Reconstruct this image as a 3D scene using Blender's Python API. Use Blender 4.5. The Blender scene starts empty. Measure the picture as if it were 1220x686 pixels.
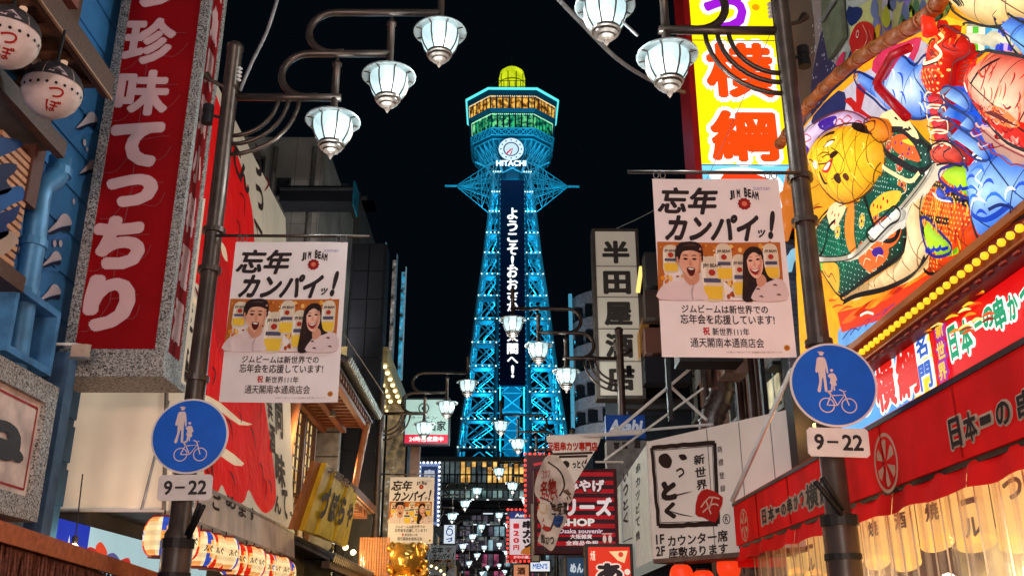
import bpy, math, random
from mathutils import Vector, Matrix, Euler, geometry
random.seed(7)
S = bpy.context.scene
R = math.radians
# ---------------------------------------------------------------- camera
PITCH, YAW, F, CX, CY = R(20), R(0.71), 1138.0, 610.0, 343.0
CAM = Vector((0, 0, 1.6))
cd = bpy.data.cameras.new('camera'); cam = bpy.data.objects.new('camera', cd)
S.collection.objects.link(cam); S.camera = cam
cam.location = CAM; cam.rotation_euler = (math.pi/2 + PITCH, 0, -YAW)
cd.sensor_width = 36; cd.lens = 36*F/1220; cd.clip_start = 0.05; cd.clip_end = 3000
CR = Euler(cam.rotation_euler).to_matrix()
# ---------------------------------------------------------------- night sky and exposure
w = bpy.data.worlds.new('World'); S.world = w; w.use_nodes = True
wn = w.node_tree.nodes; wl = w.node_tree.links
bg = wn['Background']; bg.inputs[0].default_value = (0.0009, 0.0022, 0.0036, 1); bg.inputs[1].default_value = 1.0
S.view_settings.view_transform = 'Standard'; S.view_settings.look = 'None'
S.view_settings.exposure = 0; S.view_settings.gamma = 1
S.cycles.use_denoising = True
S.cycles.max_bounces = 5; S.cycles.diffuse_bounces = 3; S.cycles.glossy_bounces = 3
S.cycles.transparent_max_bounces = 8
S.cycles.sample_clamp_indirect = 4
# ---------------------------------------------------------------- helpers
def ray(px, py): return (CR @ Vector(((px-CX)/F, (CY-py)/F, -1))).normalized()
def at(px, py, Y=None, X=None, Z=None):
    d = ray(px, py)
    t = (Y-CAM.y)/d.y if Y is not None else (X-CAM.x)/d.x if X is not None else (Z-CAM.z)/d.z
    return CAM + d*t
class PL:
    "a plane with in-plane axes u (reading direction) and v (up), n towards the viewer"
    def __init__(s, O, u, v=(0, 0, 1)):
        s.O = Vector(O); s.u = Vector(u).normalized(); v = Vector(v)
        s.v = (v - s.u*v.dot(s.u)).normalized(); s.n = s.u.cross(s.v)
    def uv(s, px, py):
        d = ray(px, py); t = (s.O-CAM).dot(s.n)/d.dot(s.n); p = CAM + d*t - s.O
        return (p.dot(s.u), p.dot(s.v))
    def pt(s, a, b, o=0.0): return s.O + s.u*a + s.v*b + s.n*o
def face(Y): return PL((0, Y, 0), (1, 0, 0))
def lwall(X): return PL((X, 0, 0), (0, 1, 0))
def rwall(X): return PL((X, 0, 0), (0, -1, 0))
def lin(c):
    if max(c) > 1.01 or isinstance(c[0], int): c = [x/255 for x in c]
    return tuple((x/12.92 if x <= 0.04045 else ((x+0.055)/1.055)**2.4) for x in c[:3])
WL = {}
def link(o): S.collection.objects.link(o); return o
def tag(o, label=None, cat=None, group=None, kind=None):
    if label: o['label'] = label
    if cat: o['category'] = cat
    if group: o['group'] = group
    if kind: o['kind'] = kind
    return o
def thing(name, label, cat, loc=(0, 0, 0), group=None):
    o = link(bpy.data.objects.new(name, None)); o.location = loc; o.empty_display_size = 0.2
    WL[o.name] = Vector(loc); return tag(o, label, cat, group)
class MB:
    def __init__(s): s.v = []; s.f = []; s.c = []; s.col = (1, 1, 1)
    def add(s, vs, fs, col=None):
        n = len(s.v); s.v += [tuple(p) for p in vs]
        for f in fs: s.f.append(tuple(i+n for i in f)); s.c.append(col or s.col)
        return s
    def obox(s, O, U, V, W):
        O, U, V, W = map(Vector, (O, U, V, W))
        p = [O, O+U, O+U+V, O+V, O+W, O+U+W, O+U+V+W, O+V+W]
        fs = [(0, 3, 2, 1), (4, 5, 6, 7), (0, 1, 5, 4), (1, 2, 6, 5), (2, 3, 7, 6), (3, 0, 4, 7)]
        if U.cross(V).dot(W) < 0: fs = [f[::-1] for f in fs]
        return s.add(p, fs)
    def box(s, x0, x1, y0, y1, z0, z1): return s.obox((x0, y0, z0), (x1-x0, 0, 0), (0, y1-y0, 0), (0, 0, z1-z0))
    def pbox(s, P, a0, b0, a1, b1, o0, o1):
        return s.obox(P.pt(a0, b0, o0), P.u*(a1-a0), P.v*(b1-b0), P.n*(o1-o0))
    def tube(s, pts, r, seg=8, cap=True):
        pts = [Vector(p) for p in pts]; n = len(pts); rs = r if isinstance(r, (list, tuple)) else [r]*n
        vs = []; up = None
        for i, p in enumerate(pts):
            t = ((pts[min(i+1, n-1)]-pts[max(i-1, 0)])).normalized()
            if up is None: up = Vector((0, 0, 1)) if abs(t.z) < .9 else Vector((0, 1, 0))
            a = (up - t*up.dot(t)).normalized(); b = t.cross(a); up = a
            for k in range(seg):
                q = 2*math.pi*k/seg; vs.append(p + (a*math.cos(q)+b*math.sin(q))*rs[i])
        fs = [(i*seg+k, i*seg+(k+1) % seg, (i+1)*seg+(k+1) % seg, (i+1)*seg+k) for i in range(n-1) for k in range(seg)]
        if cap: fs += [tuple(range(seg))[::-1], tuple(range((n-1)*seg, n*seg))]
        return s.add(vs, fs)
    def lathe(s, c, prof, seg=16, sx=1, sy=1, a0=0):
        c = Vector(c); vs = []
        for r, z in prof:
            for k in range(seg):
                q = 2*math.pi*(k+a0)/seg; vs.append(c+Vector((math.cos(q)*r*sx, math.sin(q)*r*sy, z)))
        fs = [(i*seg+k, (i+1)*seg+k, (i+1)*seg+(k+1) % seg, i*seg+(k+1) % seg) for i in range(len(prof)-1) for k in range(seg)]
        return s.add(vs, fs)
    def ball(s, c, r, seg=12, sc=(1, 1, 1)):
        return s.lathe(c, [(r*math.sin(math.pi*i/(seg//2)), -r*sc[2]*math.cos(math.pi*i/(seg//2))) for i in range(seg//2+1)], seg, sc[0], sc[1])
    def prism(s, P, pts, o0, o1):
        n = len(pts); vs = [P.pt(a, b, o0) for a, b in pts]+[P.pt(a, b, o1) for a, b in pts]
        tri = geometry.tessellate_polygon([[Vector((a, b, 0)) for a, b in pts]])
        fs = []
        for t in tri: fs += [t, tuple(i+n for i in t)]
        fs += [(i, (i+1) % n, (i+1) % n+n, i+n) for i in range(n)]
        return s.add(vs, fs)
    def quad(s, a, b, c, d): return s.add([a, b, c, d], [(0, 1, 2, 3)])
    def mesh(s, name, off=Vector(), colors=False, smooth=False):
        m = bpy.data.meshes.new(name)
        m.from_pydata([(x-off[0], y-off[1], z-off[2]) for x, y, z in s.v], [], s.f); m.update()
        if colors:
            ca = m.color_attributes.new('Col', 'FLOAT_COLOR', 'CORNER'); data = []
            for p, c in zip(m.polygons, s.c):
                if len(c) == 3 and not isinstance(c[0], (tuple, list)): data += [c[0], c[1], c[2], 1.0]*p.loop_total
                else:
                    for cc in c: data += [cc[0], cc[1], cc[2], 1.0]
            ca.data.foreach_set('color', data)
        if smooth: m.polygons.foreach_set('use_smooth', [True]*len(m.polygons))
        return m
    def build(s, name, mat, parent=None, smooth=False, colors=False, label=None, loc=None):
        off = WL[parent.name] if parent else Vector(loc or (0, 0, 0))
        o = link(bpy.data.objects.new(name, s.mesh(name, off, colors, smooth)))
        o.data.materials.append(mat); WL[o.name] = off
        if parent: o.parent = parent
        else: o.location = off
        if label: o['label'] = label
        return o
# ---- text as flat polygons
_tc = {}
def glyph(t, wt=0.0, shear=0.0):
    k = (t, round(wt, 4), shear)
    if k not in _tc:
        c = bpy.data.curves.new('t', 'FONT'); c.body = t; c.offset = wt; c.shear = shear
        c.resolution_u = 2 if len(t) > 1 else 3; c.fill_mode = 'FRONT'
        o = link(bpy.data.objects.new('t', c)); bpy.context.view_layer.update()
        m = bpy.data.meshes.new_from_object(o.evaluated_get(bpy.context.evaluated_depsgraph_get()))
        vs = [(v.co.x, v.co.y) for v in m.vertices]; fs = [tuple(p.vertices) for p in m.polygons]
        bpy.data.objects.remove(o); bpy.data.curves.remove(c); bpy.data.meshes.remove(m)
        xs = [v[0] for v in vs] or [0, 1]; ys = [v[1] for v in vs] or [0, 1]
        _tc[k] = (vs, fs, (min(xs), min(ys), max(xs), max(ys)))
    return _tc[k]
def smooth_poly(pts, n=4, closed=True):
    out = []; N = len(pts)
    for i in range(N if closed else N-1):
        g = lambda j: pts[j % N] if closed else pts[min(max(j, 0), N-1)]
        p0, p1, p2, p3 = g(i-1), g(i), g(i+1), g(i+2)
        for k in range(n):
            t = k/n
            out.append(tuple(.5*((2*p1[d])+(-p0[d]+p2[d])*t+(2*p0[d]-5*p1[d]+4*p2[d]-p3[d])*t*t+(-p0[d]+3*p1[d]-3*p2[d]+p3[d])*t**3) for d in (0, 1)))
    if not closed: out.append(tuple(pts[-1]))
    return out
class Art(MB):
    "flat print: coloured polygons a couple of millimetres apart on one plane"
    def __init__(s, P, step=0.002, base=0.003, fn=None): super().__init__(); s.P = P; s.step = step; s.base = base; s.fn = fn
    def q(s, a, b, L):
        if s.fn: return s.fn(a, b, s.base+L*s.step)
        return s.P.pt(a, b, s.base+L*s.step)
    def raw(s, pts, tris, col, L=0):
        c = lin(col); vs = [s.q(a, b, L) for a, b in pts]; return s.add(vs, tris, c)
    def poly(s, pts, col, L=0, sm=0):
        if sm: pts = smooth_poly(pts, sm)
        tri = geometry.tessellate_polygon([[Vector((a, b, 0)) for a, b in pts]])
        t2 = []
        for t in tri:
            (ax, ay), (bx, by), (cx, cy) = (pts[i] for i in t)
            t2.append(t if (bx-ax)*(cy-ay)-(by-ay)*(cx-ax) > 0 else t[::-1])
        return s.raw(pts, t2, col, L)
    def rect(s, a0, b0, a1, b1, col, L=0):
        a0, a1 = sorted((a0, a1)); b0, b1 = sorted((b0, b1))
        return s.raw([(a0, b0), (a1, b0), (a1, b1), (a0, b1)], [(0, 1, 2, 3)], col, L)
    def grad(s, a0, b0, a1, b1, c0, c1, L=0, horiz=False):
        c0, c1 = lin(c0), lin(c1)
        cs = (c0, c1, c1, c0) if horiz else (c0, c0, c1, c1)
        vs = [s.q(a, b, L) for a, b in ((a0, b0), (a1, b0), (a1, b1), (a0, b1))]
        s.add(vs, [(0, 1, 2, 3)]); s.c[-1] = cs; return s
    def disc(s, a, b, r, col, L=0, n=24, ry=None):
        ry = ry or r
        return s.raw([(a+r*math.cos(2*math.pi*k/n), b+ry*math.sin(2*math.pi*k/n)) for k in range(n)], [tuple(range(n))], col, L)
    def ring(s, a, b, r0, r1, col, L=0, n=32):
        pts = [(a+r*math.cos(2*math.pi*k/n), b+r*math.sin(2*math.pi*k/n)) for r in (r0, r1) for k in range(n)]
        return s.raw(pts, [(k, n+k, n+(k+1) % n, (k+1) % n) for k in range(n)], col, L)
    def line(s, pts, w, col, L=0, sm=0, taper=False):
        if sm: pts = smooth_poly(pts, sm, False)
        n = len(pts); vs = []
        for i, p in enumerate(pts):
            q0, q1 = pts[max(i-1, 0)], pts[min(i+1, n-1)]
            dx, dy = q1[0]-q0[0], q1[1]-q0[1]; l = math.hypot(dx, dy) or 1
            h = w/2*(math.sin(math.pi*(i+.4)/(n-.2)) if taper else 1)
            vs += [(p[0]+dy/l*h, p[1]-dx/l*h), (p[0]-dy/l*h, p[1]+dx/l*h)]
        return s.raw(vs, [(2*i, 2*i+2, 2*i+3, 2*i+1) for i in range(n-1)], col, L)
    def text(s, t, a0, b0, a1, b1, col, L=0, wt=0.02, shear=0, skew=0):
        "fit the string's own outline into the box"
        a0, a1 = sorted((a0, a1)); b0, b1 = sorted((b0, b1))
        vs, fs, (x0, y0, x1, y1) = glyph(t, 0, shear)
        if t in '一ー・。、':
            m = .5*(y0+y1); h = max(y1-y0, .45); y0, y1 = m-h/2, m+h/2
            m = .5*(x0+x1); h = max(x1-x0, .45); x0, x1 = m-h/2, m+h/2
        kx = (a1-a0)/max(x1-x0+2*wt, 1e-4); ky = (b1-b0)/max(y1-y0+2*wt, 1e-4); x0 -= wt; y0 -= wt
        sh = [(0, 0)]
        if wt > .004:                        # heavier strokes: the same outline laid down again, nudged round a circle
            nn = 4 if wt < .024 else 8 if wt < .05 else 12
            sh += [(wt*math.cos(2*math.pi*(k+.5)/nn), wt*math.sin(2*math.pi*(k+.5)/nn)) for k in range(nn)]
            if wt > .06: sh += [(wt*.5*math.cos(2*math.pi*k/6), wt*.5*math.sin(2*math.pi*k/6)) for k in range(6)]
        for i, (dx, dy) in enumerate(sh):
            s.raw([(a0+(x+dx-x0)*kx, b0+(y+dy-y0)*ky+skew*(x-x0)*kx) for x, y in vs], fs, col, L+i*.04)
        return s
    def column(s, t, ac, b_top, wch, hch, col, L=0, wt=0.02, gap=0.12):
        for i, ch in enumerate(t):
            s.text(ch, ac-wch/2, b_top-(i+1)*hch+hch*gap/2, ac+wch/2, b_top-i*hch-hch*gap/2, col, L, wt)
    # the same in photo pixels, mapped to this plane
    def U(s, *p): return s.P.uv(*p)
    def ppoly(s, pts, col, L=0, sm=0): return s.poly([s.U(*p) for p in pts], col, L, sm)
    def pline(s, pts, w, col, L=0, sm=0, taper=False): return s.line([s.U(*p) for p in pts], w, col, L, sm, taper)
    def ptext(s, t, x0, y0, x1, y1, col, L=0, wt=0.02, shear=0):
        "x/y: top left and bottom right pixel of the box, measured at its centre lines"
        xm, ym = (x0+x1)/2, (y0+y1)/2
        a0 = s.U(x0, ym)[0]; a1 = s.U(x1, ym)[0]; b1 = s.U(xm, y0)[1]; b0 = s.U(xm, y1)[1]
        return s.text(t, a0, b0, a1, b1, col, L, wt, shear)
    def done(s, name, mat, parent=None, label=None): return s.build(name, mat, parent, colors=True, label=label)
def P2(P, px, py): return P.uv(px, py)
def rootloc(p): return Vector(p)
def copy_tree(o, parent=None):
    c = o.copy(); S.collection.objects.link(c); c.parent = parent; WL[c.name] = WL.get(o.name, Vector())
    if parent is not None: c.matrix_parent_inverse = o.matrix_parent_inverse
    for ch in list(o.children): copy_tree(ch, c)
    return c
# ---------------------------------------------------------------- materials
def nodes(name):
    m = bpy.data.materials.new(name); m.use_nodes = True
    n = m.node_tree.nodes; return m, n, m.node_tree.links, n['Principled BSDF']
def noise_mix(n, l, c0, c1, scale, lo=.35, hi=.65, detail=4, coord='Object', dist=0.0, map_scale=None):
    tc = n.new('ShaderNodeTexCoord'); nz = n.new('ShaderNodeTexNoise'); nz.inputs['Scale'].default_value = scale
    nz.inputs['Detail'].default_value = detail; nz.inputs['Distortion'].default_value = dist
    if map_scale:
        mp = n.new('ShaderNodeMapping'); mp.inputs['Scale'].default_value = map_scale
        l.new(tc.outputs[coord], mp.inputs[0]); l.new(mp.outputs[0], nz.inputs[0])
    else: l.new(tc.outputs[coord], nz.inputs[0])
    cr = n.new('ShaderNodeValToRGB'); e = cr.color_ramp.elements
    e[0].position = lo; e[1].position = hi; e[0].color = (*c0, 1); e[1].color = (*c1, 1)
    l.new(nz.outputs['Fac'], cr.inputs[0]); return cr, nz
def M(name, col, rough=.6, metal=0.0, var=.25, scale=6, bump=0.0, bscale=60, map_scale=None, emit=0):
    m, n, l, b = nodes(name); c = lin(col) if max(col) > 1.01 else tuple(col)
    cr, nz = noise_mix(n, l, tuple(x*(1-var) for x in c), tuple(min(1, x*(1+var)) for x in c), scale, map_scale=map_scale)
    l.new(cr.outputs[0], b.inputs['Base Color']); b.inputs['Roughness'].default_value = rough
    b.inputs['Metallic'].default_value = metal
    if not metal: b.inputs['Specular IOR Level'].default_value = .22
    if bump:
        n2 = n.new('ShaderNodeTexNoise'); n2.inputs['Scale'].default_value = bscale
        tc = n.new('ShaderNodeTexCoord'); l.new(tc.outputs['Object'], n2.inputs[0])
        bp = n.new('ShaderNodeBump'); bp.inputs['Strength'].default_value = bump; bp.inputs['Distance'].default_value = .02
        l.new(n2.outputs['Fac'], bp.inputs['Height']); l.new(bp.outputs[0], b.inputs['Normal'])
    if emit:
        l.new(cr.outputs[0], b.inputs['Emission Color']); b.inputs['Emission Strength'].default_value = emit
    return m
def EM(name, col, st, base=.3):
    m, n, l, b = nodes(name); c = lin(col) if max(col) > 1.01 else tuple(col)
    b.inputs['Base Color'].default_value = (*[x*base for x in c], 1); b.inputs['Emission Color'].default_value = (*c, 1)
    b.inputs['Emission Strength'].default_value = st; b.inputs['Roughness'].default_value = .4
    return m
_am = {}
def ART(st=0.0, rough=.6, base=1.0, mott=.12, scale=3.0, name=None, gam=1.0, wrinkle=0.0):
    "print that takes its colour from the mesh; st > 0 is a backlit face"
    k = (st, rough, base, mott, scale, gam, wrinkle)
    if k in _am: return _am[k]
    m, n, l, b = nodes(name or ('backlit_print' if st else 'print'))
    a = n.new('ShaderNodeAttribute'); a.attribute_name = 'Col'
    cr, nz = noise_mix(n, l, (1-mott,)*3, (1, 1, 1), scale, .3, .7, 5)
    mx = n.new('ShaderNodeMix'); mx.data_type = 'RGBA'; mx.blend_type = 'MULTIPLY'; mx.inputs[0].default_value = 1
    if gam != 1.0:
        gm = n.new('ShaderNodeGamma'); gm.inputs[1].default_value = gam; l.new(a.outputs['Color'], gm.inputs[0]); l.new(gm.outputs[0], mx.inputs[6])
    else: l.new(a.outputs['Color'], mx.inputs[6])
    b.inputs['Specular IOR Level'].default_value = .25
    if wrinkle:
        tw_ = n.new('ShaderNodeTexCoord'); wz = n.new('ShaderNodeTexNoise'); wz.inputs['Scale'].default_value = 2.2; wz.inputs['Distortion'].default_value = 1.5; wz.inputs['Detail'].default_value = 2
        l.new(tw_.outputs['Object'], wz.inputs[0]); bp = n.new('ShaderNodeBump'); bp.inputs['Strength'].default_value = wrinkle; bp.inputs['Distance'].default_value = .08
        l.new(wz.outputs['Fac'], bp.inputs['Height']); l.new(bp.outputs[0], b.inputs['Normal'])
    l.new(cr.outputs[0], mx.inputs[7])
    m2 = n.new('ShaderNodeMix'); m2.data_type = 'RGBA'; m2.blend_type = 'MULTIPLY'; m2.inputs[0].default_value = 1
    l.new(mx.outputs[2], m2.inputs[6]); m2.inputs[7].default_value = (base, base, base, 1)
    l.new(m2.outputs[2], b.inputs['Base Color']); b.inputs['Roughness'].default_value = rough
    if st:
        l.new(mx.outputs[2], b.inputs['Emission Color']); b.inputs['Emission Strength'].default_value = st
    _am[k] = m; return m
def granite():
    m, n, l, b = nodes('speckled_granite')
    tc = n.new('ShaderNodeTexCoord'); vo = n.new('ShaderNodeTexVoronoi'); vo.inputs['Scale'].default_value = 105
    l.new(tc.outputs['Object'], vo.inputs[0]); cr = n.new('ShaderNodeValToRGB'); cr.color_ramp.interpolation = 'CONSTANT'
    sp = n.new('ShaderNodeSeparateColor'); l.new(vo.outputs['Color'], sp.inputs[0]); l.new(sp.outputs[0], cr.inputs[0])
    e = cr.color_ramp.elements; e[0].position = 0; e[0].color = (.03, .03, .028, 1); e[1].position = .22; e[1].color = (.22, .21, .19, 1)
    for p, c in ((.5, .36), (.78, .5)):
        x = e.new(p); x.color = (c, c*.96, c*.9, 1)
    l.new(cr.outputs[0], b.inputs['Base Color']); b.inputs['Roughness'].default_value = .5; return m
def wood(name, c0, c1, sc=(1, 12, 12), emit=0):
    m, n, l, b = nodes(name)
    cr, nz = noise_mix(n, l, lin(c0), lin(c1), 3, .3, .7, 6, dist=.6, map_scale=sc)
    l.new(cr.outputs[0], b.inputs['Base Color']); b.inputs['Roughness'].default_value = .55; return m
m_post = M('brown_post_paint', (.085, .06, .048), .33, .55, .2, 8)
m_dark = M('dark_metal', (.02, .02, .022), .45, .4, .2)
m_black = M('black_paint', (.012, .012, .013), .5, 0, .3)
m_steel = M('grey_steel', (.32, .32, .33), .35, .8, .2)
m_white = M('white_paint', (.75, .73, .7), .45, 0, .1)
m_asph = M('asphalt', (.05, .05, .052), .8, 0, .3, 3, .4)
m_pave = M('pavement', (.22, .2, .19), .8, 0, .25, 2, .3)
m_conc = M('concrete', (.16, .152, .14), .85, 0, .3, .9, .3, 12)
m_conc2 = M('dark_concrete', (.07, .068, .07), .85, 0, .3, .7, .2, 12)
m_gran = granite()
m_woodd = wood('dark_wood', (60, 36, 22), (95, 60, 38))
m_woodl = wood('warm_wood', (140, 84, 44), (188, 122, 70))
m_cloth = ART(0, .8, 1, .06, 3, 'banner_print', 1, .5)
m_blue = M('blue_painted_wall', (.035, .16, .36), .5, 0, .25, 1.5, .2, 8)
m_glassd = M('dark_glass', (.02, .025, .03), .12, 0, .2)
# ---------------------------------------------------------------- ground
def struct(name, mb, mat): return tag(mb.build(name, mat), kind='structure')
struct('ground', MB().quad((-600, -300, -.004), (600, -300, -.004), (600, 900, -.004), (-600, 900, -.004)), M('earth', (.06, .058, .055), .9))
struct('road', MB().quad((-3.2, -20, 0), (3.2, -20, 0), (3.2, 190, 0), (-3.2, 190, 0)), m_asph)
struct('pavement', MB().box(-5, -3.2, -20, 110, 0, .12), m_pave)
struct('pavement', MB().box(3.2, 5, -20, 110, 0, .12), m_pave)
# ================================================================ lamp posts
m_lens = EM('lamp_glass', (.62, .86, .9), .95, .5); m_lens.node_tree.nodes['Principled BSDF'].inputs['Alpha'].default_value = .72
m_glow = EM('lamp_bulb', (.9, 1, 1), 6, .5)
m_shade = M('lamp_shade_enamel', (.33, .37, .37), .4, .2, .2)
YL, YR = 7.62, 6.55
PXL = at(222, 560, Y=YL).x
PXR = at(998, 560, Y=YR).x
def make_post():
    base = Vector((PXL, YL, 0)); t = thing('lamp_post', 'x', 'lamp post', base, 'brown lamp posts along the street')
    p = lambda x, y: at(x, y, Y=YL)
    top = p(279, 52).z
    MB().lathe(base, [(.16, 0), (.16, .06), (.12, .12), (.115, 2.28), (.108, 2.3), (.108, 2.34), (.086, 2.38), (.082, 3.2), (.072, 4.2), (.07, top-.08), (.078, top-.07), (.078, top-.03), (.05, top), (0, top+.02)], 20).build('pole', m_post, t, True)
    for z in (2.3, 3.55, 4.86, 4.5):
        MB().lathe(base+Vector((0, 0, z)), [(.075, 0), (.098, 0), (.098, .045), (.075, .045)], 16).build('clamp', m_post, t)
    za = p(330, 116).z
    A = lambda pts, r, nm, n=5: MB().tube([p(*q) for q in smooth_poly(pts, n, False)], r, 10).build(nm, m_post, t, True)
    xe = p(402, 118)
    MB().tube([(base.x, YL, za), (xe.x+.03, YL, za)], .036, 10).build('arm', m_post, t, True)
    zb = p(430, 64).z; zc_ = p(450, 15).z
    def U(x0, x1, xl, z0, z1, nm):
        pts = [Vector((x0, YL, z0+.01))]
        h = z1-z0; cx = xl+h/2
        for k in range(13):
            a = -math.pi/2-math.pi*k/12; pts.append(Vector((cx+h/2*1.05*math.cos(a), YL, z0+h/2+h/2*math.sin(a)*.98)))
        pts.append(Vector((x1, YL, z1))); MB().tube(pts, .034, 10).build(nm, m_post, t, True)
    U(p(378, 116).x, p(466, 64).x, p(337, 90).x, za, zb, 'arm')
    U(p(410, 64).x, p(526, 16).x, p(370, 38).x, zb, zc_, 'arm')
    ra = (p(357, 121), p(344, 120), p(332, 119)); zs = (p(273, 184).z, p(275, 172).z, p(277, 162).z)
    for q, z in zip(ra, zs):
        w_ = q.x-base.x; h = za-z; pts = []
        for k in range(9):
            a = math.pi/2*k/8; pts.append(Vector((base.x+.05+(w_-.05)*math.sin(a), YL, z+h*(1-math.cos(a)))))
        MB().tube(pts, .02, 8).build('brace', m_post, t, True)
    MB().tube([base+Vector((-.02, -.03, top-.5)), base+Vector((-.16, -.06, top-.44)), base+Vector((-.22, -.06, top-.38))], [.018, .02, .04], 8).build('clip', m_post, t)
    s = MB(); c = base+Vector((-.16, -.05, p(250, 140).z))
    s.lathe(c, [(0, -.09), (.05, -.09), (.05, -.02), (.042, -.018), (.042, .02), (.05, .022), (.05, .09), (0, .09)], 12); s.tube([c, c+Vector((.12, .02, -.02))], .014)
    s.build('speaker', m_black, t)
    s = MB(); c = base+Vector((.07, -.03, top-.42))
    for k in range(4): s.lathe(c+Vector((.0, 0, k*.04)), [(.0, 0), (.03, .01), (.0, .035)], 8)
    s.build('insulator', m_white, t)
    for xx, zb_, zt in ((p(400, 100).x, p(398, 136).z, p(402, 68).z), (p(465, 60).x, p(464, 83).z, p(466, 20).z), (p(525, 15).x, p(524, 31).z, p(525, 31).z+p(466, 20).z-p(464, 83).z)):
        c = Vector((xx, YL, zb_))
        l = MB().lathe(c, [(.05, -.01), (.045, .03), (.034, .05), (.034, zt-zb_-.1), (.045, zt-zb_-.095), (.045, zt-zb_-.07), (.03, zt-zb_-.06), (0, zt-zb_+.02)], 12).build('hanger', m_post, t, True)
        MB().lathe(c, [(.05, .01), (.12, -.02), (.245, -.062), (.25, -.078), (.235, -.078), (.15, -.06), (0, -.05)], 24).build('shade', m_shade, l, True)
        r = MB().lathe(c, [(.168, -.072), (.176, -.105), (.172, -.17), (.15, -.235), (.115, -.29), (.09, -.31)], 24).build('glass', m_lens, l, True)
        MB().lathe(c, [(0, -.08), (.05, -.09), (.075, -.15), (.06, -.22), (0, -.25)], 12).build('bulb', m_glow, l, True)
        s = MB()
        for k in range(8):
            a = 2*math.pi*(k+.5)/8; d = Vector((math.cos(a), math.sin(a), 0))
            s.tube([c+d*q+Vector((0, 0, z)) for q, z in ((.235, -.078), (.18, -.08), (.182, -.12), (.178, -.17), (.156, -.235), (.122, -.29), (.09, -.32))], .0075, 5)
        s.build('cage', m_post, l)
        MB().lathe(c, [(.1, -.29), (.118, -.3), (.118, -.322), (.1, -.33), (.1, -.35), (.075, -.365), (.07, -.38), (.045, -.395), (.03, -.41), (.02, -.43), (0, -.462)], 24).build('finial', m_post, l)
    return t
post = make_post()
lamp_pts = [(p.x-PXL, p.z-.55) for p in (at(398, 136, Y=YL), at(464, 83, Y=YL), at(524, 31, Y=YL))]
def lights_for(o, flip, only=None, power=26):
    for i, (dx, z) in enumerate(lamp_pts):
        if only is not None and i not in only: continue
        d = bpy.data.lights.new('lamp_light', 'POINT'); d.energy = power; d.color = (.82, .98, 1); d.shadow_soft_size = .1
        x = bpy.data.objects.new('lamp_light', d); link(x); x.parent = o; x.location = (dx, 0, z)
LY = [YL, 20.8, 37.2, 50, 62, 80]
RY = [YR, 16.3, 25.1, 32.6, 45, 60, 78]
LX = [0, -.15, -.3, -.35, -.4, -.4, -.4]; RX = [-.03, -.2, -.4, -.45, -.45, -.45, -.45, -.45]
ordn = ['nearest', 'second', 'third', 'fourth', 'fifth', 'sixth', 'seventh', 'eighth', 'ninth']
posts = []
for i, y in enumerate(LY):
    o = post if i == 0 else copy_tree(post)
    o.location = (PXL+LX[i], y, 0)
    o['label'] = ('brown lamp post with three lanterns beside the red vertical sign, nearest on the left' if i == 0 else
                  ordn[i]+' brown lamp post on the left side of the street, three hanging lanterns')
    posts.append(o)
    lights_for(o, False, power=26 if i < 4 else 14, only=None if i < 3 else (1,))
for i, y in enumerate(RY):
    o = copy_tree(post); o.location = (PXR+RX[i], y, 0); o.rotation_euler = (0, 0, math.pi)
    o['label'] = ('brown lamp post with three lanterns in front of the red awning, nearest on the right' if i == 0 else
                  ordn[i]+' brown lamp post on the right side of the street, three hanging lanterns')
    posts.append(o); lights_for(o, True, power=26 if i < 4 else 14, only=None if i < 3 else (1,))
# the row goes on behind the camera
for x, y, fl, side in ((PXL, -4.6, 0, 'left'), (PXR, -3.6, 1, 'right')):
    o = copy_tree(post); o.location = (x, y, 0); o.rotation_euler = (0, 0, math.pi*fl)
    o['label'] = 'brown lamp post behind the camera, %s side of the street' % side
    lights_for(o, fl, power=60)
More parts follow.
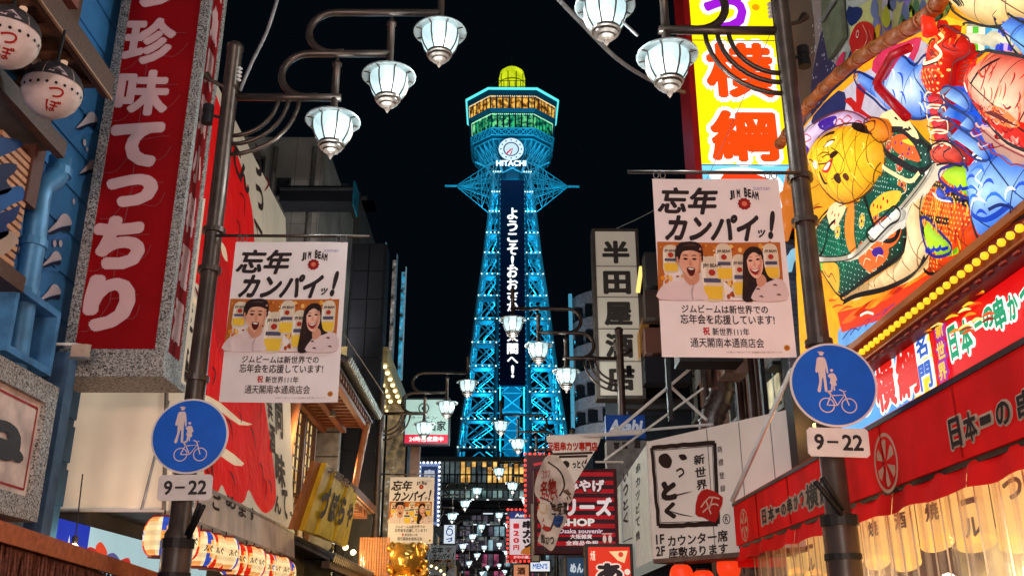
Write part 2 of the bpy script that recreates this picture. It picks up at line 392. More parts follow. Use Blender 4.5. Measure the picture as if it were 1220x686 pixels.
# ================================================================ street banners
def make_banner():
    W, H = .95, 1.385
    P = PL((0, 0, 0), (1, 0, 0)); t = thing('street_banner', 'x', 'banner', (0, 0, 0), 'drink banners hung from the lamp posts')
    def bow(a, b): return .035*math.sin(math.pi*a/W)*(b/H)**2*(-1)+.012*math.sin(a*9+b*2)
    def fn(a, b, o): return Vector((a, -o-.02*math.sin(math.pi*a/W)*(-b/H)+.006*math.sin(7*a+3*b), b+.012*math.sin(math.pi*a/W)*(b/H)))
    g = MB(); n, k = 12, 14
    vs = [fn(W*i/n, -H*j/k, 0) for j in range(k+1) for i in range(n+1)]
    g.add(vs, [(j*(n+1)+i, (j+1)*(n+1)+i, (j+1)*(n+1)+i+1, j*(n+1)+i+1) for j in range(k) for i in range(n)])
    g.build('cloth', M('banner_cloth', (.86, .79, .775), .8, 0, .04, 3), t, True)
    A = Art(P, .0016, .002, fn)
    def z(x, y):  # traced coordinates -> banner metres
        l = 275+22*(y-38)/600; w = 462-12*(y-38)/600
        return ((x-l)/w*W, -(y-38)/602*H)
    def T(s, x0, y0, x1, y1, col, L=1, wt=.02, sh=0):
        a0, b1 = z(x0, y0); a1, b0 = z(x1, y1); A.text(s, a0, b0, a1, b1, col, L, wt, sh)
    def Z(pts, col, L, sm=3): A.poly([z(*q) for q in pts], col, L, sm)
    K = (48, 38, 40)
    T('忘年', 288, 68, 515, 165, K, 1, .035, .25)
    T('カンパイ', 312, 165, 655, 258, K, 1, .045, .35)
    T('ッ', 646, 218, 674, 246, K, 1, .04, .2); T('!', 680, 152, 714, 252, K, 1, .05, .3)
    for i, ch in enumerate('JIM BEAM'):
        if ch != ' ':
            x = 553+i*13.4; d = 10*(1-((i-3.5)/3.5)**2); s = 4 if ch in 'JB' else 0
            T(ch, x, 84-d-s, x+(6 if ch == 'I' else 12.6), 114-d, (40, 30, 32), 1, .05)
    a, b = z(605, 128); A.disc(a, b, .045, (170, 40, 30), 1, 14)
    for k in range(10):
        q = 2*math.pi*k/10; A.disc(a+.038*math.cos(q), b+.038*math.sin(q), .012, (150, 30, 28), 2, 8)
    A.disc(a, b, .02, (225, 120, 90), 3, 10)
    T('SUNTORY', 642, 68, 704, 79, (120, 130, 190), 1, .0)
    # photograph strip: bottles, splashes and the two people
    def G(x0, y0, x1, y1, c, L): 
        pts = [z(x0, y0), z(x1, y0), z(x1, y1), z(x0, y1)]; A.poly([z(x0+(x1-x0)*i/8, y0) for i in range(9)]+[z(x1+(x0-x1)*i/8, y1) for i in range(9)], c, L)
    G(288, 262, 722, 458, (186, 104, 40), 1)
    rr = random.Random(3)
    for k in range(230):
        x, y = rr.uniform(298, 712), rr.uniform(270, 450); c = rr.choice([(226, 160, 70), (240, 196, 110), (205, 120, 45), (160, 74, 26), (250, 225, 165), (210, 90, 30), (236, 150, 40)])
        r = rr.uniform(.006, .022); a, b = z(x, y); A.disc(a, b, r, c, 2+(k % 4)*.4, 5, r*rr.uniform(.5, 1.6))
    def bottle(cx, top, bot, w):
        h = bot-top
        Z([(cx-w*.28, top), (cx+w*.28, top), (cx+w*.5, top+h*.18), (cx+w*.52, top+h*.6), (cx+w*.45, bot), (cx-w*.45, bot), (cx-w*.52, top+h*.6), (cx-w*.5, top+h*.18)], (222, 206, 180), 4)
        Z([(cx-w*.5, top+h*.2), (cx-w*.3, top+h*.2), (cx-w*.34, bot-3), (cx-w*.45, bot-2)], (238, 230, 214), 4.5)
        Z([(cx-w*.48, top+h*.68), (cx+w*.48, top+h*.68), (cx+w*.42, bot-2), (cx-w*.42, bot-2)], (238, 196, 60), 5, 1)
        Z([(cx-w*.4, top+h*.6), (cx+w*.4, top+h*.6), (cx+w*.4, top+h*.5), (cx-w*.4, top+h*.5)], (80, 82, 110), 5, 1)
        T('JIM BEAM', cx-w*.42, top+h*.16, cx+w*.42, top+h*.27, (50, 30, 30), 5, .03)
        a, b = z(cx, top+h*.37); A.disc(a, b, w*.00026*1.2*W, (175, 50, 35), 5, 10, w*.00033*W)
        a, b = z(cx, top+h*.37); A.disc(a, b, w*.0024*.1+.008, (175, 50, 35), 6, 10)
    bottle(333, 275, 365, 52); bottle(520, 268, 388, 56); bottle(475, 312, 456, 74); bottle(572, 305, 440, 50); bottle(684, 270, 385, 52)
    sk, hair, coat = (226, 168, 138), (42, 26, 24), (228, 208, 206)
    # man
    Z([(292, 457), (295, 420), (322, 402), (362, 392), (380, 380), (425, 380), (440, 400), (446, 430), (448, 457)], coat, 7)
    Z([(375, 385), (382, 360), (425, 362), (428, 395), (400, 410)], (205, 146, 116), 8)
    Z([(362, 330), (358, 300), (366, 275), (400, 266), (432, 276), (442, 300), (436, 340), (425, 370), (405, 390), (385, 378), (370, 355)], sk, 9)
    Z([(352, 335), (348, 300), (360, 272), (395, 262), (432, 266), (446, 290), (444, 330), (438, 318), (432, 300), (400, 292), (372, 302), (364, 322)], hair, 10)
    Z([(388, 352), (402, 350), (416, 354), (412, 374), (400, 380), (390, 368)], (90, 22, 20), 10)
    Z([(391, 354), (402, 353), (413, 356), (402, 359)], (245, 240, 235), 11)
    Z([(436, 340), (442, 300), (438, 282), (430, 300), (430, 340), (420, 366), (405, 386), (414, 384), (426, 370)], (206, 142, 112), 10)
    Z([(362, 338), (372, 352), (384, 366), (376, 366), (366, 352)], (238, 184, 154), 10)
    Z([(352, 318), (357, 316), (360, 340), (354, 342)], (214, 150, 120), 10, 2); Z([(372, 300), (385, 294), (400, 296), (388, 302)], (238, 190, 160), 10, 2)
    Z([(376, 278), (398, 270), (424, 274), (412, 278), (392, 278)], (74, 50, 44), 11, 2)
    for x in (384, 415):
        Z([(x-9, 322), (x, 318), (x+9, 322), (x, 326)], (50, 28, 24), 10, 2); Z([(x-11, 312), (x, 307), (x+11, 311), (x, 311)], hair, 10, 2)
    Z([(398, 325), (402, 325), (407, 343), (396, 344)], (205, 140, 112), 10, 2)
    Z([(400, 425), (412, 402), (404, 440), (408, 457), (402, 457)], (190, 170, 170), 8, 2)
    # woman
    Z([(578, 457), (580, 400), (584, 340), (590, 300), (612, 280), (640, 280), (655, 300), (660, 350), (672, 380), (700, 395), (690, 420), (620, 457)], hair, 7)
    Z([(612, 457), (618, 425), (640, 402), (665, 398), (700, 388), (725, 400), (728, 457)], (222, 200, 198), 8)
    Z([(632, 412), (628, 380), (650, 372), (662, 392), (650, 410)], (210, 152, 124), 8)
    Z([(600, 340), (598, 310), (612, 292), (640, 292), (652, 312), (654, 345), (645, 372), (628, 385), (612, 375), (603, 358)], (236, 186, 160), 9)
    Z([(592, 330), (594, 300), (612, 280), (642, 282), (656, 305), (655, 325), (640, 306), (624, 298), (608, 308), (600, 322)], hair, 10)
    Z([(606, 352), (625, 356), (642, 348), (638, 366), (626, 374), (612, 366)], (150, 34, 38), 10)
    Z([(609, 355), (625, 358), (639, 352), (626, 363)], (250, 245, 240), 11)
    Z([(650, 340), (652, 318), (645, 306), (642, 330), (640, 352), (630, 378), (644, 368)], (214, 152, 126), 10)
    Z([(604, 346), (612, 342), (614, 352), (607, 354)], (240, 160, 146), 10, 2); Z([(636, 342), (645, 338), (646, 348), (638, 350)], (226, 140, 124), 10, 2); Z([(622, 330), (626, 330), (629, 343), (620, 344)], (220, 156, 132), 10, 2)
    for k in range(7): Z([(588+k*2, 300+k*6), (584+k*1.5, 350), (586+k, 420), (590+k*2.5, 350)], [(70, 44, 38), (30, 18, 18)][k % 2], 8, 2)
    for x, y in ((611, 326), (637, 322)):
        Z([(x-8, y), (x, y-4), (x+8, y), (x, y+3)], (45, 25, 24), 10, 2); Z([(x-9, y-9), (x, y-13), (x+9, y-10), (x, y-11)], (90, 55, 45), 10, 2)
    for q in ((630, 420), (690, 408), (700, 440), (640, 445)): Z([(q[0]-8, q[1]), (q[0]+2, q[1]-4), (q[0]+9, q[1]+3), (q[0], q[1]+2)], (90, 60, 62), 9, 2)
    T('ジムビームは新世界での', 365, 472, 662, 500, K, 1, .02); T('忘年会を応援しています!', 360, 503, 682, 535, K, 1, .02)
    T('祝', 434, 544, 458, 570, (190, 40, 30), 1, .03); T('新世界111年', 466, 546, 592, 571, K, 1, .015)
    T('通天閣南本通商店会', 391, 578, 639, 609, K, 1, .01)
    a, b = z(716, 610); A.disc(a, b, .022, (196, 132, 40), 1, 12); A.disc(a, b, .012, (160, 95, 30), 2, 8)
    T('※お酒は二十歳になってから 飲酒運転は法律で禁止されています', 510, 620, 700, 626, (150, 130, 130), 1, 0)
    A.done('print', m_cloth, t)
    MB().tube([(-.18, .01, .06), (1.13, .01, .06)], .014, 8).build('rod', m_post, t, True)
    for a in (.03, W-.03, .08, W-.08):
        MB().tube([(a+.02*math.cos(q*.785), -.004, .03+.03*math.sin(q*.785)) for q in range(9)], .004, 5).build('hook', m_steel, t)
    return t
ban = make_banner()
def place_banner(o, loc, label, flip=False):
    o.location = loc; o['label'] = label
tl = at(281, 288, Y=YL-.1); place_banner(ban, tl, 'pink white drink banner with two faces on the nearest left lamp post')
b2 = copy_tree(ban); place_banner(b2, at(777, 213, Y=YR-.1), 'pink white drink banner with two faces under the glowing yellow sign, right lamp post')
for px, py, y, lb in ((465, 568, 20.7, 'drink banner on the second left lamp post in front of the golden lion'), (513, 649, 37.1, 'small far drink banner lit orange, left side under the blue bulb sign')):
    b = copy_tree(ban); place_banner(b, at(px, py, Y=y), lb)
# ================================================================ round traffic signs
def make_sign():
    t = thing('traffic_sign', 'x', 'traffic sign', (0, 0, 0), 'blue pedestrian and bicycle signs')
    P = PL((0, 0, 0), (1, 0, 0)); blue = M('sign_blue', (.002, .11, .62), .45, 0, .08)
    wh = M('sign_white', (.7, .66, .64), .4, 0, .08)
    MB().prism(P, [(.297*math.cos(k*math.pi/24), .297*math.sin(k*math.pi/24)) for k in range(48)], -.01, .0).build('rim', wh, t)
    MB().prism(P, [(.282*math.cos(k*math.pi/24), .282*math.sin(k*math.pi/24)) for k in range(48)], 0, .003).build('disc', blue, t)
    A = Art(P, .002, .006); c = (222, 206, 204)
    def px(x, y): return ((x-226)*.00665, -(y-519)*.00665)
    D = lambda pts: A.poly([px(*q) for q in pts], c, 0, 3)
    A.disc(*px(215.5, 486), .016, c, 0, 12); D([(211, 491), (215, 490), (219, 491), (221, 500), (221.5, 507), (219.8, 507), (219, 501), (218.5, 508), (219, 518), (219, 526), (216.5, 526), (216, 514), (215, 512), (213.5, 520), (212, 527), (209, 526), (211.5, 516), (211, 506), (209.5, 507), (208.3, 505), (209.5, 498)])
    D([(213, 483.8), (218.5, 484.6), (218.4, 485.4), (212, 484.6)])
    A.disc(*px(225, 504), .011, c, 0, 10); D([(222.5, 508), (225, 507), (228, 508), (230, 514), (228.5, 515), (229, 520), (227, 520.5), (227, 525), (225.6, 525), (225.2, 520), (224.5, 525), (222.8, 525), (223.4, 519), (222, 518), (223, 513), (220.5, 510)])
    for x in (217.5, 240): A.ring(*px(x, 541), .046, .053, c, 0, 24)
    L = lambda pts, w=.008: A.line([px(*q) for q in pts], w, c, 1)
    L([(217.5, 541), (222, 531), (236, 530), (228, 541), (217.5, 541)]); L([(228, 541), (221, 527)]); L([(240, 541), (235, 526), (238, 526)]); L([(219, 526.5), (224, 526)], .012)
    L([(219, 526), (222.5, 531)]); L([(235, 526), (231, 524.5)])
    A.done('pictogram', wh_art, t)
    pw, ph, pz = .205, .098, -.40
    q = [(-pw, -ph+.02), (-pw+.02, -ph), (pw-.02, -ph), (pw, -ph+.02), (pw, ph-.02), (pw-.02, ph), (-pw+.02, ph), (-pw, ph-.02)]
    MB().prism(P, [(a, b+pz) for a, b in q], -.006, .003).build('time_plate', wh, t)
    A = Art(P, .002, .006); A.text('9', -.16, pz-.055, -.095, pz+.055, (38, 34, 36), 0, .03); A.rect(-.075, pz-.007, .0, pz+.009, (38, 34, 36)); A.text('22', .025, pz-.055, .165, pz+.055, (38, 34, 36), 0, .03)
    A.done('lettering', wh_art, t)
    s = MB()
    for z in (.1, -.12, -.4): s.box(-.03, .03, .01, .06, z-.02, z+.02)
    s.build('bracket', m_steel, t); return t
wh_art = ART(0, .4, 1, .1, 5, 'sign_print')
sg = make_sign(); sg.location = at(226, 519, Y=YL-.16); sg.rotation_euler = (0, R(-1.5), R(3)); sg['label'] = 'round blue walking and cycling sign over a 9-22 plate on the left lamp post'
s2 = copy_tree(sg); s2.location = at(993, 458, Y=YR-.16); s2.rotation_euler = (0, R(2), R(-3)); s2['label'] = 'round blue walking and cycling sign over a 9-22 plate by the red awning'
for x, y, dz in ((PXL, YL, 0), (PXR, YR, 0)): pass

for nm, X_, Y_, pts in (('left', PXL, YL, [((225, 640), (243, 602)), ((222, 636), (238, 600))]), ('right', PXR-.03, YR, [((1002, 612), (972, 574)), ((1004, 606), (980, 570))])):
    t = thing('pole_bracket', 'black flag bracket strapped low on the nearest %s lamp post' % nm, 'bracket', at(*pts[0][0], Y=Y_-.12), 'black flag brackets on the lamp posts')
    for a, b in pts: MB().tube([at(*a, Y=Y_-.12), at(*b, Y=Y_-.3)], .017, 8).build('tube', m_black, t, True)
    c = at(*pts[0][0], Y=Y_); MB().lathe((X_, Y_, c.z-.08), [(.11, 0), (.125, 0), (.125, .07), (.11, .07)], 16).build('strap', m_black, t)
    MB().lathe((X_, Y_, c.z-.3), [(.11, 0), (.122, 0), (.122, .04), (.11, .04)], 16).build('strap', m_black, t)
# ================================================================ tower
m_tw = M('tower_steel_paint', (.5, .62, .66), .45, .1, .15, .3)
m_twp = M('tower_blue_panel', (.055, .15, .19), .5, .1, .2, .3)
m_twd = M('tower_dark_panel', (.02, .045, .07), .4, .2, .2)
TY = 150.0
def tower():
    c0 = at(610, 540, Y=TY); cx = c0.x; t = thing('observation_tower', 'tall steel lattice observation tower floodlit cyan blue with clock and octagonal decks', 'tower', (cx, TY, 0))
    def zat(py, Y=TY): return at(608, py, Y=Y).z
    def hw(px, py): return abs(at(CX+px, py, Y=TY).x-at(CX, py, Y=TY).x)
    # levels: (pixel row, half width in pixels of the outer legs, of the inner uprights)
    LV = [(545, 62, 20), (512, 58, 20), (480, 53, 19.5), (450, 49.5, 19), (422, 46, 18.5), (394, 42.5, 18), (366, 39, 17.5), (340, 35.5, 17), (314, 32, 16.5), (290, 29.5, 16), (264, 26.5, 15.5), (240, 23.5, 15), (216, 22, 14)]
    Z = [zat(y) for y, a, b in LV]; Wd = [hw(a, y) for y, a, b in LV]; Wi = [hw(b, y) for y, a, b in LV]
    Z0, Wg, Wgi = 0, Wd[0]+(Wd[0]-Wd[2])*.9, Wi[0]
    Zs, Ws, Wis = [0.0]+Z, [Wg]+Wd, [Wgi]+Wi
    def P(i, sx, sy, w=None): w = (Ws if w is None else w)[i]; return Vector((cx+sx*w, TY+sy*Ws[i], Zs[i]))
    for sx in (-1, 1):
        for sy in (-1, 1):
            MB().tube([P(i, sx, sy) for i in range(len(Zs))], [.5]+[.28]*len(Z), 4).build('leg', m_tw, t)
    for sx in (-1, 1):
        for sy in (-1, 1):
            MB().tube([Vector((cx+sx*Wis[i], TY+sy*Ws[i], Zs[i])) for i in range(len(Zs))], .26, 4).build('upright', m_twp, t)
    dots = MB()
    for i in range(1, len(Zs)):
        z = Zs[i]
        for (a, b) in (((-1, -1), (-1, 1)), ((1, -1), (1, 1)), ((-1, 1), (1, 1))):
            MB().tube([P(i, *a), P(i, *b)], .12, 4).build('ring_beam', m_tw, t)
        for sx in (-1, 1):
            o = P(i, sx, -1); q = Vector((cx+sx*Wis[i], TY-Ws[i], z))
            MB().tube([o, q], .11, 4).build('ring_beam', m_tw, t)
            MB().obox(q+Vector((0, .3, -.1)), (o-q), (0, 2.2, 0), (0, 0, .1)).build('walkway', m_twp, t)
            n = max(3, int((o-q).length/.85))
            for k in range(n+1):
                p = q.lerp(o, k/n); dots.ball(p+Vector((0, -.25, .1)), .12, 6)
            n = 5
            for k in range(1, n+1):
                p = o.lerp(P(i, sx, 1), k/n); dots.ball(p+Vector((sx*.25, 0, .1)), .10, 6)
        if i > 1:
            for sx in (-1, 1):
                a, b = P(i-1, sx, -1), P(i, sx, -1); c = Vector((cx+sx*Wis[i-1], TY-Ws[i-1], Zs[i-1])); d = Vector((cx+sx*Wis[i], TY-Ws[i], z))
                for sy_, off in ((0, Vector()), (1, Vector((0, Ws[i]*2, 0)))):
                    s = MB(); s.tube([a+off, d+off], .1, 4); s.tube([c+off, b+off], .1, 4); s.build('cross_brace', m_tw, t)
                s = MB(); e, f = P(i-1, sx, 1), P(i, sx, 1); m0 = (a+e)/2; m1 = (b+f)/2
                s.tube([a, m1], .13, 4); s.tube([e, m1], .13, 4); s.tube([m0, b], .1, 4); s.build('cross_brace', m_tw, t)
                # smaller web inside each bay
                s = MB(); k = 3
                for j in range(k):
                    f0, f1 = j/k, (j+1)/k
                    p0 = a.lerp(b, f0); p1 = (a+(c-a)*.22).lerp(b+(d-b)*.22, f1); s.tube([p0, p1], .045, 4); s.tube([p1, a.lerp(b, f1)], .06, 4)
                s.build('web', m_tw, t)
    dots.build('led_nodes', EM('tower_led', (.55, .95, 1), 2.6), t)['kind'] = 'stuff'
    # lift shaft and cladding behind the sign, bracing above the base
    yb = TY-Wd[-1]*.2
    s = MB(); s.box(cx-Wi[-1]*.6, cx+Wi[-1]*.6, TY-1, TY+2.5, 0, Z[-1]); s.build('lift_shaft', m_twp, t)
    s = MB()
    for k in range(16):
        z0_, z1_ = Z[0]*.6+k*(Z[-1]-Z[0])/16, Z[0]*.6+(k+1)*(Z[-1]-Z[0])/16
        for a, b in ((-1, 1), (1, -1)): s.tube([(cx+a*Wi[-1]*.9, TY-2, z0_), (cx+b*Wi[-1]*.9, TY-2, z1_)], .1, 4)
        for x in (-1, 1): s.tube([(cx+x*Wi[-1]*.9, TY-2, z0_), (cx+x*Wi[-1]*.9, TY-2, z1_)], .14, 4)
        s.tube([(cx-Wi[-1]*.9, TY-2, z1_), (cx+Wi[-1]*.9, TY-2, z1_)], .12, 4)
    s.build('shaft_frame', m_tw, t)
    # stairs zigzagging up inside both sides
    for sx in (-1, 1):
        s = MB()
        for k in range(1, len(Zs)-1):
            a = Vector((cx+sx*Wis[k]*1.15, TY-1, Zs[k])); b = Vector((cx+sx*Ws[k+1]*.8, TY-1, (Zs[k]+Zs[k+1])/2)); c = Vector((cx+sx*Wis[k+1]*1.15, TY-1, Zs[k+1]))
            s.tube([a, b, c], .08, 4); s.tube([a+Vector((0, 2, 1)), b+Vector((0, 2, 1)), c+Vector((0, 2, 1))], .07, 4)
        s.build('stair', m_tw, t)
    # led sign: tilted to follow the front
    y0 = TY-Ws[2]-.9; y1 = TY-Ws[-1]-.9
    zb, zt = zat(458, y0), zat(214, y1)
    PS = PL((cx, y0+(zb-Zs[2])*(y1-y0)/(Zs[-1]-Zs[2]), zb), (1, 0, 0), (0, (y1-y0)/(Zs[-1]-Zs[2]), 1))
    H = (zt-zb)*1.0
    hwb = hw(14.5, 400); htt = hw(12, 300)
    MB().pbox(PS, -hwb, 0, hwb, H, -.5, 0).build('led_sign', M('led_navy', (.005, .014, .045), .5), t, label='tall dark vertical display with white lettering')
    A = Art(PS, .05, .05)
    rows = [('よ', 246, 262), ('う', 264, 276), ('こ', 278, 291), ('そ', 291, 306), ('！', 294+14, 318), ('お', 325-11+0, 0)]
    lst = [('よ', 248, 262), ('う', 263, 276), ('こ', 278, 289), ('そ', 290, 304), ('！', 305, 318), ('お', 320-4, 331), ('お', 332, 346), ('さ', 347, 358), ('か', 359, 371), ('・', 372, 380), ('通', 382, 394), ('天', 395, 407), ('閣', 409, 422), ('へ', 425, 433), ('！', 435, 450)]
    for ch, a, b in lst:
        va = PS.uv(CX, a)[1]; vb = PS.uv(CX, b)[1]; wch = hw(6.2, 350)
        if ch in '！': wch *= .28
        if ch == '・': wch *= .3
        A.text({'！': '!', '・': '!'}.get(ch, ch), -wch, vb, wch, va, (255, 255, 255), 1, .035) if ch != '・' else A.disc(0, (va+vb)/2, wch, (255, 255, 255), 1, 8)
    A.done('lettering', ART(1.25, .5, .5, .0, 3, 'led_letters'), t)
    s = MB(); d2 = MB()
    for k in range(40):
        for sx in (-1, 1): d2.ball(PS.pt(sx*hwb*1.02, H*k/39, .1), .07, 5)
    d2.build('edge_lights', EM('edge_led', (.1, .6, .9), 1.5), t)['kind'] = 'stuff'
    # capital: flared frame under the decks
    def octo(r, z, f=.52): # chamfered square, wide front face
        k = r*f; return [Vector((cx+a, TY+b, z)) for a, b in ((-k, -r), (k, -r), (r, -k), (r, k), (k, r), (-k, r), (-r, k), (-r, -k))]
    def drum(name, lo, hi, r0, r1, mat, f=.52, smooth=False, cap=True):
        a, b = octo(r0, lo, f), octo(r1, hi, f)
        m = MB().add(a+b, [(i, (i+1) % 8, 8+(i+1) % 8, 8+i) for i in range(8)]+([tuple(range(8))[::-1], tuple(range(8, 16))] if cap else []))
        return m.build(name, mat, t)
    def zf(py, r): return at(610, py, Y=TY-r).z
    rc, r3, r2, r1, rr = hw(30, 180), hw(43, 170), hw(47, 145), hw(50, 120), hw(52, 108)
    z_w = Z[-1]
    s = MB(); a, b = octo(Wd[-1]*1.0, z_w), octo(rc*1.0, zf(192, rc))
    c = octo(r3, zf(183, r3))
    for i in range(8):
        s.tube([a[i], b[i], c[i]], .22, 4); s.tube([a[i], b[(i+1) % 8]], .12, 4); s.tube([b[i], a[(i+1) % 8]], .12, 4); s.tube([b[i], b[(i+1) % 8]], .2, 4)
    s.build('capital_frame', m_tw, t)
    drum('core', z_w-.5, zf(180, rc), Wd[-1]*.62, rc*.7, m_twp)
    drum('lower_cladding', zf(186, r3*.9), zf(166, r3), rc*.95, r3, m_twp)
    drum('middle_cladding', zf(166, r3)+.02, zf(158, r3), r3*1.03, r3*1.03, m_twp)
    zl0, zl1, zu0, zu1 = zf(153, r2), zf(134, r2), zf(129, r1), zf(113, r1)
    drum('lower_band', zf(160, r2)+.0, zl0, r3*1.05, r2, m_twp); 
    drum('middle_band', zl1, zu0, r2*1.0, r1*1.0, m_twp)
    drum('roof_band', zu1, zf(107, rr), r1*1.0, rr, m_twp)
    for lo, hi, r0, r1_, nm in ((zf(186, r3*.9), zf(166, r3), rc*.97, r3*1.015, 'cladding_lattice'), (zf(160, r2), zl0, r3*1.065, r2*1.015, 'band_lattice')):
        a, b = octo(r0, lo), octo(r1_, hi)
        for i in (6, 7, 0, 1, 2):
            s = MB(); p, q, p2, q2 = a[i], a[(i+1) % 8], b[i], b[(i+1) % 8]; n = 6 if i == 0 else 4
            for k in range(n):
                f0, f1 = k/n, (k+1)/n; s.tube([p.lerp(q, f0), p2.lerp(q2, f1)], .09, 4); s.tube([p.lerp(q, f1), p2.lerp(q2, f0)], .09, 4); s.tube([p.lerp(q, f0), p2.lerp(q2, f0)], .11, 4)
            s.tube([p, q], .14, 4); s.tube([p2, q2], .14, 4); s.build(nm, m_tw, t)
    def glazing(z0, z1, r, cols, name):
        a, b = octo(r*.965, z0), octo(r*.985, z1)
        for i in range(8):
            if i not in (0, 1, 2, 7, 6): continue
            p, q, p2, q2 = a[i], a[(i+1) % 8], b[i], b[(i+1) % 8]; n = 7 if i == 0 else 6
            for k in range(n):
                f0, f1 = k/n+.02, (k+1)/n-.02
                m = MB().quad(p.lerp(q, f0), p.lerp(q, f1), p2.lerp(q2, f1), p2.lerp(q2, f0)); m.build('window', random.choice(cols), t)
            s = MB()
            for k in range(n+1): s.tube([p.lerp(q, k/n), p2.lerp(q2, k/n)], .07, 4)
            for f in (.02, .8, .98): s.tube([p.lerp(p2, f), q.lerp(q2, f)], .07, 4)
            s.build('window_frame', m_twd, t)
            h = MB(); nn = n*3                                    # visitors and lamps seen through the glass
            for k in range(nn):
                g = p.lerp(q, (k+.5)/nn)+Vector((0, 0, (z1-z0)*.9)); d = (g-Vector((cx, TY, g.z))).normalized(); h.ball(g+d*.25, .11, 5)
            h.build('ceiling_lamps', EM(name+'_lamps', (1, .8, .45) if name == 'upper' else (.5, 1, .6), 1.3), t)['kind'] = 'stuff'
    def winmat(nm, c0, c1, st, sc):
        m, n, l, b = nodes(nm); cr, nz = noise_mix(n, l, c0, c1, sc, .42, .62, 5)
        l.new(cr.outputs[0], b.inputs['Emission Color']); b.inputs['Emission Strength'].default_value = st; b.inputs['Base Color'].default_value = (.02, .02, .02, 1); return m
    glazing(zu0, zu1, r1, [winmat('upper_glow', (.1, .03, .0), (1, .5, .07), 1.1, 1.1), winmat('upper_glow', (.2, .07, .01), (1, .6, .1), 1.1, 1.6)], 'upper')
    glazing(zl0, zl1, r2, [winmat('lower_glow', (.0, .08, .05), (.2, .95, .35), .9, 1.3), winmat('lower_glow', (.0, .04, .04), (.04, .7, .25), .8, 1.2)], 'lower')
    # floors behind
    e = octo(rr*1.01, zf(107, rr)+.15); s = MB()
    for i in range(8): s.tube([e[i], e[(i+1) % 8]], .24, 6)
    s.build('roof_edge_neon', EM('neon_cyan', (.12, .85, .85), 1.1), t)
    zr = zf(107, rr)+.35
    drum('roof', zr-.3, zr, rr*.95, rr*.95, m_twd)
    s = MB(); q = octo(rr*.6, zr)
    for i in range(8):
        for k in range(5):
            p = q[i].lerp(q[(i+1) % 8], k/5); s.tube([p, p+Vector((0, 0, 3.4))], .07, 4)
        for h in (1.2, 2.2, 3.4): s.tube([q[i]+Vector((0, 0, h)), q[(i+1) % 8]+Vector((0, 0, h))], .07, 4)
    s.build('roof_railing', m_twp, t)
    rd = hw(15.5, 88); zd0, zd1 = at(608, 96, Y=TY-3).z, at(608, 84, Y=TY).z
    mdome, n, l, b = nodes('dome_glow'); cr, nz = noise_mix(n, l, (.4, .5, .005), (.8, .95, .02), .8, .3, .7)
    l.new(cr.outputs[0], b.inputs['Emission Color']); b.inputs['Emission Strength'].default_value = 1.0; b.inputs['Base Color'].default_value = (.2, .2, .02, 1)
    MB().lathe((cx, TY, 0), [(rd, zr), (rd, zd0), (rd, zd0+(zd1-zd0)*.55), (rd*.9, zd0+(zd1-zd0)*.85), (rd*.6, zd1), (0, zd1+.15)], 20).build('dome', mdome, t, True)
    s = MB()
    for k in range(10):
        a = 2*math.pi*k/10; s.tube([(cx+rd*1.01*math.cos(a), TY+rd*1.01*math.sin(a), zr), (cx+rd*1.01*math.cos(a), TY+rd*1.01*math.sin(a), zd0+(zd1-zd0)*.6)], .08, 4)
    s.lathe((cx, TY, zd0+(zd1-zd0)*.2), [(rd*1.02, 0), (rd*1.02, .2)], 20); s.build('dome_ribs', m_twd, t)
    MB().tube([(cx, TY, zd1), (cx, TY, zd1+7)], .09, 5).build('mast', m_twp, t)
    # clock and name on the front of the capital
    PC = PL((0, TY-r3*1.06-.4, 0), (1, 0, 0)); u, v = PC.uv(609, 178)
    R_ = hw(14.5, 178)
    MB().prism(PC, [(u+R_*math.cos(k*math.pi/16), v+R_*math.sin(k*math.pi/16)) for k in range(32)], -1.2, 0).build('clock_case', m_twd, t)
    A = Art(PC, .04, .04); A.disc(u, v, R_*.98, (225, 236, 240), 0, 32); A.ring(u, v, R_*.52, R_*.62, (60, 70, 90), 1); A.disc(u, v, R_*.5, (210, 225, 230), 1, 24)
    for k in range(12):
        a = math.pi/6*k; A.disc(u+R_*.8*math.sin(a), v+R_*.8*math.cos(a), R_*.07, (70, 90, 110), 1, 6)
    A.line([(u, v), (u-R_*.42, v-R_*.5)], .22, (200, 30, 60), 3); A.line([(u-R_*.3, v-R_*.3), (u+R_*.12, v+R_*.05), (u-.1, v-R_*.5)], .2, (200, 30, 60), 3)
    A.done('clock_face', ART(.95, .5, .5, .0, 3, 'clock_light'), t)
    A = Art(PC, .04, .1); A.ptext('HITACHI', 591, 191.5, 627, 198.5, (255, 255, 255), 1, .05); A.done('lettering', ART(1.25, .5, .5, .0, 3, 'led_letters'), t)
    # side spars
    zs = zat(228); xs = hw(79, 228); x1 = hw(66, 228)
    for sx in (-1, 1):
        tip = Vector((cx+sx*x1, TY-2, zs)); s = MB(); s.tube([tip-Vector((sx*3, 0, 0)), Vector((cx+sx*xs, TY-2, zs))], .2, 5)
        ups, los = zat(212), zat(252)
        for y in (-2, -6 if 1 else 0, 2):
            ro = [Vector((cx+sx*Wd[-1]*1.05, TY+y, z)) for z in (ups, zs+1, zs-.5, los)]
            for r_ in ro: s.tube([r_, tip], .08, 4)
            for f in (.3, .6):
                s.tube([ro[0].lerp(tip, f), ro[3].lerp(tip, f)], .06, 4); s.tube([ro[0].lerp(tip, f), ro[3].lerp(tip, f-.25)], .05, 4); s.tube([ro[3].lerp(tip, f), ro[0].lerp(tip, f-.25)], .08, 4)
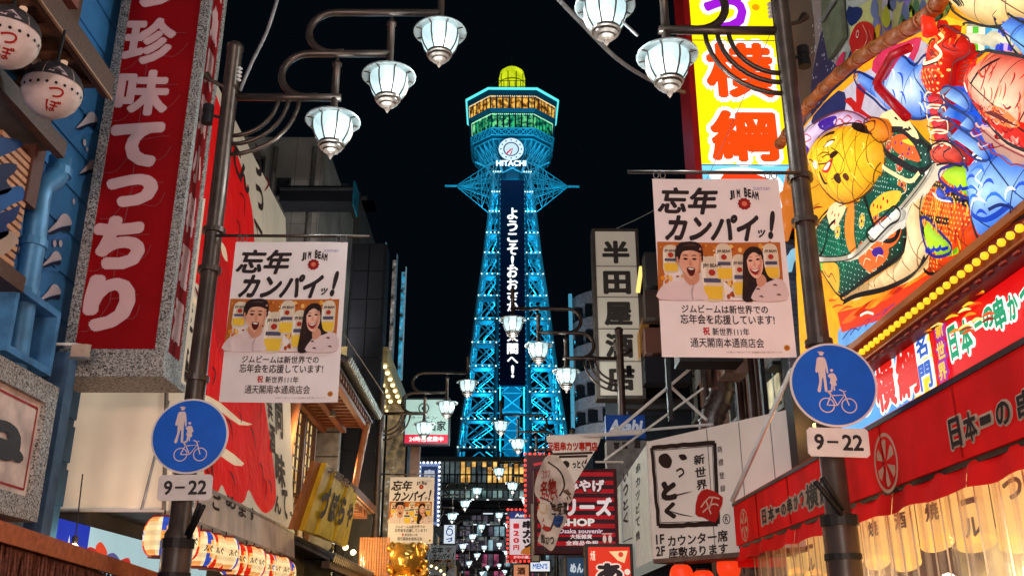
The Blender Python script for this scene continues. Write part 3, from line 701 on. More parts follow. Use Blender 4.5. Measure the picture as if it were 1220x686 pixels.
        for k in range(5):
            f = k/5; s.tube([Vector((cx+sx*Wd[-1], TY-6, ups)).lerp(tip, f), Vector((cx+sx*Wd[-1], TY+2, ups)).lerp(tip, f)], .08, 4)
        s.build('side_spar', m_tw, t)
    # base drum of the tower (arch block) with its own floods
    return t, cx, Z, Wd, zf, r3
tw, tcx, TZ, TW, tzf, tr3 = tower()
def flood(x, y, z, tx, ty, tz, p, size=60, col=(.01, .52, .86)):
    d = bpy.data.lights.new('tower_flood', 'SPOT'); d.energy = p; d.color = col; d.spot_size = R(size); d.spot_blend = .6; d.shadow_soft_size = .6
    o = link(bpy.data.objects.new('tower_flood', d)); o.location = (x, y, z)
    o.rotation_euler = (Vector((tx, ty, tz))-Vector((x, y, z))).to_track_quat('-Z', 'Y').to_euler()
def pglow(x, y, z, p, col=(.008, .5, .9), r=1.0):
    d = bpy.data.lights.new('tower_glow', 'POINT'); d.energy = p; d.color = col; d.shadow_soft_size = r
    link(bpy.data.objects.new('tower_glow', d)).location = (x, y, z)
for sx in (-1, 1):
    flood(tcx+sx*24, TY-34, 8, tcx+sx*4, TY, 42, 32000, 60)
    flood(tcx+sx*16, TY-30, 20, tcx, TY, 84, 36000, 34)
pglow(tcx-7, TY-13, tzf(196, tr3), 2200); pglow(tcx+7, TY-13, tzf(196, tr3), 2200)
for i in (0, 1, 2, 4, 6, 8, 10):
    pglow(tcx-TW[i]*.6, TY-TW[i]*.3, TZ[i]+1.5, 2100 if i < 3 else 1150); pglow(tcx+TW[i]*.6, TY-TW[i]*.3, TZ[i]+1.5, 2100 if i < 3 else 1150)
# ================================================================ left side of the street
def rpx(P, x0, y0, x1, y1):
    xm, ym = (x0+x1)/2, (y0+y1)/2
    a0, a1 = P.uv(x0, ym)[0], P.uv(x1, ym)[0]; b1, b0 = P.uv(xm, y0)[1], P.uv(xm, y1)[1]
    return a0, b0, a1, b1
def frame_bars(P, a0, b0, a1, b1, w_, o0, o1, mat, parent, name='frame'):
    MB().pbox(P, a0-w_, b0-w_, a1+w_, b0, o0, o1).build(name, mat, parent)
    MB().pbox(P, a0-w_, b1, a1+w_, b1+w_, o0, o1).build(name, mat, parent)
    MB().pbox(P, a0-w_, b0, a0, b1, o0, o1).build(name, mat, parent)
    MB().pbox(P, a1, b0, a1+w_, b1, o0, o1).build(name, mat, parent)
XB = -3.62
# ---- blue building
def blue_building():
    t = thing('blue_shop_building', 'blue painted shop building with white wave crests and a drainpipe, left edge of the street', 'building', (XB-1, 5, 0))
    P = lwall(XB)
    MB().box(XB-4, XB, -2, 8.06, 0, 12).build('wall', m_blue, t)
    for k in range(26):
        z = 2.6+k*.36
        MB().box(XB, XB+.018, -2, 8.06, z, z+.3).build('wall_board', m_blue, t)
    A = Art(P, .003, .03)
    W_, D_, Lb = (205, 190, 195), (12, 26, 58), (60, 120, 185)
    wh = lambda pts, c=W_, L=1: A.ppoly(pts, c, L, 3)
    for dx, dy, s in ((0, 0, 1), (2, 56, .85), (-33, 122, 1.15), (-42, 165, .9), (-44, 205, 1.0), (-55, 292, .8)):
        f = lambda pts: [(x0_+dx, y0_+dy) for x0_, y0_ in pts]
        c = (98+dx, 140+dy)
        q = lambda pts: [(c[0]+x*s, c[1]+y*s) for x, y in pts]
        wh(q([(-12, 13), (-2, 2), (4, -6), (10, -5), (14, 4), (8, 6), (0, 8)]), W_, 1)
        wh(q([(-12, 14), (0, 9), (12, 6), (11, 12), (2, 11), (-6, 15)]), D_, 2)
        wh(q([(-16, 22), (-4, 16), (12, 16), (10, 20), (-4, 20)]), Lb, 1)
    for x, y, r in ((96, 170, .03), (99, 178, .018), (60, 290, .03), (67, 290, .03), (83, 240, .025), (42, 190, .03), (45, 200, .025)): A.disc(*P.uv(x, y), r, W_, 2, 10)
    wh([(32, 196), (40, 190), (40, 202), (44, 216), (36, 206)]); wh([(24, 208), (29, 215), (30, 222), (26, 232), (22, 222)])
    wh([(14, 238), (20, 246), (26, 258), (22, 262), (18, 254)]); wh([(16, 290), (20, 298), (24, 316), (18, 306)])
    A.done('print', ART(0, .55, .8, .2, 4, 'wall_paint'), t)
    pts = [at(x, y, X=XB+.16) for x, y in ((72, 188), (70, 205), (64, 214), (50, 222), (46, 236), (40, 290), (30, 350), (16, 445), (0, 560))]
    MB().tube(pts, .085, 14).build('drainpipe', M('pipe_blue', (.06, .22, .42), .4, .1, .2), t, True)
    for f in (1, 5, 6): MB().tube([pts[f]+Vector((0, 0, .03)), pts[f]-Vector((0, 0, .03))], .098, 14).build('pipe_collar', bpy.data.materials['pipe_blue'], t)
    P3 = lwall(XB+.28); a0, b0, a1, b1 = rpx(P3, 16, 358, 66, 428)
    frame_bars(P3, a0, b0, a1, b1, .05, -.22, 0, M('frame_blue', (.06, .2, .4), .5), t, 'pipe_frame')
    # orange and white lattice window with waves
    P2_ = lwall(XB+.2); a0, b0, a1, b1 = P2_.uv(-30, 300)[0], P2_.uv(12, 330)[1], P2_.uv(26, 250)[0], P2_.uv(12, 165)[1]
    MB().pbox(P2_, a0, b0, a1, b1, -.15, -.02).build('lattice_back', m_blue, t)
    n = 16
    for k in range(n):
        z = b0+(b1-b0)*(k+.2)/n
        MB().pbox(P2_, a0, z, a1, z+(b1-b0)/n*.62, -.02, .02).build('lattice_slat', wood('slat_wood', (176, 124, 88), (205, 152, 112)), t) if k == 0 else MB().pbox(P2_, a0, z, a1, z+(b1-b0)/n*.62, -.02, .02).build('lattice_slat', bpy.data.materials['slat_wood'], t)
    A = Art(P2_, .003, .022)
    for pts, c in (([(-20, 205), (0, 195), (16, 196), (14, 205), (4, 215), (10, 225), (0, 232), (-20, 232)], (22, 34, 78)), ([(-20, 235), (5, 225), (22, 222), (26, 236), (10, 244), (-20, 262)], (40, 100, 170)), ([(-20, 262), (8, 250), (20, 245), (14, 262), (4, 268), (6, 280), (-20, 290)], (22, 50, 110)), ([(-20, 165), (10, 165), (24, 172), (8, 182), (-20, 190)], (30, 70, 130)), ([(-20, 285), (8, 275), (18, 285), (6, 300), (-20, 310)], (200, 170, 150))):
        A.ppoly(pts, c, 0, 3)
    A.done('print', ART(0, .55, .8, .2, 4, 'wall_paint'), t)
    MB().pbox(P2_, a0, b0-.12, a1, b0-.01, -.15, .12).build('sill_beam', m_woodd, t)
blue_building()
# ---- eaves above
t = thing('tiled_eave', 'dark wooden eave with rafters hanging over the top left corner above paper lanterns', 'eave', (-3.3, 6, 5.4))
e1 = at(127, 107, X=-3.0)
y1, z1 = e1.y, e1.z
MB().box(XB, -3.0, 2, y1, z1+.02, z1+.07).build('board', m_woodd, t)
MB().box(-3.03, -2.96, 2, y1+.02, z1-.06, z1+.12).build('fascia', m_woodd, t)
MB().box(-2.975, -2.955, 2, y1+.03, z1-.075, z1-.062).build('edge_strip', wood('strip_wood', (150, 112, 82), (176, 140, 108)), t)
for k in range(14):
    y = y1-.1-k*.33; MB().box(XB, -3.03, y-.05, y, z1-.05, z1+.02).build('rafter', m_woodd, t)
for k in range(6):
    y = y1-.45-k*.62; MB().lathe((-3.12, y, z1-.1), [(0, 0), (.022, .01), (.025, .05), (.015, .06)], 10).build('bulb', EM('dim_bulb', (1, .6, .4), .5), t)
m_pink = wood('pink_boards', (120, 92, 88), (158, 126, 118), (12, 1, 12))
P = lwall(-3.1)
MB().box(XB, -3.12, 2, y1-.35, z1+.13, z1+1.7).build('upper_wall', m_woodd, t)
for k in range(7):
    z = z1+.62+k*.155
    MB().box(-3.12, -3.09, 2, y1-.9+k*.16, z, z+.14).build('plank', m_pink, t)
MB().box(-3.12, -3.04, 2, y1-.55, z1+.32, z1+.56).build('plank', wood('red_board', (96, 46, 40), (128, 70, 58), (12, 1, 12)), t)
t = thing('lower_eave', 'grey board soffit on a brown bracket behind the white paper lanterns', 'eave', (-3.4, 6, 4.5))
e2 = at(72, 180, X=-3.25)
MB().box(XB, -3.25, 2, e2.y, e2.z, e2.z+.05).build('board', M('grey_boards', (.13, .115, .105), .8, 0, .3, 4), t)
MB().box(-3.28, -3.22, 2, e2.y+.02, e2.z-.05, e2.z+.08).build('fascia', m_woodd, t)
MB().box(-3.5, -3.38, e2.y-.1, e2.y+.05, e2.z-.45, e2.z+.9).build('bracket', wood('bracket_wood', (74, 44, 34), (100, 62, 48)), t)
MB().box(-3.32, -3.24, 2, e2.y-.05, e2.z+.35, e2.z+.45).build('beam', m_woodd, t)
# ---- white ball lanterns
def ball_fn(c, r, sc=1.0):
    def fn(lon, lat, o):
        rr = r+o; return Vector((c[0]+rr*math.cos(lat)*math.sin(lon), c[1]-rr*math.cos(lat)*math.cos(lon), c[2]+rr*math.sin(lat)*sc))
    return fn
for (px, py, lb, turn) in ((8, 45, 'white ball lantern cut by the left picture edge, topmost left', .5), (62, 108, 'white ball lantern with red brush letters and a row of black dots under the eave', .55)):
    c = at(px, py, X=-2.93); r = .186
    t = thing('paper_lantern', lb, 'lantern', c, 'white ball lanterns')
    MB().ball(c, r, 24).build('paper', M('lantern_paper', (.62, .5, .46), .7, 0, .12, 9), t, True)
    A = Art(lwall(0), .0015, .003, ball_fn(c, r)); 
    for k in range(22):
        lo = k*2*math.pi/22; pts = [(lo+.055*math.cos(q*.7), .42+.055*math.sin(q*.7)) for q in range(9)]; A.poly([(a_, b_-.62) for a_, b_ in pts], (24, 20, 24), 0)
    for i, ch in enumerate('つぼ'):
        vs, fs, bb = glyph(ch, .02); A.raw([(turn+.1+(x-(bb[0]+bb[2])/2)*(.62+.2*i), -.52-i*.5+(y-(bb[1]+bb[3])/2)*.55) for x, y in vs], fs, (172, 28, 26), 0)
    for k in range(6):
        lo = turn-.45+k*math.pi/3; A.line([(lo, -1.45+j*.145) for j in range(20)], .02, (225, 200, 190), 0)
    A.done('painted_letters', ART(0, .7, .9, .1, 6, 'lantern_paint'), t)
    s = MB().lathe(c, [(r*math.cos(a)*1.02, r*math.sin(a)*1.03) for a in (.12, .3, .55, .8, 1.1, 1.4)]+[(.03, r*1.06), (.02, r*1.2), (0, r*1.22)], 24); s.build('cap', M('lantern_cap', (.045, .04, .045), .5, 0, .4, 12), t, True)
    A = Art(lwall(0), .0015, .010, ball_fn(c, r)); A.poly([(turn-.3, .2), (turn+.35, .18), (turn+.05, .5)], (190, 175, 178), 0); A.line([(turn-.2, .24), (turn+.0, .36), (turn+.2, .24)], .05, (60, 50, 60), 1)
    A.done('crest', ART(0, .7, .9, .1, 6, 'lantern_paint'), t)
    MB().tube([c+Vector((0, 0, r*1.2)), c+Vector((.0, .02, r*1.2+.25))], .01).build('hanging_wire', m_dark, t)
# ---- big red vertical sign in a granite frame
def red_sign():
    YS = 7.44; P = face(YS)
    t = thing('vertical_sign', 'tall dark red sign with pink brush letters in a speckled granite frame', 'sign', (-3.1, YS+.2, 3.5))
    aL, aR = P.uv(72, 436)[0], P.uv(203, 425)[0]-.0; aL = P.uv(72, 436)[0]
    aR = P.uv(199, 400)[0]; bb, bt = P.uv(140, 416)[1], 9.2
    fw = .085; D = .40
    red = M('sign_red', (.29, .0, .003), .85, 0, .15, 2)
    MB().pbox(P, aL+fw, bb, aR-fw, bt, -D+.03, -.012).build('panel', red, t)
    MB().pbox(P, aL, bb, aL+fw, bt, -D, .0).build('granite_frame', m_gran, t)
    MB().pbox(P, aR-fw, bb, aR, bt, -.075, .0).build('granite_frame', m_gran, t)
    MB().pbox(P, aR-fw, bb, aR, bt, -D-.06, -D+.015).build('granite_frame', m_gran, t)
    MB().pbox(P, aR-fw, bb, aR-.012, bt, -D+.015, -.075).build('side_panel', red, t)
    MB().pbox(P, aL-.03, bb-.17, aR+.0, bb, -D-.06, .012).build('granite_base', m_gran, t)
    MB().pbox(P, aL-.06, bb-.235, aR+.03, bb-.172, -D-.1, .05).build('granite_base', m_gran, t)
    A = Art(P, .003, -.008); C = (240, 196, 196)
    chars = [('珍', 148, 22, 208, 76), ('味', 139, 84, 201, 137), ('て', 130, 146, 193, 198), ('っ', 126, 208, 187, 246), ('ち', 110, 258, 173, 320), ('り', 100, 328, 160, 394)]
    A.ptext('う', 158, -40, 214, 9, C, 2, .06)
    for ch, x0, y0, x1, y1 in chars: A.ptext(ch, x0-1, y0-1, x1+1, y1+1, C, 2, .045 if ch in '珍味' else .07)
    rr = random.Random(5); ln = (150, 70, 74)
    cc = [((x0+x1)/2, (y0+y1)/2) for ch, x0, y0, x1, y1 in chars]
    for (x, y), (x2, y2) in zip(cc, cc[1:]): A.pline([(x, y), (x2, y2)], .008, ln, 0)
    for i, (x, y) in enumerate(cc):
        A.pline([(x, y+12), (x+28, y+18), (x+46-i*2, y+2)], .006, ln, 0, 3); A.pline([(x, y), (x-22, y+30), (x-44+i*2, y+33)], .006, ln, 0, 3)
        A.pline([(x, y-5), (x+30, y-10), (x+44-i*2, y-10)], .006, ln, 0, 3)
    A.done('lettering', ART(0, .5, .85, .08, 5, 'sign_paint'), t)
    PR = lwall(aR-.012+.0); A = Art(PR, .003, .003); u0, u1 = YS+.085, YS+D-.03
    bc = P.uv(200, 414)[1]
    for i, ch in enumerate('活魚貝類小料理酒'[::-1]):
        if ch == ' ': continue
        b0 = bb+.12+i*.49; A.text(ch, u0+.03, b0, u1-.03, b0+.38, C, 0, .07)
    A.done('side_print', ART(0, .5, .85, .08, 5, 'sign_paint'), t)
    s = MB(); a = at(0, 409, Y=YS-.5); b = at(88, 410, Y=YS-.28); s.tube([a, b, b+Vector((.07, 0, -.01))], .012)
    lp = thing('arm_lamp', 'small beige floodlight on a thin horizontal arm before the granite sign base', 'lamp', b)
    s.build('arm', m_white, lp)
    c = at(97, 420, Y=YS-.25); s = MB(); s.obox(c+Vector((-.06, -.05, -.05)), (.11, .0, 0), (0, .09, .02), (.01, -.02, .1)); s.build('lamp_head', M('beige_plastic', (.5, .38, .3), .5), lp)
    MB().obox(c+Vector((-.07, -.058, -.065)), (.13, .0, 0), (0, .11, .02), (.0, 0, .018)).build('rim', m_steel, lp)
red_sign()
# ---- fugu restaurant with the big cloth banner
YF = at(200, 608, X=-3.0).y
zbot = at(200, 608, Y=YF).z
def fugu():
    zb = at(246, 640, X=-3.0).z
    t = thing('pufferfish_restaurant', 'restaurant front hung with a huge cream cloth with red shapes and black brush writing', 'shop', (-3.6, YF+3, 0))
    z0 = zbot
    PB = PL((-3.0, 0, z0), (0, 1, 0), (-.105, 0, 1))
    mc = M('lit_cream_cloth', (.66, .56, .42), .8, 0, .1, .8, emit=.26)  # small emission in the cloth stands in for light shining through
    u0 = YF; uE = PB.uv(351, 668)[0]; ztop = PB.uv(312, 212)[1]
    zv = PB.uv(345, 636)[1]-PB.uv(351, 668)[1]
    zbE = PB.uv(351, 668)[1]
    mv = M('valance_cloth', (.6, .47, .38), .8, 0, .22, 2.5, .3, 5, emit=.12)  # weaker emission here, also in place of light through the cloth
    MB().pbox(PB, u0, 0, uE, ztop+.08, -.06, -.035).build('backing', m_woodd, t)
    # rows of cloth panels with seams
    b0 = zv+.02; n = 11
    H = ztop+.1
    for k in range(n):
        a0, a1 = u0+(uE-u0)*k/n, u0+(uE-u0)*(k+1)/n
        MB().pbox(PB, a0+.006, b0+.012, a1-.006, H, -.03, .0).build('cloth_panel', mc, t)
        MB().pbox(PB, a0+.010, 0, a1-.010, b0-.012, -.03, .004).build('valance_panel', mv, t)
    MB().pbox(PB, u0, b0-.018, uE, b0+.018, -.03, .012).build('seam_rail', M('rail_beige', (.3, .25, .2), .6), t)
    MB().pbox(PB, u0, -.035, uE, -.0, -.05, .02).build('bottom_rail', M('rail_beige2', (.3, .25, .2), .6), t)
    A = Art(PB, .003, .004)
    RD = (218, 22, 20)
    red = [(247, 92), (266, 140), (286, 195), (300, 250), (303, 300), (306, 380), (311, 450), (321, 520), (328, 575), (327, 600), (316, 611), (305, 600), (296, 583), (291, 596), (280, 601), (271, 592), (264, 577), (259, 586), (249, 584), (243, 566), (243, 530), (243, 480), (246, 420), (246, 375), (240, 345), (222, 328), (208, 312), (214, 292), (222, 272), (212, 258), (206, 238), (212, 190), (228, 130)]
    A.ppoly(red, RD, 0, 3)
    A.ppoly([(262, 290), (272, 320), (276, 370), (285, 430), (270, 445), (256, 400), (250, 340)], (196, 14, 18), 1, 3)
    CRM = (232, 208, 178)  # cream streaks paint fold highlights onto the red
    for pts in ([(238, 468), (262, 480), (285, 500), (300, 505), (284, 506), (262, 490), (240, 476)], [(240, 525), (262, 530), (290, 552), (278, 554), (258, 540), (242, 533)], [(262, 288), (268, 296), (270, 312), (264, 304)], [(284, 300), (288, 296), (300, 330), (296, 332)], [(222, 345), (236, 360), (240, 372), (226, 356)]):
        A.ppoly(pts, CRM, 2, 2)
    rr = random.Random(2)
    for k in range(30):                                  # dark red strokes painting the shade of folds
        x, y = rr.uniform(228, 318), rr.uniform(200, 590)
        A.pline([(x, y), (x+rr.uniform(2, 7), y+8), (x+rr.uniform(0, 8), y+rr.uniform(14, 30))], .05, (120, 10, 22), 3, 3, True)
    BK = (58, 42, 36)
    for ch, x0, y0, x1, y1 in [('魚', 203, 262, 212, 300), ('天', 196, 318, 207, 356), ('度', 211, 345, 229, 390), ('違', 205, 398, 224, 446),
        ('て', 272, 170, 286, 205), ('ん', 284, 196, 296, 225), ('う', 302, 175, 311, 210), ('つ', 304, 222, 313, 250), ('一', 302, 262, 312, 280),
        ('共', 318, 478, 324, 500), ('同', 327, 474, 336, 520), ('酒', 320, 505, 327, 540), ('味', 327, 540, 339, 580), ('ん', 326, 590, 334, 612), ('て', 335, 582, 342, 618), ('。', 344, 608, 348, 616),
        ('ご', 252, 588, 262, 608), ('め', 268, 590, 280, 606), ('ま', 283, 600, 292, 616), ('す', 296, 604, 303, 620), ('安', 214, 500, 228, 540)]:
        A.ptext(ch, x0, y0, x1, y1, BK, 2, .05)
    A.done('printed_figure', ART(.62, .85, .7, .22, 1.5, 'cloth_print', 1.25, .5), t)  # print emits with the cloth, in place of light through it
    # front cloth that faces down the street to the camera
    PF = face(YF-.02); a0 = PF.uv(56, 612)[0]; a1 = -3.0
    g = MB(); nx, nz = 44, 8; 
    def f(i, j):
        a = a0+(a1-a0)*i/nx; b = z0+3.1*j/nz; return PF.pt(a, b, .018*math.sin(a*9)+.012*math.sin(a*23+b)*max(0, 1-j/3))
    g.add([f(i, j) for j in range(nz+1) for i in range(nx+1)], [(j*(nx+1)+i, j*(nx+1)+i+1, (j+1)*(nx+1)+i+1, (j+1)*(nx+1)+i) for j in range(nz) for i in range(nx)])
    g.build('front_cloth', M('front_cloth_cream', (.66, .52, .38), .8, 0, .12, 1, emit=.42), t, True)  # cloth emits on its own in place of lamp light
    MB().tube([PF.pt(a0, z0, .02), PF.pt(a1, z0, .02)], .018).build('bottom_rail', m_white, t)
    MB().tube([PF.pt(a1-.02, z0, .03), PF.pt(a1-.02-.3, z0+3, .03)], .02).build('corner_pole', M('rail_beige3', (.3, .25, .2), .6), t)
    MB().tube([PF.pt(a1-.22, z0, .03), PF.pt(a1-.1, z0+1.0, .03)], .012).build('stay', m_steel, t)
    s = MB(); s.box(a0, -3.02, YF+.06, uE-.1, z0+.02, z0+.07); s.build('soffit', M('soffit_grey', (.13, .135, .15), .8), t)
    MB().box(-7, -3.75, YF+.1, uE, 0, H+z0-.2).build('wall', m_conc, t)
    MB().box(-3.8, -3.7, YF+.2, uE, z0+.5, H+z0-.2).build('wall_lining', m_woodd, t)
    return uE, H+z0
uE, ztopF = fugu()
# ---- printed shop panels and pufferfish
t = thing('sea_panel', 'lit blue panel with white sails next to a pale sky panel with a red and blue fish', 'panel', (-3.9, 8.5, 1.8))
PX = lwall(-3.66)
pa = PX.uv(40, 640)[0]; pm = PX.uv(104, 650)[0]; pe = PX.uv(215, 680)[0]; zt = PX.uv(104, 626)[1]; zz = PX.uv(104, 690)[1]-1.2
MB().pbox(PX, pa-.5, zz, pe+1, zt, -.1, 0).build('board', m_dark, t)
A = Art(PX, .003, .004); A.rect(pa-.5, zz, pm, zt, (16, 52, 180)); A.grad(pm, zz, pe+1, zt, (150, 200, 214), (176, 214, 222))
for pts in ([(53, 655), (62, 632), (66, 658)], [(76, 662), (82, 637), (82, 665)], [(64, 660), (67, 648), (73, 662)], [(47, 650), (51, 646), (52, 655)]): A.ppoly(pts, (214, 226, 236), 1, 1)
A.ppoly([(97, 657), (104, 652), (114, 656), (122, 672), (112, 668), (104, 660)], (40, 50, 120), 1, 3); A.ppoly([(98, 656), (106, 651), (114, 655), (112, 659), (104, 656)], (190, 30, 40), 2, 3)
A.ppoly([(112, 652), (118, 645), (124, 652), (126, 660), (118, 662)], (226, 70, 40), 3, 3); A.ppoly([(122, 664), (134, 658), (142, 668), (138, 674), (128, 672)], (80, 84, 150), 2, 3); A.ppoly([(142, 668), (152, 664), (155, 676), (148, 674)], (200, 34, 40), 2, 3)
A.done('print', ART(.75, .5, .6, .08, 3, 'backlit_panel'), t)
# ---- straw eave at the bottom left
t = thing('bark_eave', 'low orange lit wooden eave with a rough bark fringe, bottom left corner', 'eave', (-3.2, 6, 2.1))
q0, q1 = at(0, 634, X=-2.98), at(176, 688, X=-2.98)
dz = (q1.z-q0.z)/(q1.y-q0.y)
Y0, Y1 = 2.0, q1.y+.3
zf_ = lambda y: q0.z+dz*(y-q0.y)
mw = wood('orange_lit_wood', (150, 70, 30), (196, 104, 52), (1, 8, 8))
for k in range(5):
    x = -3.62+k*.128
    MB().obox((x, Y0, zf_(Y0)+.02*k*0+(.09-.012*k)), (.122, 0, 0), (0, Y1-Y0, dz*(Y1-Y0)), (0, 0, .03)).build('roof_board', mw, t)
MB().obox((-3.0, Y0, zf_(Y0)-.05), (.03, 0, 0), (0, Y1-Y0, dz*(Y1-Y0)), (0, 0, .11)).build('fascia', mw, t)
s = MB(); rr = random.Random(9)
for k in range(900):
    y = rr.uniform(Y0, Y1); x = -3.02-rr.uniform(0, .05); l = rr.uniform(.12, .3); s.tube([(x, y, zf_(y)-.04), (x+rr.uniform(-.02, .02), y+rr.uniform(-.03, .03), zf_(y)-.04-l)], .007, 3, False)
s.build('bark_fringe', wood('bark', (86, 46, 32), (150, 92, 70)), t)['kind'] = 'stuff'
MB().obox((-3.1, Y0, zf_(Y0)-.3), (.03, 0, 0), (0, Y1-Y0, dz*(Y1-Y0)), (0, 0, .25)).build('backing_board', m_woodd, t)
# ---- bare bulb
c = at(88, 652, X=-3.5); t = thing('light_bulb', 'bare glowing bulb hanging before the blue sail panel', 'bulb', c)
MB().ball(c, .035, 12).build('glass', EM('hot_bulb', (1, .82, .5), 9), t, True)
MB().lathe(c, [(.02, .03), (.026, .045), (.024, .09), (0, .1)], 10).build('socket', m_dark, t); MB().tube([c+Vector((0, 0, .09)), c+Vector((-.02, 0, .6))], .006).build('cable', m_dark, t)
d = bpy.data.lights.new('bulb_light', 'POINT'); d.energy = 6; d.color = (1, .7, .4); d.shadow_soft_size = .05; o = link(bpy.data.objects.new('bulb_light', d)); o.location = c+Vector((.1, -.05, -.05))
# ---- granite framed square sign, lower left
PG = lwall(-3.3)
t = thing('square_sign', 'square cream sign with a thick black brush letter in a rough stone frame, left edge', 'sign', (-3.35, 6.5, 3))
a1, bT = PG.uv(66, 462); bB = PG.uv(40, 622)[1]; fw = .15
a0 = a1-1.35
m_gr2 = M('rough_granite', (.2, .17, .15), .7, 0, .95, 26, .8, 30)
frame_bars(PG, a0+fw, bB+fw, a1-fw, bT-fw, fw, -.2, .03, m_gran, t, 'stone_frame')
MB().pbox(PG, a0+fw, bB+fw, a1-fw, bT-fw, -.1, -.01).build('panel', M('cream_panel', (.62, .5, .44), .6), t)
A = Art(PG, .003, -.006); i0, i1, j0, j1 = a0+fw, a1-fw, bB+fw, bT-fw
for k in (0,):
    for (p, q) in (((i0+.05, j0+.05), (i1-.05, j0+.05)), ((i1-.05, j0+.05), (i1-.05, j1-.05)), ((i1-.05, j1-.05), (i0+.05, j1-.05)), ((i0+.05, j1-.05), (i0+.05, j0+.05))): A.line([p, q], .016, (165, 24, 30), 0)
A.text('ね', i1-.95, j0+.18, i1-.13, j1-.18, (44, 36, 34), 1, .09)
A.done('lettering', ART(0, .5, .9, .08, 4, 'sign_paint2'), t)
MB().box(XB, -3.5, 4, a1-.02, bB-.2, bT+.2).build('mounting', m_blue, t)
# blue corner pilaster under the red sign
t = thing('corner_pillar', 'narrow blue corner pillar between the stone framed sign and the cream cloth', 'pillar', (-3.6, 7, 0)); p = at(60, 540, Y=7.3)
MB().box(p.x-.09, p.x+.05, 7.25, 7.4, 0, at(70, 458, Y=7.3).z+.25).build('shaft', M('pillar_blue', (.07, .14, .24), .6), t)
# ---- row of paper lanterns
m_lw = None
def paper_lantern(c, k):
    t = thing('festival_lantern', 'x', 'lantern', c, 'red white and blue lanterns under the cream cloth')
    r = .155; h = .16
    prof = [(.09, -h)]+[(r*math.cos(a)**.75 if abs(a) < 1.5 else .08, h*math.sin(a)) for a in [(-1.1+2.2*i/10) for i in range(11)]]+[(.09, h)]
    prof = [(.06+(r-.06)*math.sin(math.pi*i/12)**.75 if 0 < i < 12 else .07, -h*math.cos(math.pi*i/12)) for i in range(13)]
    s = MB(); seg = 24; c = Vector(c)
    vs = []; 
    for i, (rr_, z) in enumerate(prof):
        for j in range(seg):
            q = 2*math.pi*j/seg; vs.append(c+Vector((math.cos(q)*rr_, math.sin(q)*rr_, z)))
    Cw, Cr, Cb = (1, .74, .38), (.75, .02, .005), (.03, .08, .5)
    cols = [Cr, Cb][k % 2]; 
    for i in range(len(prof)-1):
        for j in range(seg):
            gi, gp = (j+k*2)//3, (j+k*2) % 3; pnl = gi % 2
            if gp == 0 and pnl != 1: cc = (1, .8, .45)
            elif pnl == 1: cc = (1, .70, .34) if 2 < i < 9 else (1, .42, .12) if i in (1, 2, 9, 10) else Cr
            else:
                lim = 5 if gp == 1 else 4
                cap = Cr if (gi//2+k) % 3 else Cb
                cc = cap if i < lim or i > 11-lim else (1, .4, .08) if i in (lim, 11-lim) else ((1, .74, .36) if k % 4 else (.75, .72, .8))
            cc = tuple(x*(.8+.2*(i % 2)) for x in cc)
            s.add([vs[i*seg+j], vs[i*seg+(j+1) % seg], vs[(i+1)*seg+(j+1) % seg], vs[(i+1)*seg+j]], [(0, 1, 2, 3)], cc)
    s.build('paper', ART(1.1, .7, .4, .25, 8, 'lit_lantern_paper'), t, colors=True)
    A = Art(face(0), .002, .004, lambda lo, la, o: Vector((c[0]+(r*.985+o)*math.sin(lo), c[1]-(r*.985+o)*math.cos(lo), c[2]+la)))
    for n_ in range(3):
        vs_, fs, bb = glyph('ふぐ' if n_ != 1 else '酒', .04); A.raw([(n_*2.1+.9+(x-(bb[0]+bb[2])/2)*.35, (y-(bb[1]+bb[3])/2)*.07) for x, y in vs_], fs, (50, 30, 40), 0)
    A.done('lettering', ART(0, .7, .9, .1, 6, 'lantern_ink'), t)
    for z in (-h, h): MB().lathe(c+Vector((0, 0, z-.012)), [(.0, 0), (.095, 0), (.095, .024), (0, .024)], 16).build('ring', M('lantern_ring', (.3, .03, .03), .5) if z < 0 else bpy.data.materials['lantern_ring'], t)
    MB().tube([c+Vector((0, 0, h)), c+Vector((0, 0, h+.06))], .008, 5).build('hook', m_dark, t)
    return t
ws = ['largest, left of the lamp post', 'second', 'third', 'fourth', 'fifth', 'sixth', 'seventh', 'eighth', 'ninth', 'tenth', 'eleventh', 'twelfth', 'thirteenth']
c1 = at(193, 639, X=-2.82)
for k in range(12):
    y = c1.y+(0 if k == 0 else .62+(k-1)*.43)
    paper_lantern((-2.82-.02*(k % 2), y, c1.z+.015*math.sin(k*2.1)), k)['label'] = 'striped festival lantern under the cream cloth, %s in its row' % ws[k]
for k in range(7):
    paper_lantern((-2.95, c1.y+1.0+k*.62, c1.z-.42-.02*(k % 2)), k+1)['label'] = 'striped festival lantern of the lower row, %s beyond the lamp post' % ordn[k]
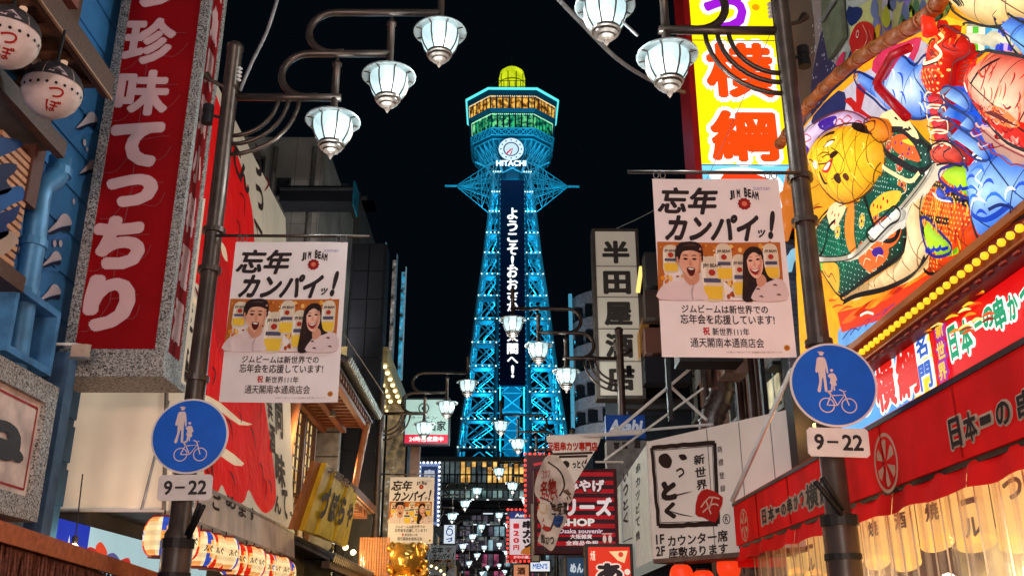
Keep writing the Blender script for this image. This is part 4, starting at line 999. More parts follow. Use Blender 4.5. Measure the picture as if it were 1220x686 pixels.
# ================================================================ wooden two-storey restaurant
def wooden():
    t = thing('wooden_restaurant', 'timber restaurant with two tiled eaves, rafters and glowing paper windows', 'building', (-3.6, 17, 0))
    Yn, Yf = uE+.5, 19.6
    e = at(445, 506, X=-2.6); e0 = at(410, 447, X=-2.6); zE = (e.z+e0.z)/2; Yf = e.y
    xw = -3.75
    tile = M('roof_tile', (.075, .08, .085), .4, .1, .3, 8)
    MB().box(xw-3, xw, Yn, Yf-.3, 0, zE+2.2).build('wall', M('plaster_grey', (.22, .2, .17), .85, 0, .2), t)
    MB().box(xw, -2.62, Yn, Yf, zE+.03, zE+.08).build('soffit_board', m_woodd, t)
    mr = wood('lit_rafter', (96, 52, 30), (140, 82, 50))
    n = 16
    for k in range(n):
        y = Yn+(Yf-Yn)*(k+.3)/n; MB().obox((-4.6, y, zE+.32), (1.98, 0, -.33), (0, .11, 0), (0, 0, .1)).build('rafter', mr, t) if False else MB().box(xw, -2.64, y, y+.1, zE-.08, zE+.03).build('rafter', mr, t)
    for x in (-2.72, -3.2, -3.6): MB().box(x-.06, x+.05, Yn, Yf, zE-.17, zE-.08).build('purlin', mr, t)
    MB().box(-4.4, xw, Yf-.3, Yf, zE-.2, zE+.1).build('gable_beam', mr, t)
    # tiled slope
    s = MB(); s.obox((-2.5, Yn, zE+.1), (-1.6, 0, .7), (0, Yf-Yn, 0), (0, 0, .05)); s.build('roof', tile, t)
    m = 26
    tm = None
    for k in range(m):
        y = Yn+(Yf-Yn)*(k+.5)/m
        q = MB(); q.tube([(-2.47, y, zE+.16), (-4.1, y, zE+.16+.71)], .05, 8); o = q.build('roof_tile', tile, t)
        MB().lathe((0, 0, 0), [(0, 0)]*2, 3) if False else None
        d = MB(); d.tube([(-2.44, y, zE+.15), (-2.475, y, zE+.165)], .062, 10); d.build('tile_end', M('tile_end_pale', (.33, .36, .33), .5) if k == 0 else bpy.data.materials['tile_end_pale'], t)
    # glowing windows along the street front
    PW = lwall(xw+.02); glow = winm('paper_window_glow', (.75, .34, .06), (1, .78, .32), .8, 2.0)
    wa0, wa1 = PW.uv(324, 520)[0], PW.uv(368, 560)[0]; b0, b1 = PW.uv(350, 604)[1], PW.uv(345, 478)[1]
    nn = 3
    for k in range(nn):
        a0 = wa0+(wa1-wa0)*k/nn+.05; a1 = wa0+(wa1-wa0)*(k+1)/nn-.05
        wd = MB().pbox(PW, a0, b0, a1, b1, 0, .015).build('window', glow, t)
        for i in range(4): MB().pbox(PW, a0+(a1-a0)*i/3-.02, b0, a0+(a1-a0)*i/3+.02, b1, .015, .05).build('muntin', m_woodd, wd)
        for j in range(9): MB().pbox(PW, a0, b0+(b1-b0)*j/8-.014, a1, b0+(b1-b0)*j/8+.014, .018, .04).build('muntin', m_woodd, wd)
    for a in [wa0+(wa1-wa0)*k/nn for k in range(nn+1)]: MB().pbox(PW, a-.06, b0-.6, a+.06, zE, 0, .1).build('post', m_woodd, t)
    MB().pbox(PW, wa0, b0-.12, wa1, b0, .0, .12).build('sill', m_woodd, t)
    # wall facing the camera at the far end
    p0 = at(364, 520, Y=Yf); p1 = at(402, 560, Y=Yf); p2 = at(440, 560, Y=Yf)
    MB().box(p0.x, p1.x, Yf-.02, Yf+.2, 2.5, zE+.0).build('end_wall', M('grey_board', (.2, .2, .19), .8), t)
    for k in range(6): MB().box(p0.x, p1.x, Yf-.035, Yf-.022, 3+k*.5, 3.02+k*.5).build('board_joint', m_dark, t)
    # poles that prop the upper eave
    mb = wood('bamboo_post', (190, 110, 62), (228, 150, 98), (8, 8, 1))
    a, b = at(437, 506, X=-2.66), at(409, 650, X=-2.86)
    MB().tube([a, b], .065, 10).build('post', mb, t, True)
    a, b = at(354, 474, X=-2.72), at(338, 560, X=-2.9)
    a.y = b.y = Yn+.45; 
    pn = at(352, 474, Y=Yn+.4); pf = at(336, 570, Y=Yn+.4); MB().tube([pn, pf], .1, 10).build('post', mb, t, True)
    for px, py in ((378, 488), (396, 500), (366, 478)):
        c = at(px, py, X=-3.1); c.z = zE-.2; MB().lathe(c, [(.0, .06), (.05, .05), (.07, -.05), (.055, -.05), (0, -.02)], 12).build('spotlight', m_steel, t)
    # lower tiled eave
    l0, l1 = at(318, 628, X=-2.55), at(430, 690, X=-2.55); zl = (l0.z+l1.z)/2
    zl = at(380, 664, X=-2.55).z; Ya, Yb = uE+.1, 19.5
    MB().obox((-2.5, Ya, zl), (-1.2, 0, .55), (0, Yb-Ya, 0), (0, 0, .05)).build('lower_roof', tile, t)
    m = 28
    for k in range(m):
        y = Ya+(Yb-Ya)*(k+.5)/m
        MB().tube([(-2.47, y, zl+.06), (-3.7, y, zl+.06+.56)], .055, 8).build('roof_tile', tile, t); MB().tube([(-2.44, y, zl+.05), (-2.475, y, zl+.062)], .068, 10).build('tile_end', tile, t)
    MB().box(-2.62, -2.5, Ya, Yb, zl-.1, zl).build('fascia', m_woodd, t)
    for px, py in ((397, 644), (410, 652), (419, 658), (431, 672)):
        c = at(px, py, X=-2.75); MB().tube([c, c+Vector((.0, .0, -.12)), c+Vector((-.2, .05, -.35))], [.02, .03, .02], 8).build('spotlight', m_dark, t)
        MB().ball(c+Vector((.03, -.05, 0)), .055, 10).build('spotlight_face', EM('spot_face', (1, .9, .7), 1.2) if px == 397 else bpy.data.materials['spot_face'], t)
        d = bpy.data.lights.new('plaque_light', 'POINT'); d.energy = 42; d.color = (1, .74, .32); d.shadow_soft_size = .05; link(bpy.data.objects.new('plaque_light', d)).location = c+Vector((.12, -.12, .1))
    # far end of the lower storey: slatted wall and soffit
    f0 = at(428, 640, Y=19.4); 
    for k in range(12):
        x = at(429, 650, Y=19.4).x+k*.05; MB().box(x, x+.035, 19.35, 19.4, 1, at(440, 640, Y=19.4).z).build('slat', wood('slat_lit', (170, 100, 50), (214, 140, 76)) if k == 0 else bpy.data.materials['slat_lit'], t)
    b = at(440, 640, Y=19.3).z
    for k in range(6): MB().box(-3.6, -2.6, 17+k*.42, 17.1+k*.42, b+.35, b+.47).build('rafter', mr, t)
    MB().box(-3.6, -2.55, 16.8, 19.5, b+.47, b+.52).build('soffit_board', m_woodd, t)
    MB().obox((-2.55, 16.8, b+.5), (.05, 0, 0), (0, 2.8, 0), (0, 0, .14)).build('fascia', mr, t)
    d = bpy.data.lights.new('eave_light', 'POINT'); d.energy = 30; d.color = (1, .6, .3); d.shadow_soft_size = .1; link(bpy.data.objects.new('eave_light', d)).location = (-3.0, 15.2, zE-1.0)
    d = bpy.data.lights.new('eave_light', 'POINT'); d.energy = 22; d.color = (1, .6, .3); d.shadow_soft_size = .1; link(bpy.data.objects.new('eave_light', d)).location = (-3.0, 18.6, zE-1.0)
    d = bpy.data.lights.new('eave_light', 'POINT'); d.energy = 15; d.color = (1, .55, .25); d.shadow_soft_size = .1; link(bpy.data.objects.new('eave_light', d)).location = (-2.9, 18.6, b-.1)
def winm(nm, c0, c1, st, sc):
    m, n, l, b = nodes(nm); cr, nz = noise_mix(n, l, c0, c1, sc, .35, .65, 5)
    l.new(cr.outputs[0], b.inputs['Emission Color']); b.inputs['Emission Strength'].default_value = st; b.inputs['Base Color'].default_value = (.03, .03, .03, 1); return m
wooden()
# ---- golden plaque
T0, T1 = at(383, 551, X=-2.45), at(421, 590, X=-2.45); B0, B1 = at(356, 631, X=-2.62), at(409, 651, X=-2.62)
t = thing('gold_plaque', 'gold painted ribbed sign board with flowing dark letters leaning over the lower tiled roof', 'sign', (B0+B1)/2)
mg = M('gold_paint', (.9, .55, .03), .4, .0, .25, 4)
u = (B1-B0); 
n = 5
for k in range(n):
    a0, a1 = k/n, (k+1)/n
    p = [B0.lerp(B1, a0), B0.lerp(B1, a1-.015), T0.lerp(T1, a1-.015), T0.lerp(T1, a0)]; d = Vector((.03, 0, 0)); 
    m_ = MB().add(p+[x+Vector((.07+.03*(k % 2), 0, 0)) for x in p], [(0, 3, 2, 1), (4, 5, 6, 7), (0, 1, 5, 4), (1, 2, 6, 5), (2, 3, 7, 6), (3, 0, 4, 7)]); m_.build('rib', mg, t)
e = at(354, 633, X=-2.75); d0 = Vector((-.06, -.13, 0))
p = [B0, T0, T0+d0, B0+d0*1.0]; MB().add(p+[x-Vector((.05, .03, 0)) for x in p], [(0, 1, 2, 3), (4, 7, 6, 5), (0, 4, 5, 1), (1, 5, 6, 2), (2, 6, 7, 3), (3, 7, 4, 0)]).build('side_board', wood('plaque_side', (150, 84, 30), (190, 120, 50), (8, 8, 1)), t)
up = (T0-B0); PP = PL(B0+Vector((.104, 0, 0)), B1-B0, up); A = Art(PP, .004, .008)
L_ = (B1-B0).length; Hh = (T0-B0).length
for i, ch in enumerate('づぼらや'):
    A.text(ch, L_*(.12+i*.2), Hh*(.2+.02*i), L_*(.27+i*.2), Hh*(.66), (40, 24, 8), 0, .06)
A.text('大阪名物', L_*.1, Hh*.8, L_*.8, Hh*.92, (120, 70, 10), 0, .05)
A.done('lettering', ART(0, .6, .9, .1, 6, 'ink'), t)
# ================================================================ left background buildings
m_navy = M('night_cladding', (.022, .024, .032), .6, 0, .3, .5)
def panel_building(name, label, x0, x1, y0, y1, z1, mat, cols, rows, zb=3, joint=.03, cat='building'):
    t = thing(name, label, cat, ((x0+x1)/2, y0, 0))
    MB().box(x0, x1, y0, y1, 0, z1).build('wall', m_dark, t)
    s = (x1-x0)/cols; h = (z1-zb)/rows
    for i in range(cols):
        for j in range(rows): MB().box(x0+i*s+joint/2, x0+(i+1)*s-joint/2, y0-.03, y0, zb+j*h+joint/2, zb+(j+1)*h-joint/2).build('wall_panel', mat, t)
    sd = y1-y0; nc = max(1, int(sd/max(s, 1)))
    for i in range(nc):
        for j in range(rows):
            for xx, e in ((x1, .03), (x0-.03, .03)): MB().box(xx, xx+e, y0+i*sd/nc+joint/2, y0+(i+1)*sd/nc-joint/2, zb+j*h+joint/2, zb+(j+1)*h-joint/2).build('wall_panel', mat, t)
    return t
a, b = at(296, 300, Y=21), at(385, 300, Y=21); zt = at(330, 164, Y=21).z
m_conc3 = M('pale_concrete', (.42, .39, .35), .85, 0, .35, .7, .3, 12)
t1 = panel_building('concrete_building', 'bare grey concrete block rising behind the cream cloth banner', at(250, 300, Y=21).x, at(381, 220, Y=21).x, 21, 26, zt, m_conc3, 4, 7, 5, .012)
a = at(362, 240, Y=30); zt2 = at(400, 238, Y=30).z
t2 = panel_building('concrete_building', 'lower grey concrete block with a stepped roof edge, right of the bare block', at(370, 260, Y=28).x, at(425, 300, Y=28).x, 28, 32, at(400, 236, Y=28).z, m_conc, 3, 8, 5, .015)
ac = M('ac_unit_grey', (.42, .42, .4), .6, 0, .15)
def ac_unit(par, x, y, z, sx=1, side=None):
    "outdoor air conditioner: casing, fan ring, bracket"
    if side is None:
        MB().box(x, x+.8, y-.35, y-.03, z, z+.6).build('air_conditioner', ac, par); MB().lathe((0, 0, 0), [(0, 0)]*2, 3) if False else None
        P = face(y-.352); A = Art(P, .003, .003); A.disc(x+.3, z+.3, .22, (60, 60, 62), 0, 16); A.ring(x+.3, z+.3, .2, .23, (190, 190, 185), 1, 16)
        for q in range(5): A.ring(x+.3, z+.3, .03+q*.035, .038+q*.035, (150, 150, 148), 1, 14)
        A.done('fan_grille', ART(0, .5, .7, .1, 3, 'grille'), par)
        MB().box(x, x+.8, y-.4, y, z-.05, z).build('bracket', m_dark, par)
for px in (318, 366):
    a_, b_ = at(px, 290, Y=20.85), at(px, 175, Y=20.85); MB().tube([Vector((a_.x, 20.85, 5)), Vector((a_.x, 20.85, b_.z))], .06, 8).build('pipe', M('pipe_grime', (.2, .19, .17), .6), t1)
for px, py in ((330, 215), (300, 190)):
    P = face(20.96); a0, b0, a1, b1 = rpx(P, px, py, px+14, py+18); wq = MB().pbox(P, a0, b0, a1, b1, -.02, .005).build('window', m_glassd, t1); frame_bars(P, a0, b0, a1, b1, .05, 0, .05, m_steel, wq)
for k in range(7):
    x = at(378+k*8, 240, Y=28).x; MB().box(x, x+.5, 28.1, 29, at(400, 237, Y=28).z, at(400, 237, Y=28).z+.6-.15*abs(k-2)).build('parapet_block', m_conc2, t2)
panel_building('dark_building', 'dark clad building behind the timber restaurant with blue lit fins', at(416, 400, Y=20.9).x, at(454, 400, Y=20.9).x, 20.9, 21.6, at(436, 290, Y=20.9).z, m_navy, 2, 9, 4)
t = thing('dark_sign_arm', 'dark box sign arm sticking out over the concrete blocks', 'sign', at(380, 230, Y=20))
a, b = at(334, 221, Y=20), at(420, 240, Y=20)
MB().box(a.x, b.x, 20, 20.6, b.z, a.z).build('box', m_navy, t); MB().box(b.x, b.x+.04, 19.95, 20.65, b.z-.1, a.z+.1).build('end_plate', M('blue_edge', (.02, .2, .3), .4), t)
MB().box(a.x, b.x, 19.97, 20, a.z-.12, a.z-.06).build('trim', m_steel, t)
t = thing('facade_fin', 'x', 'fin')
bpy.data.objects.remove(t)
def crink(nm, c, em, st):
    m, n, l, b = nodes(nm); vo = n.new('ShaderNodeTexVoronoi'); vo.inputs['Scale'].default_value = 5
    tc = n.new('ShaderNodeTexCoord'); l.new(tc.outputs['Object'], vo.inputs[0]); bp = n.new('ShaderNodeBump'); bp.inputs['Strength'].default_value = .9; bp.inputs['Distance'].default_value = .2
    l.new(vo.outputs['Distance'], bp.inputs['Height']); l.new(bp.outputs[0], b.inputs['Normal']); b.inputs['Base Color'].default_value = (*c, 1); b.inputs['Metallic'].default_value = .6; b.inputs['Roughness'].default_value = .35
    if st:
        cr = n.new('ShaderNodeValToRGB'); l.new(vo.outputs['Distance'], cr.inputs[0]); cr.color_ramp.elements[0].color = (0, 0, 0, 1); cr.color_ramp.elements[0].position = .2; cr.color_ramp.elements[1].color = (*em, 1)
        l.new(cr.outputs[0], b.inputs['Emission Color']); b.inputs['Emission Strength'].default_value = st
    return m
for i, (px, y0, y1, Y, c, lb) in enumerate(((453, 297, 432, 24, (.5, .45, .4), 'nearest pale crinkled fin on the dark facade'), (467, 310, 440, 28, (.5, .45, .4), 'middle pale crinkled fin on the dark facade'), (478, 324, 452, 32, (.1, .5, .7), 'far blue lit crinkled fin on the dark facade'))):
    t = thing('facade_fin', lb, 'fin', at(px, y1, Y=Y), 'crinkled fins on the dark facade')
    a, b = at(px-2, (y0+y1)/2, Y=Y), at(px+2.5, (y0+y1)/2, Y=Y); zt, zb = at(px, y0, Y=Y).z, at(px, y1, Y=Y).z
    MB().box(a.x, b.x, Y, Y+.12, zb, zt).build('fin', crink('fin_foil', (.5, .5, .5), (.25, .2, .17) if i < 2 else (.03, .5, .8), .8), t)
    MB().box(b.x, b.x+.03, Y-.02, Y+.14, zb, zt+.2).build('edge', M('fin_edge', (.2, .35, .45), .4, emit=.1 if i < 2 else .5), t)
# lit soffit with bulbs and silver pillar
s0, s1 = at(461, 433, X=-2.6), at(485, 491, X=-2.6); zS = s1.z; t = thing('bulb_canopy', 'gold lit canopy underside covered with rows of small bulbs above the silver pillar', 'canopy', (-3, s0.y, zS))
yA, yB = s0.y, s1.y
MB().box(-3.9, -2.6, yA, yB, zS+.02, zS+.4).build('canopy', M('gold_soffit', (.42, .3, .12), .4, .2), t)
bl = EM('soffit_bulb', (1, .78, .36), 3.2)
for i in range(9):
    for j in range(5):
        MB().ball((-2.68-j*.24, yA+.25+(yB-yA-.4)*i/8, zS), .055, 8).build('bulb', bl, t)
t = thing('silver_pillar', 'square pillar wrapped in crinkled silver foil lit in warm light under the bulb canopy', 'pillar', (-3, yB, 0))
a, b = at(459, 560, Y=yB-1), at(482, 560, Y=yB-1)
MB().box(a.x, b.x, yB-1, yB-.3, 0, zS).build('shaft', crink('pillar_foil', (.6, .52, .42), (.45, .3, .16), .4), t)  # foil emits warm glints in place of light falling on it
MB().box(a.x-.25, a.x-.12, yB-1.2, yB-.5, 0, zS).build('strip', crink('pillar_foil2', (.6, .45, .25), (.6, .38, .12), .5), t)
MB().box(b.x, b.x+.06, yB-1.02, yB-.3, 0, zS).build('edge', m_dark, t)
# 24 hour sign
def lit_sign(name, label, Y, box, bgc, st, writer, frame=m_dark, fw=.04, depth=.18, group=None, mott=.1):
    P = face(Y); a0, b0, a1, b1 = rpx(P, *box)
    t = thing(name, label, 'sign', P.pt((a0+a1)/2, b0), group)
    MB().pbox(P, a0, b0, a1, b1, -depth, -.0).build('box', frame, t)
    frame_bars(P, a0, b0, a1, b1, fw, -depth-.005, .02, frame, t)
    A = Art(P, .003, .004); A.rect(a0, b0, a1, b1, bgc); writer(A, a0, b0, a1, b1); A.done('face', ART(st, .5, .7, mott, 1.5, 'backlit_face'), t)
    return t, P, (a0, b0, a1, b1)
def w24(A, a0, b0, a1, b1):
    w_, h = a1-a0, b1-b0
    A.rect(a0, b0, a1, b0+h*.2, (215, 30, 60), 1); A.text('24時間営業中', a0+w_*.1, b0+h*.04, a1-w_*.1, b0+h*.16, (255, 235, 235), 2, .04)
    A.text('金山家', a0+w_*.28, b0+h*.28, a1-w_*.05, b0+h*.52, (30, 40, 40), 1, .03); A.text('ラーメン', a0+w_*.1, b0+h*.55, a0+w_*.75, b0+h*.62, (60, 80, 80), 1, .02)
    A.ring(a0+w_*.42, b0+h*.8, w_*.1, w_*.13, (50, 60, 60), 1); A.disc(a0+w_*.42, b0+h*.8, w_*.05, (50, 60, 60), 1)
lit_sign('noodle_shop_sign', 'pale green lit box sign with a red strip at its foot, left of the tower', 22.5, (483, 476, 534, 528), (168, 196, 186), .62, w24)
t = thing('sign_column', 'slim warm lit column carrying the pale green sign', 'column', at(495, 560, Y=23.5)); a, b = at(488, 560, Y=23.5), at(499, 560, Y=23.5)
MB().box(a.x, b.x, 23.5, 23.8, 0, at(490, 528, Y=23.5).z).build('shaft', wood('column_wood', (120, 80, 60), (160, 110, 84)), t)
# bulb bordered blue sign
def wblue(A, a0, b0, a1, b1):
    w_, h = a1-a0, b1-b0; A.rect(a0+w_*.1, b0+h*.05, a1-w_*.1, b1-h*.06, (30, 50, 96), 1)
    for i, ch in enumerate('串カツ酒場'): A.text(ch, a0+w_*.22, b1-h*(.24+i*.16), a1-w_*.22, b1-h*(.11+i*.16), (200, 205, 225), 2, .05)
t, P, q = lit_sign('bulb_bordered_sign', 'navy vertical sign edged with small white bulbs behind the second banner', 27, (499, 551, 523, 625), (120, 140, 190), .5, wblue)
bb = EM('white_bulb', (.85, .9, 1), 2.2); a0, b0, a1, b1 = q
for k in range(6):
    MB().ball(P.pt(a0+(a1-a0)*k/5, b1, .04), .035, 6).build('bulb', bb, t)
for k in range(14):
    for a in (a0, a1): MB().ball(P.pt(a, b0+(b1-b0)*k/14, .04), .035, 6).build('bulb', bb, t)
def wfig(A, a0, b0, a1, b1):
    w_, h = a1-a0, b1-b0; A.ring(a0+w_*.5, b0+h*.62, w_*.24, w_*.34, (30, 60, 130), 1, 16); A.text('づ', a0+w_*.2, b0+h*.08, a1-w_*.2, b0+h*.34, (30, 60, 130), 1, .06); A.line([(a0+w_*.3, b0+h*.8), (a0+w_*.5, b0+h*.95), (a0+w_*.75, b0+h*.9)], w_*.1, (30, 60, 130), 1, 3)
lit_sign('white_emblem_sign', 'small white lit sign with a blue emblem left of the far lamps', 31, (529, 625, 542, 647), (225, 235, 245), .85, wfig)
# ---- golden lion
def lion():
    c = at(484, 672, Y=19.0)
    t = thing('lion_statue', 'shiny golden lion statue with curly mane lit from below, behind the second banner', 'statue', c)
    mg = M('gold_leaf', (.78, .42, .08), .28, .8, .25, 6)
    s = MB(); rr = random.Random(4)
    def fuse(blobs, name, vox=.035):
        m = MB()
        for (x, y, z), r, sc in blobs: m.ball(c+Vector((x, y, z)), r, 12, sc)
        o = m.build(name, mg, t, True); md = o.modifiers.new('r', 'REMESH'); md.mode = 'VOXEL'; md.voxel_size = vox; md.use_smooth_shade = True
    body = [((0, .2, -.35), .36, (1, 1.2, 1)), ((0, .0, -.6), .38, (1, 1.1, 1.1)), ((-.2, -.2, -1.0), .14, (1, 1, 2.4)), ((.2, -.2, -1.0), .14, (1, 1, 2.4)), ((0, -.1, .1), .3, (1, 1, 1)), ((0, -.36, .05), .16, (1, 1, .9)), ((0, -.44, -.04), .1, (1.2, 1, .7)), ((-.14, -.2, .32), .08, (1, .6, 1.2)), ((.14, -.2, .32), .08, (1, .6, 1.2)), ((-.1, -.33, .14), .06, (1, 1, 1)), ((.1, -.33, .14), .06, (1, 1, 1))]
    fuse(body, 'body')
    mane = []
    for k in range(70):
        a = rr.uniform(0, 2*math.pi); z = rr.uniform(-.5, .38); r = .3+.05*math.sin(k); mane.append(((r*math.cos(a), .08+r*math.sin(a)*.9, z), rr.uniform(.07, .11), (1, 1, 1)))
    fuse([q for q in mane if not (q[0][1] < -.05 and abs(q[0][0]) < .2 and q[0][2] > -.1)], 'mane', .03)
    MB().box(c.x-.5, c.x+.5, c.y-.5, c.y+.7, 0, c.z-1.25).build('pedestal', m_conc2, t)
    d = bpy.data.lights.new('statue_light', 'POINT'); d.energy = 40; d.color = (1, .6, .2); d.shadow_soft_size = .1; link(bpy.data.objects.new('statue_light', d)).location = c+Vector((.3, -1.1, -.7))
    d = bpy.data.lights.new('statue_light', 'POINT'); d.energy = 16; d.color = (1, .6, .2); d.shadow_soft_size = .1; link(bpy.data.objects.new('statue_light', d)).location = c+Vector((.9, .2, .6))
lion()
t = thing('round_bulb_sign', 'arched sign edged with warm bulbs under the lit far banner', 'sign', at(507, 685, Y=24)); c = at(507, 690, Y=24)
MB().lathe(c, [(0, -.1), (.5, -.1), (.5, .1), (0, .1)], 24, 1, .2).build('board', m_woodd, t)
for k in range(13):
    a = math.pi*k/12; MB().ball(c+Vector((.52*math.cos(a), -.12, .42*math.sin(a)-.1)), .035, 6).build('bulb', bl, t)
# ================================================================ building across the end of the street
def endblock():
    Y = 118; P = face(Y); t = thing('station_building', 'long low building across the street end with an orange lit window row', 'building', at(590, 600, Y=Y))
    x0, x1 = at(440, 560, Y=Y).x, at(720, 560, Y=Y).x
    z = lambda y: at(590, y, Y=Y).z
    MB().box(x0, x1, Y+.3, Y+20, 0, z(546)).build('wall', m_conc2, t)
    lt = M('pale_band', (.3, .32, .3), .7, 0, .15, .3)
    MB().box(x0, x1, Y-.3, Y+.3, z(549.5), z(544)).build('cornice', lt, t)
    MB().box(x0, x1, Y-.2, Y+.3, z(583), z(576)).build('band', lt, t)
    MB().box(x0, x1, Y-.2, Y+.3, z(597), z(593)).build('band', lt, t)
    gl = winm('orange_room', (.25, .1, .02), (1, .6, .16), 1.3, .7); gd = winm('dim_room', (.01, .02, .03), (.12, .16, .16), .8, .6); gg = winm('green_room', (.03, .1, .1), (.5, .75, .7), .6, .6)
    rr = random.Random(8); n = 44
    for k in range(n):
        a, b = x0+(x1-x0)*k/n+.1, x0+(x1-x0)*(k+1)/n-.1; px = 440+280*(k+.5)/n
        m = (gl if rr.random() < .45 else gd) if 545 < px < 660 else gd
        MB().box(a, b, Y+.1, Y+.3, z(574), z(556)).build('window', m, t)
        MB().box(a, b, Y+.1, Y+.3, z(555.4), z(550)).build('window', gl if 545 < px < 660 and k % 2 else gd, t)
        MB().box(a, b, Y+.1, Y+.3, z(592), z(584)).build('window', gg if 535 < px < 640 and rr.random() < .7 else gd, t)
    s = MB()
    for k in range(int((x1-x0)/1.2)): s.box(x0+k*1.2, x0+k*1.2+.12, Y-1, Y-.9, z(583), z(577)+1.0)
    s.box(x0, x1, Y-1, Y-.85, z(577)+1.0, z(577)+1.15); s.build('railing', m_dark, t)
    # lower dark arcade with shop lights
    MB().box(x0, x1, Y-8, Y-.5, z(612), z(606)).build('canopy', m_conc2, t)
    for k in range(26):
        c = (rr.uniform(at(545, 600, Y=Y).x, at(640, 600, Y=Y).x), Y-1.5, rr.uniform(z(604), z(597))); col = rr.choice([(.6, 1, .8), (1, .2, .1), (1, .8, .4), (.3, .5, 1), (1, 1, 1)])
        MB().ball(c, rr.uniform(.12, .3), 6).build('shop_light', EM('shop_light', col, 1.6), t)
    for i in range(5):
        for j in range(2):
            a = at(552+i*16, 625+j*18, Y=Y-10); MB().box(a.x, a.x+1.1, Y-10.2, Y-10, a.z, a.z+.35).build('dim_sign', winm('dim_sign', (.02, .03, .03), (.3, .35, .33), .5, 2), t)
endblock()
# low houses left and right of the far street
rr = random.Random(12)
for side in (-1, 1):
    for i, y in enumerate((38, 47, 56, 66, 77, 88, 99)):
        x0 = 3.7; h = (9.5, 8, 7.6, 8.5, 7, 8, 7.5)[i]*(1.0 if side < 0 else .95); 
        t = thing('shop_house', ('left' if side < 0 else 'right')+' side narrow shop house, %s beyond the near shops' % ordn[i], 'building', (side*(x0+2), y, 0), 'shop houses further down the street')
        xa, xb = sorted((side*x0, side*(x0+6))); MB().box(xa, xb, y, y+8.6, 0, h).build('wall', rr.choice([m_conc2, m_navy, m_conc]), t)
        PW = (lwall if side < 0 else rwall)(side*(x0))
        for f in range(2):
            for k in range(4):
                a = (y+.8+k*1.9)*(1 if side < 0 else -1); a0, a1 = sorted((a, a+(1.1 if side < 0 else -1.1)))
                MB().pbox(PW, a0, 3.6+f*2.3, a1, 4.9+f*2.3, -.02, .02).build('window', rr.choice([m_glassd, m_glassd, winm('house_window', (.2, .1, .03), (.8, .5, .2), .5, 2)]), t)
        c = rr.choice([(1, .6, .3), (.9, .95, 1), (1, .3, .2), (.5, .8, 1)])
        a, b = sorted(((y+.5)*(1 if side < 0 else -1), (y+8)*(1 if side < 0 else -1)))
        MB().pbox(PW, a, 2.6, b, 3.1, 0, .12).build('shop_sign', EM('far_shop_sign', c, .7), t); MB().pbox(PW, a, .3, b, 2.4, .0, .03).build('shop_front', winm('far_shop_glow', (.1, .06, .03), (.9, .65, .35), .7, .8), t)

# added floodlights, made up to fill light onto the unlit blocks on both sides
for nm, loc, tgt, e, c in (('left', (-3.9, 19.2, 7.2), (-5.2, 22, 9.5), 260, (.95, .9, .85)), ('right', (4.2, 50, 9), (6.5, 64, 18), 2600, (.8, .86, 1))):
    loc = Vector(loc); t = thing('floodlight', 'small facade floodlight on the %s side of the street' % nm, 'lamp', loc)
    MB().box(loc.x-.12, loc.x+.12, loc.y-.1, loc.y+.02, loc.z-.1, loc.z+.1).build('housing', m_dark, t); MB().tube([loc, loc+Vector((-.6 if nm == 'left' else .6, 0, -.2))], .02).build('arm', m_dark, t)
    d = bpy.data.lights.new('fill_beam', 'SPOT'); d.energy = e; d.color = c; d.spot_size = R(120); d.spot_blend = 1; d.shadow_soft_size = .1
    o = link(bpy.data.objects.new('fill_beam', d)); o.location = loc+Vector((0, .1, .05)); o.rotation_euler = (Vector(tgt)-loc).to_track_quat('-Z', 'Y').to_euler()
# market hall under the station block: dim shutters, lit kiosks and strip lights at the end of the street
def hall():
    Y = 112; t = thing('market_hall', 'dim hall front with strip lights and small kiosks closing the far end of the street', 'building', at(590, 640, Y=Y))
    x0, x1 = at(520, 640, Y=Y).x, at(670, 640, Y=Y).x; z = lambda y: at(590, y, Y=Y).z; rr = random.Random(31)
    MB().box(x0, x1, Y, Y+1, 0, z(606)).build('wall', M('hall_wall', (.2, .18, .2), .8, 0, .4, .4), t)
    mm = [winm('kiosk_glow', a, b, .7, .9) for a, b in (((.1, .04, .02), (1, .6, .25)), ((.03, .06, .08), (.5, .8, .9)), ((.08, .01, .04), (.8, .15, .3)), ((.02, .02, .03), (.15, .13, .18)))]
    n = 22
    for j, (ya, yb) in enumerate(((622, 614), (638, 627), (655, 643), (674, 660), (700, 680))):
        for k in range(n):
            if rr.random() < .25: continue
            a = x0+(x1-x0)*(k+.1)/n; b = x0+(x1-x0)*(k+.85)/n; m = rr.choice(mm if j > 2 else [mm[3], mm[3], mm[1], mm[3]])
            MB().box(a, b, Y-.12, Y, z(ya), z(yb)).build('kiosk' if j > 2 else 'shutter', m, t)
        MB().box(x0, x1, Y-.5, Y-.1, z(yb)+.05, z(yb)+.3).build('ledge', m_conc2, t)
    st = EM('strip_light', (.8, .9, 1), 1.0)
    for k in range(9):
        a = at(rr.uniform(540, 632), rr.choice((610, 612, 625, 641)), Y=Y-.6); MB().box(a.x, a.x+rr.uniform(.5, 1.6), Y-.62, Y-.55, a.z, a.z+.12).build('strip_light', st, t)
hall()
